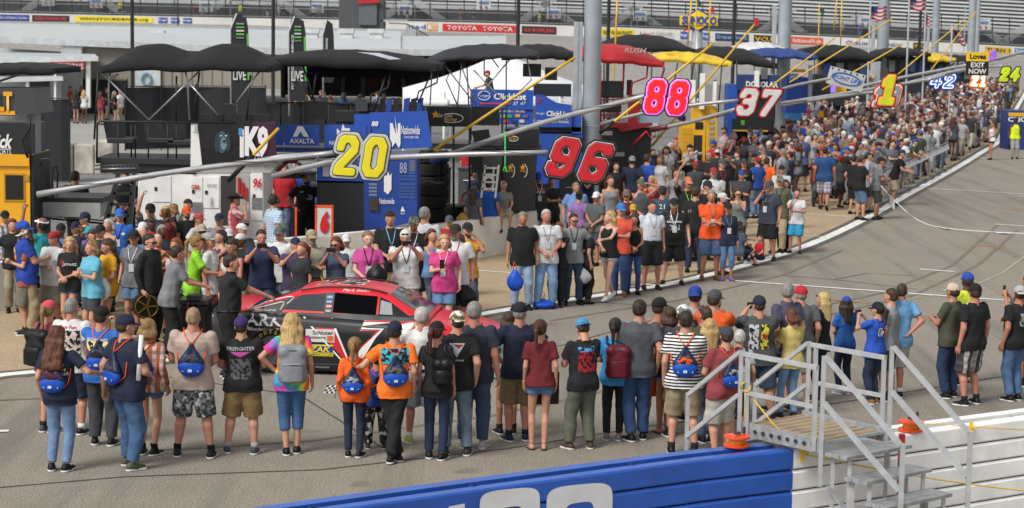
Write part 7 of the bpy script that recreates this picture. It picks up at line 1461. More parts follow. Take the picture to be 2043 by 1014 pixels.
# ------------------------------------------------------------------ people beyond the car, left side
p(10, 415, None, 150, 'man in a dark cap and plaid shirt at the left edge', H=1.8, tm='plaid', tc='5a6068', hat='cap', hatc='black', bot='shorts', bc='khaki')
p(52, 448, 668, 250, 'woman in a camouflage cap and rust tee looking at the man in blue', sex='F', tc='94503a', hat='camo', hatc='8c8468', hair='long', hc='brown', bot='shorts', bc='6f6a60', shades=1, arms='chest,chest', lan='orange')
p(53, 434, 668, 70, 'large man in a blue racing shirt and blue cap with khaki trousers', fat=.8, tc='1c3fa0', hat='cap', hatc='2450b8', bot='pants', bc='a29274', arms='down,chest', top='shirt', slv=.66, pr=[('#.2,.2,o', 0, 1.26, 'yellow', 'b'), ('NAPA', .085, 1.26, 'blue', 'b'), ('25', .07, 1.2, 'white', 'b', -.17)], turn=-15)
p(84, 425, 645, 300, 'woman in a black visor and teal top holding a phone high', sex='F', tc='2f9aa2', hat='visor', hatc='e8e8e8', hair='bun', hc='black', skin='b', arms='up,down', bot='mid', bc='black', nod=-15, fat=.3)
p(140, 470, 672, 195, 'blonde girl in a black 28 racing tee and denim shorts', sex='F', tc='141418', hair='long', hc='blonde', bot='mini', bc='4a678c', arms='waist,waist', pr=[('28', .11, 1.3, 'red', 'f', .07), ('Jarrett', .09, 1.28, 'white', 'f', -.06)], turn=20)
p(186, 476, 690, 230, 'woman in a light blue tee with a black patterned shoulder bag', sex='F', fat=.5, tc='62aec8', hair='bob', hc='dblonde', bot='mid', bc='39404a', arms='chest,chest')
p(219, 473, 684, 232, 'young woman with long brown hair in a yellow racing tee and black shorts', sex='F', tc='e0a41c', hair='long', hc='brown', bot='mini', bc='black', arms='waist,waist', nod=18, ph=1, who='young woman in the yellow tee')
p(152, 437, None, 230, 'woman with light hair in a navy cap behind the blonde girl', H=1.68, sex='F', tc='navy', hat='cap', hatc='navy', hair='long', hc='dblonde')
p(166, 418, None, 250, 'man in a plain navy cap and dark shirt looking left', H=1.78, tc='1a2238', hat='cap', hatc='1c2742')
p(180, 447, None, 215, 'woman in a teal cap and purple top', H=1.62, sex='F', tc='purple', hat='cap', hatc='2fa0a8', hair='bob', hc='dblonde')
p(199, 443, None, 185, 'dark-capped man in a navy tee facing us beside the blue tee', H=1.78, tc='1c2540', hat='cap', hatc='16161a', fat=.4)
p(238, 411, None, 180, 'tall man in a bright blue tee and blue cap with badges', H=1.88, tc='2a62bc', hat='cap', hatc='2f66c0', lan='black', fat=.3, pr=[('#.05,.05,o', 0, 1.35, 'lyellow', 'f', .1), ('#.07,.05,o', 0, 1.3, 'white', 'f', -.1)])
p(186, 455, None, 160, 'woman with tied brown hair and sunglasses on her head near the ladder', H=1.66, sex='F', tc='dgrey', hair='bun', hc='brown', shades='up')
p(268, 453, 668, 185, 'woman in a black and white cap and grey tee with denim shorts', sex='F', fat=.3, tc='6c7078', hat='cap', hatc='17171a', hair='bob', hc='dbrown', bot='mid', bc='5a7698', lan='white', pr=[('DARA', .05, 1.24, 'black', 'f')], skin='r')
p(300, 463, 690, 110, 'man in a black zipped jacket and sunglasses in profile', top='jacket', tc='121316', hair='short', hc='dbrown', shades=1, bot='pants', bc='black', fat=.2)
p(302, 430, None, 180, 'dark-skinned man in a red tee with sunglasses on his head', H=1.84, tc='b01820', hair='crop', hc='black', skin='d', shades='up')
p(284, 438, None, 200, 'spectator in a black and white cap half hidden by a red tee', H=1.72, tc='dgrey', hat='cap', hatc='e0e0e0')
p(301, 400, 620, 140, 'man in a dark cap stretching one arm straight up', tc='55585e', hat='cap', hatc='141518', shades=1, arms='waist,up', skin='t', hc='black')
p(343, 404, None, 250, 'woman with short brown hair in a black tee raising a phone', H=1.72, sex='F', tc='121215', hair='shag', hc='dblonde', skin='t', arms='phone1,phone1', ph=1, who='woman with short brown hair', fat=.2)
p(373, 395, None, 195, 'man with dark hair under raised sunglasses behind the orange cap', H=1.8, tc='b8b8b8', hair='short', hc='black', shades='up')
p(374, 408, None, 130, 'man in an orange and black cap and black tee', H=1.74, tc='131316', hat='cap', hatc='d8541c', beard='dbrown', skin='t', fat=.4)
p(396, 420, None, 110, 'man in a faded red cap and white tee', H=1.76, tc='cfcfcc', hat='cap', hatc='b44a48', skin='r', fat=.5)
p(402, 442, None, 175, 'man in a tan bucket hat and sunglasses', H=1.74, tc='c4c8c8', hat='bucket', hatc='a8a08a', shades=1, skin='r', fat=.3)
p(437, 420, None, 180, 'man in a navy cap with a white badge and orange lanyard', H=1.78, tc='8a8d90', hat='cap', hatc='1d2848', lan='orange', skin='r', fat=.5)
p(420, 458, 688, 100, 'man in a pale cap and white tee next to the neon green polo', tc='d0d0ce', hat='cap', hatc='9ca09c', skin='r', bot='shorts', bc='dgrey', nod=-10)
p(456, 450, None, 190, 'man in a red and white cap with sunglasses and a grey tee', H=1.78, tc='8e9095', hat='cap', hatc='c8c4c4', shades=1, fat=.3, skin='r')
p(462, 474, 690, 200, 'woman with tied dark hair in a white tank top texting', sex='F', top='tank', tc='d8d8d6', hair='bun', hc='dbrown', shades='up', arms='chest,chest', bot='slim', bc='black', skin='t')
p(383, 465, 690, 85, 'woman in a neon green polo and beige trousers leaning in', sex='F', top='polo', tc='8fd02e', hair='pony', hc='dblonde', bot='pants', bc='b0a488', arms='push,push', shades='up', skin='t', lean=8)
p(335, 485, 712, 75, 'man in a grey shirt and black trousers pushing the race car', top='shirt', slv=.7, tc='77777c', hair='short', hc='dbrown', bot='pants', bc='0e0e10', arms='push,push', lean=14, skin='r', fat=.25)
p(452, 503, 754, 70, 'crew man in a black team shirt with one hand on the race car', top='shirt', slv=.7, tc='17181c', hair='short', hc='dbrown', bot='pants', bc='0c0c0e', arms='down,push', skin='r', fat=.5, pr=[('#.06,.04,r', 0, 1.33, 'purple', 'f', -.08)], lean=6, tuck=1)
p(467, 380, 560, 80, 'bearded man in a black cowboy hat and pink plaid shirt drinking', top='shirt', tm='plaid', tc='b8444e', hat='cowboy', hatc='1a1a1c', beard='grey', arms='down,face', bot='jeans', bc='ljean', skin='r', slv=.7)
# behind the car, middle
p(520, 455, 672, 170, 'man in a navy tee filming with a phone at left of the car roof', tc='232f50', hair='short', hc='dbrown', arms='phone,phone', ph=2, fat=.5, skin='r', who='man in the navy tee')
p(556, 445, 655, 195, 'young man in a grey cap with a green badge and a white tee', tc='d4d6d8', hat='cap', hatc='5c5f62', skin='l', hc='blonde')
p(548, 385, 580, 50, 'balding man in a light blue checked shirt wearing a headset', top='shirt', slv=.7, tm='check', tc='5f93bc', hair='crop', hc='dbrown', muffs=1, bot='jeans', bc='jean', skin='r', turn=25)
p(610, 343, 545, 172, 'bearded crew man in a black team shirt with hands on hips', top='shirt', slv=.7, tc='16171a', hair='crop', hc='dbrown', beard='dbrown', arms='hip,hip', bot='pants', bc='0c0c0e', skin='l', tuck=1, pr=[('iK9', .055, 1.36, 'white', 'f', .09), ('#.15,.12,o', 1, 1.25, 'b8b0b0', 'f', -.06)], fat=.1)
p(567, 325, 520, 190, 'grey-haired man in a red tee behind the black team shirts', tc='b01824', hair='short', hc='grey', bot='jeans', bc='jean', fat=.3)
p(596, 322, 505, 170, 'dark-haired man in a blue tee standing behind the bearded crew man', tc='1c4cb0', hair='short', hc='black', bot='jeans', bc='djean')
p(710, 345, 528, 215, 'crew man in a black and grey team shirt turned away under the 20 sign', top='shirt', slv=.7, tc='1a1b1f', hair='crop', hc='brown', bot='pants', bc='0d0d0f', arms='down,down', tuck=1, fat=.3, pr=[('#.05,.1,r', 0, 1.35, 'lgrey', 'f', .1)])
p(677, 385, 520, 5, 'dark-haired boy in a blue and white sponsor jacket, back turned', top='jacket', tc='1d4fae', hair='short', hc='dbrown', kid=.3, bot='pants', bc='blue', pr=[('#.1,.12,r', 0, 1.28, 'white', 'b'), ('Nationwide', .05, 1.17, 'white', 'b')])
p(619, 452, 668, 165, 'older man in a tan cap and stone shirt with folded arms', top='shirt', tc='9f9686', hat='cap', hatc='a39878', arms='cross,cross', beard='grey', hc='grey', skin='r', bot='pants', bc='khaki', tuck=1)
p(668, 470, 676, 185, 'woman with short auburn hair and sunglasses filming with a phone', sex='F', tc='3c4a60', hair='bob', hc='auburn', shades=1, arms='phone,phone', ph=2, fat=.6, skin='r', who='woman with short auburn hair')
p(690, 462, None, 190, 'person in a white cap just behind the auburn-haired woman', H=1.68, tc='c8c8c8', hat='cap', hatc='d4d4d8')
p(733, 458, 680, 175, 'woman in a magenta tee with a black lanyard and folded hands', sex='F', tc='c04890', hair='bun', hc='dblonde', arms='waist,waist', lan='black', fat=.6, bot='slim', bc='jean', skin='p')
p(776, 418, 640, 172, 'tall young man in a black tee with orange straps on his shoulders', tc='121215', hair='short', hc='brown', shades='up', lan='lblue', arms='waist,waist', bot='shorts', bc='khaki', fat=.35)
p(806, 452, 672, 178, 'stout man in a white tee and white cap filming with a phone', tc='dcdcdc', hat='cap', hatc='d8d6cc', bk=1, shades='up', arms='phone,phone', ph=2, fat=.8, lan='black', bot='shorts', bc='a8a08c', who='stout man in the white tee', beard='ginger', skin='r')
p(826, 425, 655, 185, 'man in a camouflage cap and black graphic tee with black shorts', tc='101114', hat='camo', hatc='77786c', fat=.8, bot='shorts', bc='101013', beard='ginger', lan='white', pr=[('#.2,.12,r', 1, 1.25, '6a4a8c', 'f')], skin='r', arms='waist,down')
p(845, 410, 625, 10, 'grey-haired man in a white tee facing the pit wall', tc='d0d2d4', hair='short', hc='grey', bot='jeans', bc='jean', fat=.3)
p(883, 465, 678, 180, 'blonde woman in a hot pink tee and denim shorts holding a phone', sex='F', tc='cc3f84', hair='bob', hc='blonde', arms='down,chest', ph=1, fat=.75, lan='lyellow', bot='mid', bc='6485b0', skin='p', who='blonde woman in the hot pink tee')
p(906, 440, 668, 190, 'grey-haired man in a dark cap and white tee with a red lanyard', tc='d8d8d8', hat='cap', hatc='2c2620', lan='red', fat=.7, skin='r', beard='grey', bot='shorts', bc='black')
p(932, 438, 648, 160, 'man in a black and white cap and mustard yellow tee', tc='cf8f1c', hat='cap', hatc='1c1c1e', beard='brown', bot='jeans', bc='jean', arms='face,down')
p(896, 425, None, 200, 'person in a grey cap and red top behind the hot pink tee', H=1.7, tc='a02028', hat='cap', hatc='4c5058', hair='pony', hc='red')
p(944, 366, 513, 25, 'woman with a long brown plait and grey tee kneeling at the pit wall', sex='F', tc='50545a', hair='long', hc='brown', hat='cap', hatc='5a5c60', fat=.3, bot='mid', bc='9a9c9e', skin='l')
p(974, 352, 506, 20, 'man in a black cap and royal blue tee by the pit wall', tc='1f56b8', hat='cap', hatc='101012', fat=.4, bot='shorts', bc='khaki', skin='t')
WALLSIT = [
 (1004, 370, 485, 190, 'boy in a camouflage cap and grey tee sitting on the pit wall', dict(kid=.6, tc='7c7e7a', hat='camo', hatc='8a6a50', bot='shorts', bc='9c9a8c', sock='no')),
]
# behind the edge line, centre
p(1040, 420, 618, 175, 'grey-haired man in a black polo and light jeans holding a blue bag', top='polo', tc='0f1013', hair='short', hc='grey', bc='94a9c2', bot='jeans', skin='t', fat=.45)
p(1086, 415, 615, 172, 'silver-haired man in a white Scranton tee and light jeans', tc='dadbdd', hair='short', hc='white', bc='7d9cc4', arms='waist,waist', skin='r', fat=.3, pr=[('SCRANTON', .045, 1.3, '55585c', 'f')], lan='lgrey')
p(1111, 443, 612, 200, 'red-haired boy in a black tee between the white and grey tees', kid=.4, tc='17171a', hair='short', hc='ginger', bot='pants', bc='black', arms='face,down')
p(1141, 423, 608, 172, 'man in sunglasses, grey tee and dark jeans with a hand on his hip', tc='83878c', hair='short', hc='dbrown', shades=1, lan='black', bc='2b3d58', arms='hip,down', skin='r', pr=[('CREW ONE', .028, 1.37, 'dgrey', 'f')])
p(1165, 440, 606, 60, 'person in a grey cap dressed in black carrying a big black backpack', tc='141417', hat='cap', hatc='66686c', bot='pants', bc='black', pack='1c1d20', packl='bulky black backpack beside the man in the grey tee')
p(1214, 418, 600, 215, 'blonde woman in a black tank top and white shorts stepping forward', sex='F', top='tank', tc='101012', hair='long', hc='blonde', bot='mini', bc='b4bcc8', bm='cloth', arms='push,waist', pose='walk', sc='white', sock='no', skin='p', fat=.2, turn=-40)
p(1236, 400, 590, 185, 'boy in a blue and white cap and coral tee with jeans', tc='d8553c', hat='cap', hatc='3a78c0', bc='2c4a7c', shoe='boot', sc='6b4a2c', arms='cross,down', hc='dblonde')
p(1262, 425, 587, 178, 'smiling dark-haired woman in a black floral top and jeans', sex='F', top='tank', tc='17171b', hair='long', hc='brown', bc='2f4e84', bot='slim', arms='waist,waist', skin='t')
p(1298, 398, 578, 165, 'grey-bearded man in a white polo and black shorts', top='polo', tc='c9ced8', hair='short', hc='dbrown', beard='grey', bot='shorts', bc='14151a', lan='lgrey', fat=.35, skin='r', tuck=1)
p(1341, 390, 568, 180, 'big man with a long red beard in a black racing tee and shorts', tc='121214', hat='cap', hatc='1a1a1c', beard='ginger', blen=.16, hair='short', hc='ginger', bot='shorts', bc='0f0f11', fat=1.15, skin='p', pr=[('2', .1, 1.36, 'white', 'f', .07), ('KESELOWSKI', .052, 1.28, 'white', 'f'), ('#.2,.1,r', 1, 1.17, '9a9ca0', 'f')], lan='white', st=.17)
p(1384, 370, 545, 20, 'man in a black tee and dark jeans turned away beside the orange tee', tc='131316', hair='short', hc='brown', bc='1f2c44', arms='down,down', pr=[('11', .09, 1.25, 'lgrey', 'b', -.08)])
p(1414, 376, 559, 172, 'man in an orange tee and denim shorts with folded arms', tc='ee5618', hair='short', hc='grey', bot='shorts', bc='42597e', arms='cross,cross', shades=0, sc='5c3f28', sock='white', skin='t', fat=.3, lan='grey')
p(1449, 400, 560, 175, 'woman in a black cap and navy shirt with cropped jeans', sex='F', top='shirt', tc='1d2842', hat='cap', hatc='1a1a1c', bot='capri', bc='56749e', lan='grey', fat=.35, skin='t', sc='purple')
p(1440, 380, 548, 120, 'man in a white-fronted cap and dark tee behind the navy shirt', tc='2c2d32', hat='cap', hatc='c8c8c4', bot='shorts', bc='dgrey', beard='dbrown')
p(1478, 440, 527, 60, 'woman with dark hair crouching in a slate tee by the edge line', sex='F', pose='crouch', tc='515c72', hair='bob', hc='dbrown', bot='slim', bc='1d2a48', arms='push,lap', sc='lgrey')
p(1514, 470, 530, 240, 'toddler in a red shirt crouching in front of the woman', pose='crouch', kid=1, tc='b81a22', hair='short', hc='brown', bot='shorts', bc='navy', arms='lap,lap')
p(1531, 355, 520, 215, 'man in a grey cap and slate tee covering his mouth', tc='363f52', hat='cap', hatc='44484e', beard='grey', bot='shorts', bc='14151a', arms='down,face', fat=.5, skin='r', pr=[('#.16,.14,r', 1, 1.25, '5a5242', 'f')], lan='black')
p(1550, 345, 505, 190, 'man in a camouflage cap behind the slate tee', tc='5c5e46', hat='camo', hatc='6b6d58', lan='black', bot='pants', bc='sand')
p(1562, 356, 503, 195, 'woman in a turquoise top and black trousers', sex='F', tc='5ab4cc', hair='bob', hc='brown', bot='pants', bc='111113', arms='chest,down', lan='white')
p(1586, 376, 506, 205, 'boy in a white baseball tee and sky blue shorts eating', kid=.6, tc='d2d4d8', hair='short', hc='black', bot='shorts', bc='2a98c8', arms='chest,face', pr=[('BASEBALL', .05, 1.15, 'dgrey', 'f')], sock='black', skin='r')
# in front of and on the pit wall, centre
p(1072, 338, 490, 175, 'man in a blue cap worn low and a charcoal Dale Jr tee', tc='35363a', hat='cap', hatc='1f50b4', nod=25, fat=.8, lan='white', bot='mid', bc='2a4068', skin='r', pr=[('DALE JR', .07, 1.28, 'white', 'f'), ('#.24,.06,o', 1, 1.35, 'c85a28', 'f')])
p(1100, 352, 490, 150, 'spectator in black with folded arms behind the light blue shirt', tc='16161a', arms='cross,cross', bot='pants', bc='black', skin='t')
p(1147, 362, 512, 165, 'large man in a light blue shirt leaning at the pit wall', top='shirt', slv=.7, tc='7197cf', hair='short', hc='grey', fat=1.0, bot='shorts', bc='navy', skin='r')
p(1155, 380, 522, 20, 'woman with black hair in a lavender tee with a yellow lanyard', sex='F', tc='8d6ba8', hair='bun', hc='black', bot='jeans', bc='jean', fat=.6)
p(1188, 378, 530, 215, 'man in a white cap and grey tee looking right', tc='55585c', hat='cap', hatc='dededc', bot='shorts', bc='dgrey', arms='waist,waist', skin='t')
p(1214, 348, 505, 170, 'woman in a grey tank top with a shoulder bag', sex='F', top='tank', tc='8a8d92', hair='long', hc='auburn', bot='mini', bc='ljean')
p(1247, 373, 540, 175, 'woman in a maroon cap and sunglasses behind the coral tee', sex='F', tc='5a1a22', hat='cap', hatc='7a5a58', hair='bob', hc='auburn', shades=1, bot='jeans', bc='djean')
p(1276, 352, 520, 170, 'man in an olive cap and grey vest with arms crossed high', top='tank', tc='50555a', hat='cap', hatc='5c6450', arms='head,waist', skin='r', bot='shorts', bc='red')
p(1263, 403, None, 185, 'boy in a yellow and black cap behind the floral top', H=1.6, tc='37332e', hat='cap', hatc='c8a024')
p(1238, 425, None, 170, 'person in a dark cap half hidden behind the coral tee', H=1.55, tc='2c2e33', hat='cap', hatc='3a3a3c')
p(1262, 307, 490, 5, 'broad man in a navy polo and pale cap, back to us', top='polo', tc='17213c', hat='cap', hatc='8d8c86', bk=1, fat=.7, bot='shorts', bc='khaki')
p(1231, 322, None, 160, 'dark-haired man in a black tee left of the navy polo', H=1.78, tc='121214', hair='short', hc='dbrown')
p(1293, 305, 492, 60, 'bearded man in a royal blue tee beside a striped dress', tc='1f4cab', hair='short', hc='brown', beard='brown', bot='mid', bc='jean')
p(1316, 308, 492, 200, 'blonde woman in a black and white striped top', sex='F', tm='check', tc='b8b8ba', hair='curly', hc='dblonde', bot='mid', bc='dgrey', fat=.3)
p(1330, 290, 480, 195, 'dark-haired woman in a white blouse looking down', sex='F', tc='d4d2d0', hair='bob', hc='dbrown', bot='slim', bc='lpink', nod=15, lan='red')
p(1318, 366, 530, 5, 'man in a dark cap and slate 21 tee, back turned', tc='35495c', hat='cap', hatc='2a2c30', bot='jeans', bc='djean', pr=[('21', .15, 1.3, 'white', 'b'), ('RACING', .05, 1.18, 'sky', 'b')], skin='r')
p(1368, 348, 520, 165, 'man in an orange and white cap and black tee with a yellow lanyard', tc='101113', hat='cap', hatc='e08a60', lan='green', fat=.4, skin='r', bot='shorts', bc='dgrey', arms='down,up')
p(1400, 352, 520, 155, 'man in a dark cap leaning over behind the orange tee', tc='1a1a1d', hat='cap', hatc='28282b', bot='pants', bc='black', lean=15, fat=.5)
p(1424, 330, 505, 185, 'man in a red and white cap and white tee with a tattooed arm', tc='c9c9cc', hat='cap', hatc='9c3038', bot='shorts', bc='khaki', fat=.3, beard='grey')
p(1442, 313, 495, 170, 'man in a grey cap and black shirt with a red lanyard', tc='151619', hat='cap', hatc='4c4e52', lan='red', bot='pants', bc='black')
p(1468, 374, 520, 185, 'woman in sunglasses and a grey vest sipping a drink', sex='F', top='tank', tc='7c7f80', hair='long', hc='brown', shades=1, arms='face,down', bot='shorts', bc='dgrey')
p(1484, 313, 490, 190, 'woman in a dark cap and black printed sweatshirt with jeans', sex='F', top='long', tc='18191b', hat='cap', hatc='3c3e42', hair='long', hc='brown', bot='slim', bc='2a3f66', lan='red', pr=[('#.2,.05,r', 1, 1.3, '4a9a80', 'f')])
p(1445, 252, 420, 235, 'man with folded arms in a grey sleeveless shirt and raised sunglasses', top='tank', tc='9fa6b0', hair='short', hc='dbrown', shades='up', arms='cross,cross', skin='t', bot='shorts', bc='khaki')
p(1463, 262, 425, 100, 'balding man in a navy sleeveless shirt and white shorts', top='tank', tc='1c2644', hair='crop', hc='grey', bot='shorts', bc='b8b8b6', skin='r', fat=.5)
p(1497, 252, 418, 175, 'man in a black tee and black cap with a white pass', tc='121216', hat='cap', hatc='222226', bc='2c3e60', lan='white', beard='grey')
p(1520, 250, 405, 210, 'man in a dark cap and blue-grey shirt with khaki shorts', top='shirt', slv=.7, tc='3f5d88', hat='cap', hatc='2a2c32', lan='white', bot='shorts', bc='a39271')
p(1550, 263, 428, 180, 'man in sunglasses and a black polo with a blue lanyard', top='polo', tc='141519', hair='short', hc='dbrown', shades=1, lan='blue', bot='pants', bc='black', fat=.3)
p(1580, 278, 420, 182, 'woman in sunglasses and a black cold-shoulder top with jeans', sex='F', top='tank', tc='15151a', hair='bun', hc='dbrown', shades=1, lan='red', bot='slim', bc='2b3f62')
p(1601, 265, 415, 175, 'man in a blue shirt and black shorts with a red lanyard', top='shirt', slv=.7, tc='4a6592', hair='short', hc='brown', lan='red', bot='shorts', bc='15161a')
p(1527, 313, 430, 10, 'child in a bright orange tee with black shorts walking away', kid=.4, tc='ff6a1c', hair='short', hc='brown', bot='shorts', bc='black')
p(1643, 291, 420, 8, 'broad man in a steel blue tee and plaid shorts walking away', tc='1f4a80', hair='crop', hc='dbrown', bot='shorts', bc='8d93ac', bm='plaid', pose='walk', fat=.7, skin='t')
p(1669, 272, 405, 185, 'man in a blue cap and bright blue lettered tee reading a phone', tc='1d57b8', hat='cap', hatc='1e3f88', arms='chest,chest', bot='shorts', bc='14151a', pr=[('HARVICK', .07, 1.32, 'lyellow', 'f')], lan='white')
p(1700, 308, 428, 60, 'young man in a black tee and black shorts behind another in black', tc='101013', hair='short', hc='dbrown', bot='shorts', bc='16161a')
p(1713, 305, 440, 75, 'man in a grey-green cap, black tee and denim shorts with a phone', tc='121214', hat='cap', hatc='4a5248', bot='shorts', bc='56718f', arms='chest,chest', sole='white')
p(1730, 302, 425, 100, 'man with dark hair in a pale blue-grey shirt at the barrier', tc='a7aebb', hair='short', hc='dbrown', bot='shorts', bc='dgrey')
p(1744, 308, 438, 95, 'man in a black cap and grey polo resting on the barrier', top='polo', tc='74777c', hat='cap', hatc='121214', bot='shorts', bc='3b3d34', lean=12, arms='chest,chest', skin='t')
p(1781, 292, 410, 110, 'man in a navy cap and black shirt leaning on the barrier', tc='131419', hat='cap', hatc='22335e', lean=20, bot='shorts', bc='b2a488', arms='push,push')
p(1690, 218, 335, 175, 'man in a pale cap and white tee standing out above the crowd', tc='d2d2d2', hat='cap', hatc='b8ac98', fat=.5, skin='r', bot='shorts', bc='dgrey', pr=[('#.14,.16,r', 1, 1.25, '6a8a6a', 'f')])
p(1641, 208, 330, 60, 'man in a yellow tee and blue cap far down the pit road', tc='dfa21c', hat='cap', hatc='22489a')
p(1573, 233, 352, 20, 'man in a grey tee with a blue back print under the 37 sign', tc='8f959c', hat='cap', hatc='7a4a3c', fat=.4, bot='shorts', bc='khaki', pr=[('#.16,.16,r', 1, 1.25, '4a7ab0', 'b')])
p(1604, 238, 350, 80, 'bald man in a bright blue tee beside a phone user', tc='1d52b4', hair='crop', hc='brown', bot='shorts', bc='black')
p(1978, 242, 319, 250, 'woman in a white sleeveless top and black shorts alone on the pit road', sex='F', top='tank', tc='dadada', hair='pony', hc='brown', bot='mini', bc='black', skin='t', arms='waist,waist')
p(2024, 232, 318, 180, 'official in a neon yellow safety vest and grey trousers', top='tank', tc='d4e81c', hat='cap', hatc='222630', bot='pants', bc='9a9c98', skin='d')
# crew in the pit stalls
p(152, 338, 520, 15, 'crew man in a black team shirt with blue goggles on his cap', top='shirt', slv=.7, tc='141519', hair='short', hc='dbrown', bot='pants', bc='0d0d10', skin='t', fat=.2, arms='down,waist')
p(250, 340, 510, 180, 'crew man in a black team shirt standing behind the ladder', top='shirt', slv=.7, tc='16171b', hair='short', hc='dbrown', shades=1, arms='waist,waist', bot='pants', bc='0d0d10', fat=.3)
p(930, 285, 395, 40, 'man in a red tee and blue jeans under the tall platform', tc='a81a24', hair='short', hc='brown', bc='2c4a80', pose='walk')
p(1200, 262, 395, 200, 'dark-skinned crew man in a blue uniform behind the 96 sign', top='shirt', slv=.7, tc='1d3f9c', skin='d', hair='crop', hc='black', bot='pants', bc='navy')
# ------------------------------------------------------------------ the boy sitting on the pit wall
e = empty('person', (0, 0, 0), -R(170), 'boy in a camouflage cap and grey tee sitting on the pit wall', 'person', None, .86)
q = min(WL, key=lambda v: (v - G(1004, 470)).length if v.y > 0 else 99); q = Vector((P(1004, 430, 47.9).x, 47.9, 0)); e.location = q + Vector((0, .0, .90 - .47 * .86)); S = dict(pose='sit', kid=.5, tc='7c7e7a', hat='camo', hatc='8a6a50', bot='shorts', bc='9c9a8c', sock='no', arms='lap,lap'); build_person(e, S, .026, 901)
# blue bag held by the man in the black polo, bag on the ground, other loose things
def lumpbag(name, label, loc, r, col, cords=True, seed=1, parent=None):
    e = empty(name, loc, 0, label, 'bag'); f = Fld((-.4, -.4, -.05), (.4, .4, .6), .016); f.ell((0, 0, r[2]), r, 0); f.cone((0, 0, r[2]), (0, 0, r[2] * 2.1), r[0] * .5, .03, .08); V, Q = f.mesh(1); V = wrinkle(V, Q, .010, .8, seed); link('pouch', mesh_from(V, Q), clothmat('nylon'), e, col)
    if cords: MB().tube([(0, 0, r[2] * 2), (.03, 0, r[2] * 2 + .12), (-.02, 0, r[2] * 2 + .2), (-.04, 0, r[2] * 2)], .01, 5).obj('cord', clothmat('nylon'), e, True, 'e8501c')
    return e
c = G(1028, 640); lumpbag('drawstring_bag', 'blue drawstring bag hanging from the hand of the man in the black polo', P(1027, 582, G(1040, 655).y - .15), (.15, .09, .17), '1c4cb4')
lumpbag('drawstring_bag', 'blue drawstring bag lying on the asphalt by the edge line', G(1083, 616), (.22, .18, .08), '1c4cb4', True, 5)
lumpbag('plastic_bag', 'clear plastic bag held beside the boy with the black backpack', P(1163, 566, G(1165, 606).y - .2), (.17, .1, .13), 'a9abb0', False, 7)
lumpbag('tote_bag', 'black and red duffel bag hanging behind the hot pink tee', P(930, 612, G(906, 668).y - .3), (.2, .12, .17), '141416', False, 8)
lumpbag('tote_bag', 'black rounded case held between the magenta and white tees', P(752, 568, G(733, 680).y - .35), (.19, .07, .15), '121214', False, 9)
lumpbag('shoulder_bag', 'white and red event bag held beside the yellow tee', P(207, 600, G(219, 684).y - .3), (.12, .08, .17), 'c8c2c2', False, 4)
lumpbag('shoulder_bag', 'mustard shoulder bag on the woman with the long plait', P(922, 452, G(944, 513).y - .28), (.15, .1, .14), 'a87a20', False, 4)
lumpbag('shopping_bag', 'black carrier bag in the hand of the man in plaid shorts', P(1667, 393, G(1643, 420).y), (.14, .1, .16), '141417', False, 6)
# chequered hand flag, poster tube, folder, dog-print wheel
c = P(657, 785, G(706, 912).y); e = empty('checkered_flag', c, 0, 'small black and white chequered flag held by the girl in orange', 'flag'); b1, b2 = MB(), MB()
for i in range(5):
    for j in range(4): (b1 if (i + j) % 2 else b2).add([(i * .03 - .075 + j * .012, 0, j * .026), (i * .03 - .045 + j * .012, 0, j * .026), (i * .03 - .033 + j * .012, 0, j * .026 + .026), (i * .03 - .063 + j * .012, 0, j * .026 + .026)], [(0, 1, 2, 3)])
b1.obj('dark_squares', KB, e); b2.obj('pale_squares', WH, e); MB().tube([(.07, 0, -.06), (.09, 0, .1)], .005, 5).obj('stick', KB, e)
q = P(279, 710, G(252, 935).y - .22); tag(MB().tube([q + Vector((-.02, 0, -.3)), q + Vector((.02, 0, .25))], .028, 10).obj('poster_tube', WH, None, True), 'rolled white poster sticking out of the heavy man\'s blue bag', 'poster')
tag(MB().box(P(1090, 775, G(1073, 898).y + .15), (.34, .03, .42), .3).obj('folder', KB), 'black folder held at the side of the woman in maroon', 'folder')
tag(MB().box(P(1258, 715, G(1308, 862).y), (.36, .2, .55)).obj('bag_case', paint('d0561c', .7)), 'orange bag carried beside the woman in black', 'bag')
q = P(290, 610, G(300, 690).y - .2); e = empty('show_wheel', q, -1.15, 'black and gold wheel standing on the pavement beside the man in the black jacket', 'wheel'); MB().tube([(-.05, 0, 0), (.075, 0, 0)], .22, 24).obj('tyre', KB, e); MB().tube([(.085, 0, 0), (.1, 0, 0)], .19, 24).obj('rim', paint('2a2620', .3, .5), e)
MB().tube([(.1, .19 * math.cos(a), .19 * math.sin(a)) for a in np.linspace(0, 6.3, 28)], .010, 6).obj('gold_ring', paint('7c6020', .4, .5), e, True)
for k in range(5): MB().bar((.105, 0, 0), (.105, .18 * math.cos(k * 1.257), .18 * math.sin(k * 1.257)), .025).obj('spoke', paint('7c6020', .4, .5), e)
# painted 5 on the pit wall at the left, quick jack things
text('painted_number', '5', KB, frame(P(81, 562, 36.6), (1, .2, 0), (0, 0, 1)), None, size=.95, bold=.05, extrude=.01); tag(bpy.data.objects['painted_number'], 'black number 5 painted on the white pit wall at the left', 'painted number')
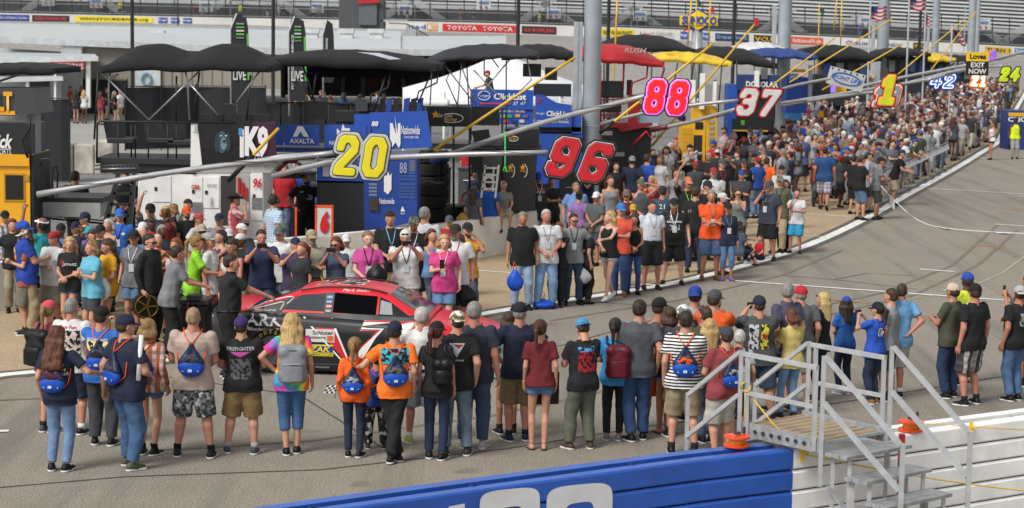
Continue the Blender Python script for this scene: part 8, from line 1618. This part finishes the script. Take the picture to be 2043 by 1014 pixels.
# ------------------------------------------------------------------ the crowd
rg = random.Random(11)
TOPC = ['121318', '15171c', '1b2440', '2a2c31', '3d4046', '6b6e73', '8f9297', 'cfd0d2', 'd8d8d8', 'a51c22', '1f4a9c', '7a1c26', '3e4a34', '5c86b0', 'b8b2a4', '4a3c5c', '3d4046', '6b6e73', '98a0ac', '1a1b1f', '26282d', 'c9c4bc', 'bfc2c6', '8a5c50', '2c3a5c']
CN = {'121318': 'black', '15171c': 'black', '1b2440': 'navy', '2a2c31': 'charcoal', '3d4046': 'dark grey', '6b6e73': 'grey', '8f9297': 'light grey', 'cfd0d2': 'white', 'd8d8d8': 'white', 'a51c22': 'red', '1f4a9c': 'blue', '2a5cb0': 'bright blue', '7a1c26': 'maroon', '3e4a34': 'olive', '5c86b0': 'pale blue', 'b8b2a4': 'beige', 'd8541c': 'orange', '4a3c5c': 'purple', '98a0ac': 'silver grey', '1a1b1f': 'black', '26282d': 'charcoal', 'c9c4bc': 'cream', 'bfc2c6': 'white', '8a5c50': 'brown', '2c3a5c': 'slate blue', 'df7020': 'orange', 'd8d820': 'neon yellow', 'd8a020': 'yellow'}
BOTC = ['2c3f62', '1f2c48', '14151a', '4f6c96', 'a3926f', '8a8578', '3a3c42', 'b4b0a4']
HATC = [('141518', 'black'), ('1d2848', 'navy'), ('d0d0ce', 'white'), ('2450a8', 'blue'), ('a02028', 'red'), ('6c6e72', 'grey')]
def protos(res, keys, tagp):
    out = []
    for i, S in enumerate(keys):
        r = bpy.data.objects.new('person', None); S = dict(S); build_person(r, S, res, 300 + i + tagp); out.append((r, [o for o in r.children], S))
    return out
PK = [dict(arms='down,down', hat='cap'), dict(arms='chest,chest', hair='crop', fat=.4, bot='shorts', bc='khaki'), dict(sex='F', arms='waist,waist', hair='long', bot='mini', bc='ljean'), dict(arms='phone,phone', hat='cap', fat=.5), dict(sex='F', arms='down,hip', hair='pony'), dict(arms='cross,cross', hat='cap', bot='shorts', bc='dgrey', fat=.8), dict(arms='hip,down', hair='short', pose='walk'), dict(sex='F', arms='phone,phone', hair='bob', top='tank', bot='slim'), dict(kid=.5, arms='down,down', hat='cap', bot='shorts'), dict(arms='push,push', lean=14, hat='cap', bot='shorts', bc='khaki')]
PRM = protos(.034, PK, 0)
def place(PR, loc, rz, H, label, group, topc, kk=None):
    r, ch, S = PR[kk if kk is not None else rg.randrange(len(PR))]; n = r.copy(); COL.objects.link(n); n.location = loc; n.rotation_euler = (0, 0, rz); n.scale = (H / 1.75,) * 3
    hc = rg.choice(HATC); bc = rg.choice(BOTC); hr = rg.choice(list(HC.values())); sk = rg.choice(['l', 'p', 't', 'r', 'l', 'r', 'b', 'd'])
    for o in ch:
        c = o.copy(); COL.objects.link(c); c.parent = n; nm = o.name.split('.')[0]
        if nm == 'body': c.color = (*srgb(SKIN[sk]), 1)
        elif nm in ('cap',): c.color = (*srgb(hc[0]), 1)
        elif nm in ('hair',): c.color = (*srgb(hr), 1)
        elif nm in ('tee_shirt', 'tank_top'): c.color = (*srgb(topc), 1)
        elif nm in ('jeans', 'shorts', 'trousers'): c.color = (*srgb(bc), 1)
        for g_ in o.children: d = g_.copy(); COL.objects.link(d); d.parent = c
    hat = any(o.name.startswith('cap') for o in ch); bare = {'shorts': 'shorts', 'jeans': 'jeans', 'trousers': 'trousers'}
    bn = next((b_ for b_ in bare if any(o.name.split('.')[0] == b_ for o in ch)), 'trousers')
    lb = label.format(c=CN.get(topc, 'coloured'), h=('a ' + hc[1] + ' cap and a ' if hat else 'a ')).replace('  ', ' ') + (' with ' + bn if len(label.split()) < 9 else '')
    lb = lb.replace(' a orange', ' an orange').replace(' a olive', ' an olive'); tag(n, lb, 'person', group); return n
taken = [e_.location.copy() for e_, _ in PEOPLE]
def free(v, d): return all((v.x - t.x) ** 2 + (v.y - t.y) ** 2 > d * d for t in taken)
nn = normals(EL); cnt = 0; i0 = min(range(len(EL)), key=lambda i: (EL[i] - G(1760, 420)).length)
cand = []
for i in range(i0 - 4, len(EL)):
    if EL[i].y > 128: break
    k = (EL[i].y - 55) / 20
    for row in range(9):
        u = .75 + row * .72
        if row > 2 and rg.random() > min(1, .35 + .3 * k): continue
        v = EL[i] + nn[i] * (u + rg.uniform(-.2, .2)) + (EL[min(i + 1, len(EL) - 1)] - EL[i]) * rg.uniform(-.3, .3)
        cand.append((v, row, i))
rg.shuffle(cand); cand.sort(key=lambda c_: c_[0].y)
MAXN = 300 - len(PEOPLE) - 60; FAR = []
for v, row, i in cand:
    if i < i0 and row < 3: continue
    if not free(v, .52): continue
    taken.append(v)
    if cnt >= MAXN: FAR.append(v); continue
    t = EL[min(i + 1, len(EL) - 1)] - EL[i]; face = math.atan2(-nn[i].x * -1, nn[i].y * -1) if False else 0
    rz = math.atan2(-(-nn[i].x), -nn[i].y) + rg.uniform(-.7, .7) if row < 2 else rg.uniform(0, 6.28) if rg.random() < .4 else math.pi + rg.uniform(-1.0, .5)
    tc_ = rg.choice(TOPC + (['df7020', 'd8a020'] if rg.random() < .3 else [])); H = rg.uniform(1.6, 1.88)
    where = 'at the barrier line' if row < 2 else 'deep in the packed crowd' if row < 6 else 'by the team wagons'
    place(PRM, v, rz, H, 'spectator in {h}{c} top ' + where, 'spectators packed along pit road', tc_, 9 if row == 0 and rg.random() < .5 else None); cnt += 1
for k, (x, y) in enumerate(((120, 446), (215, 436), (325, 448), (350, 474), (430, 486), (484, 446), (500, 474), (590, 474), (765, 474), (862, 456), (1195, 430), (1480, 340), (1505, 306), (1350, 336), (1388, 322), (1300, 350), (1216, 384), (1175, 336), (1122, 350), (1395, 300), (1350, 290), (1420, 285), (1560, 330), (240, 470), (330, 410), (1445, 350), (25, 436), (105, 462), (255, 436), (285, 452), (315, 466), (415, 444), (440, 458), (395, 478), (478, 466), (505, 446), (535, 470), (575, 462), (600, 482), (650, 476), (705, 478), (760, 452), (790, 470), (860, 476), (915, 466))):
    v = G(x, y, 1.75); v.z = 0
    if free(v, .42): taken.append(v); place(PRM, v, math.pi + rg.uniform(-.9, .9), 1.75, 'onlooker in {h}{c} top squeezed between nearer people', 'onlookers between the nearer people', rg.choice(TOPC), rg.choice([0, 1, 3, 4, 5, 7]))
# scattered people on the wagon side of the near concrete
for k in range(26):
    i = rg.randrange(i0 - 12, i0 + 8); v = EL[i] + nn[i] * rg.uniform(4.2, 8.5)
    if not free(v, .8): continue
    taken.append(v); place(PRM, v, rg.uniform(0, 6.28), rg.uniform(1.6, 1.86), 'spectator in {h}{c} top walking near the pit wall', 'people near the pit wall', rg.choice(TOPC))
# paddock visitors behind the wagons and spectators in the stand
for x, yf, hd, tc_, lb in ((151, 247, 10, '26282d', 'woman in a black top and pink shorts by the concession stand'), (168, 247, 5, 'd8d8d8', 'woman in a white top and jeans by the concession stand'), (141, 236, 60, 'b0502c', 'man in a rust shirt by the concession stand'), (162, 236, 260, '15171c', 'man in black by the concession stand'), (200, 250, 20, '8a3038', 'woman in a dark red shirt on the paddock concrete'), (228, 250, 90, '121318', 'woman in black beside a white shirt in the paddock'), (240, 246, 300, 'd8d8d8', 'man in a white shirt in the paddock'), (239, 228, 5, '2a5cb0', 'man in a bright blue shirt and white cap in the paddock'), (257, 268, 280, 'd8541c', 'man in an orange shirt behind the deck seats'), (212, 240, 100, '2a1c26', 'woman in a dark patterned top in the paddock'), (362, 262, 10, 'cfd0d2', 'blonde woman in a pale dress behind the canopy braces'), (396, 270, 60, '9c5048', 'man in a pinkish shirt behind the canopy braces')):
    v = G(x, yf); place(PRM, v, -R(hd), 1.72, lb, None, tc_, {'w': 2, 'b': 2}.get(lb[0], 6 if rg.random() < .5 else 0))
for k in range(34):
    x = rg.uniform(545, 860) if k < 24 else rg.uniform(1110, 1420); Y = rg.uniform(92, 108); v = Vector((P(x, 200, Y).x, Y, 0)); place(PRM, v, rg.uniform(0, 6.28), rg.uniform(1.6, 1.85), 'fan in {h}{c} top in the paddock behind the wagons', 'fans in the paddock behind the wagons', rg.choice(TOPC + ['df7020', 'd8a020', 'a51c22']))
v = P(980, 190, 74); n_ = place(PRM, (v.x, 74, P(980, 205, 74).z - .5), 1.6, 1.7, 'man in an olive shirt bending over on top of a hauler by the tent', None, '3e4a34', 9)
for k, (x, dy) in enumerate(((480, 8), (534, 3), (545, 2), (556, 1), (565, 4), (626, 2), (636, 2), (240, 4), (800, 3), (812, 4), (918, 3), (945, 3), (1076, 4), (1570, 3), (1680, 3), (1832, 3), (1840, 3), (1715, 4), (160, 2), (392, 3))):
    q = P(x, wy(x, 1) - 1, 233.5); place(PRM, q + Vector((0, 0, -.1)), rg.uniform(2.6, 3.6), 1.75, ('course worker in neon yellow on the far stand walkway' if k in (0, 7, 12, 13) else 'spectator in {h}{c} top on the far stand walkway'), 'people on the far stand walkway', 'd8d820' if k in (0, 7, 12, 13) else rg.choice(TOPC))
# everyone beyond reads as one mass
if True:
    PRS = protos(.055, PK[:8], 40); raw = []
    for r, ch, S in PRS:
        pr = []
        for o in ch:
            me = o.data; n_ = len(me.vertices); c = np.zeros(n_ * 3); me.vertices.foreach_get('co', c); f = np.array([tuple(p_.vertices) for p_ in me.polygons]) if all(len(p_.vertices) == 4 for p_ in me.polygons[:3]) and len(me.polygons) else None
            if f is None or f.dtype == object: continue
            pr.append((o.name.split('.')[0], c.reshape(-1, 3), f, tuple(o.color)[:3]))
        raw.append(pr)
    far = list(FAR)
    for i in range(len(EL)):
        if EL[i].y < 100 or EL[i].y > 200: continue
        for row in range(16):
            v = EL[i] + nn[i] * (.8 + row * .8 + rg.uniform(-.3, .3))
            if EL[i].y < 128 and row < 9: continue
            if rg.random() < (.85 if math.sin(i * .9 + row) > -.2 else .3): far.append(v)
    for k in range(150): y = rg.uniform(128, 175); far.append(Vector((P(rg.uniform(2000, 2080), 200, y).x, y, 0)))
    parts, cols = [], []
    for v in far[:950]:
        pr = rg.choice(raw); M = Matrix.Translation(v) @ Matrix.Rotation(rg.uniform(0, 6.28), 4, 'Z') @ Matrix.Scale(rg.uniform(.92, 1.06), 4); tc_ = srgb(rg.choice(TOPC + ['2a2c31', '8f9297', '6b6e73', '3d4046'])); bc = srgb(rg.choice(BOTC)); sk = srgb(SKIN[rg.choice('lptrb')]); hc = srgb(rg.choice(HATC)[0]); hr = srgb(rg.choice(list(HC.values())))
        for nm, V, Q, co in pr:
            parts.append((xf(V, M), Q)); c = {'body': sk, 'cap': hc, 'hair': hr, 'tee_shirt': tc_, 'tank_top': tc_, 'jeans': bc, 'shorts': bc}.get(nm, co); g1 = sum(c) / 3; c = tuple(.62 * q_ + .3 * g1 for q_ in c); cols.append(np.tile((*c, 1), (len(V), 1)))
    V, Q = joinm(parts); me = mesh_from(V, Q); at = me.color_attributes.new('dye', 'FLOAT_COLOR', 'POINT'); at.data.foreach_set('color', np.concatenate(cols).astype(np.float32).ravel())
    m, nt, bs = newmat('far_crowd'); a_ = N(nt, 'ShaderNodeVertexColor', layer_name='dye'); nt.links.new(a_.outputs[0], bs.inputs['Base Color']); bs.inputs['Roughness'].default_value = .85; o = link('far_crowd', me, m); tag(o, 'dense far-off mass of spectators filling the end of pit road', 'crowd', None, 'stuff')
    for r, ch, S in PRS + PRM:
        for o in ch:
            for g_ in list(o.children): bpy.data.objects.remove(g_)
            bpy.data.objects.remove(o)
        bpy.data.objects.remove(r)
print('people', len(PEOPLE), 'crowd', cnt, 'far', len(FAR))
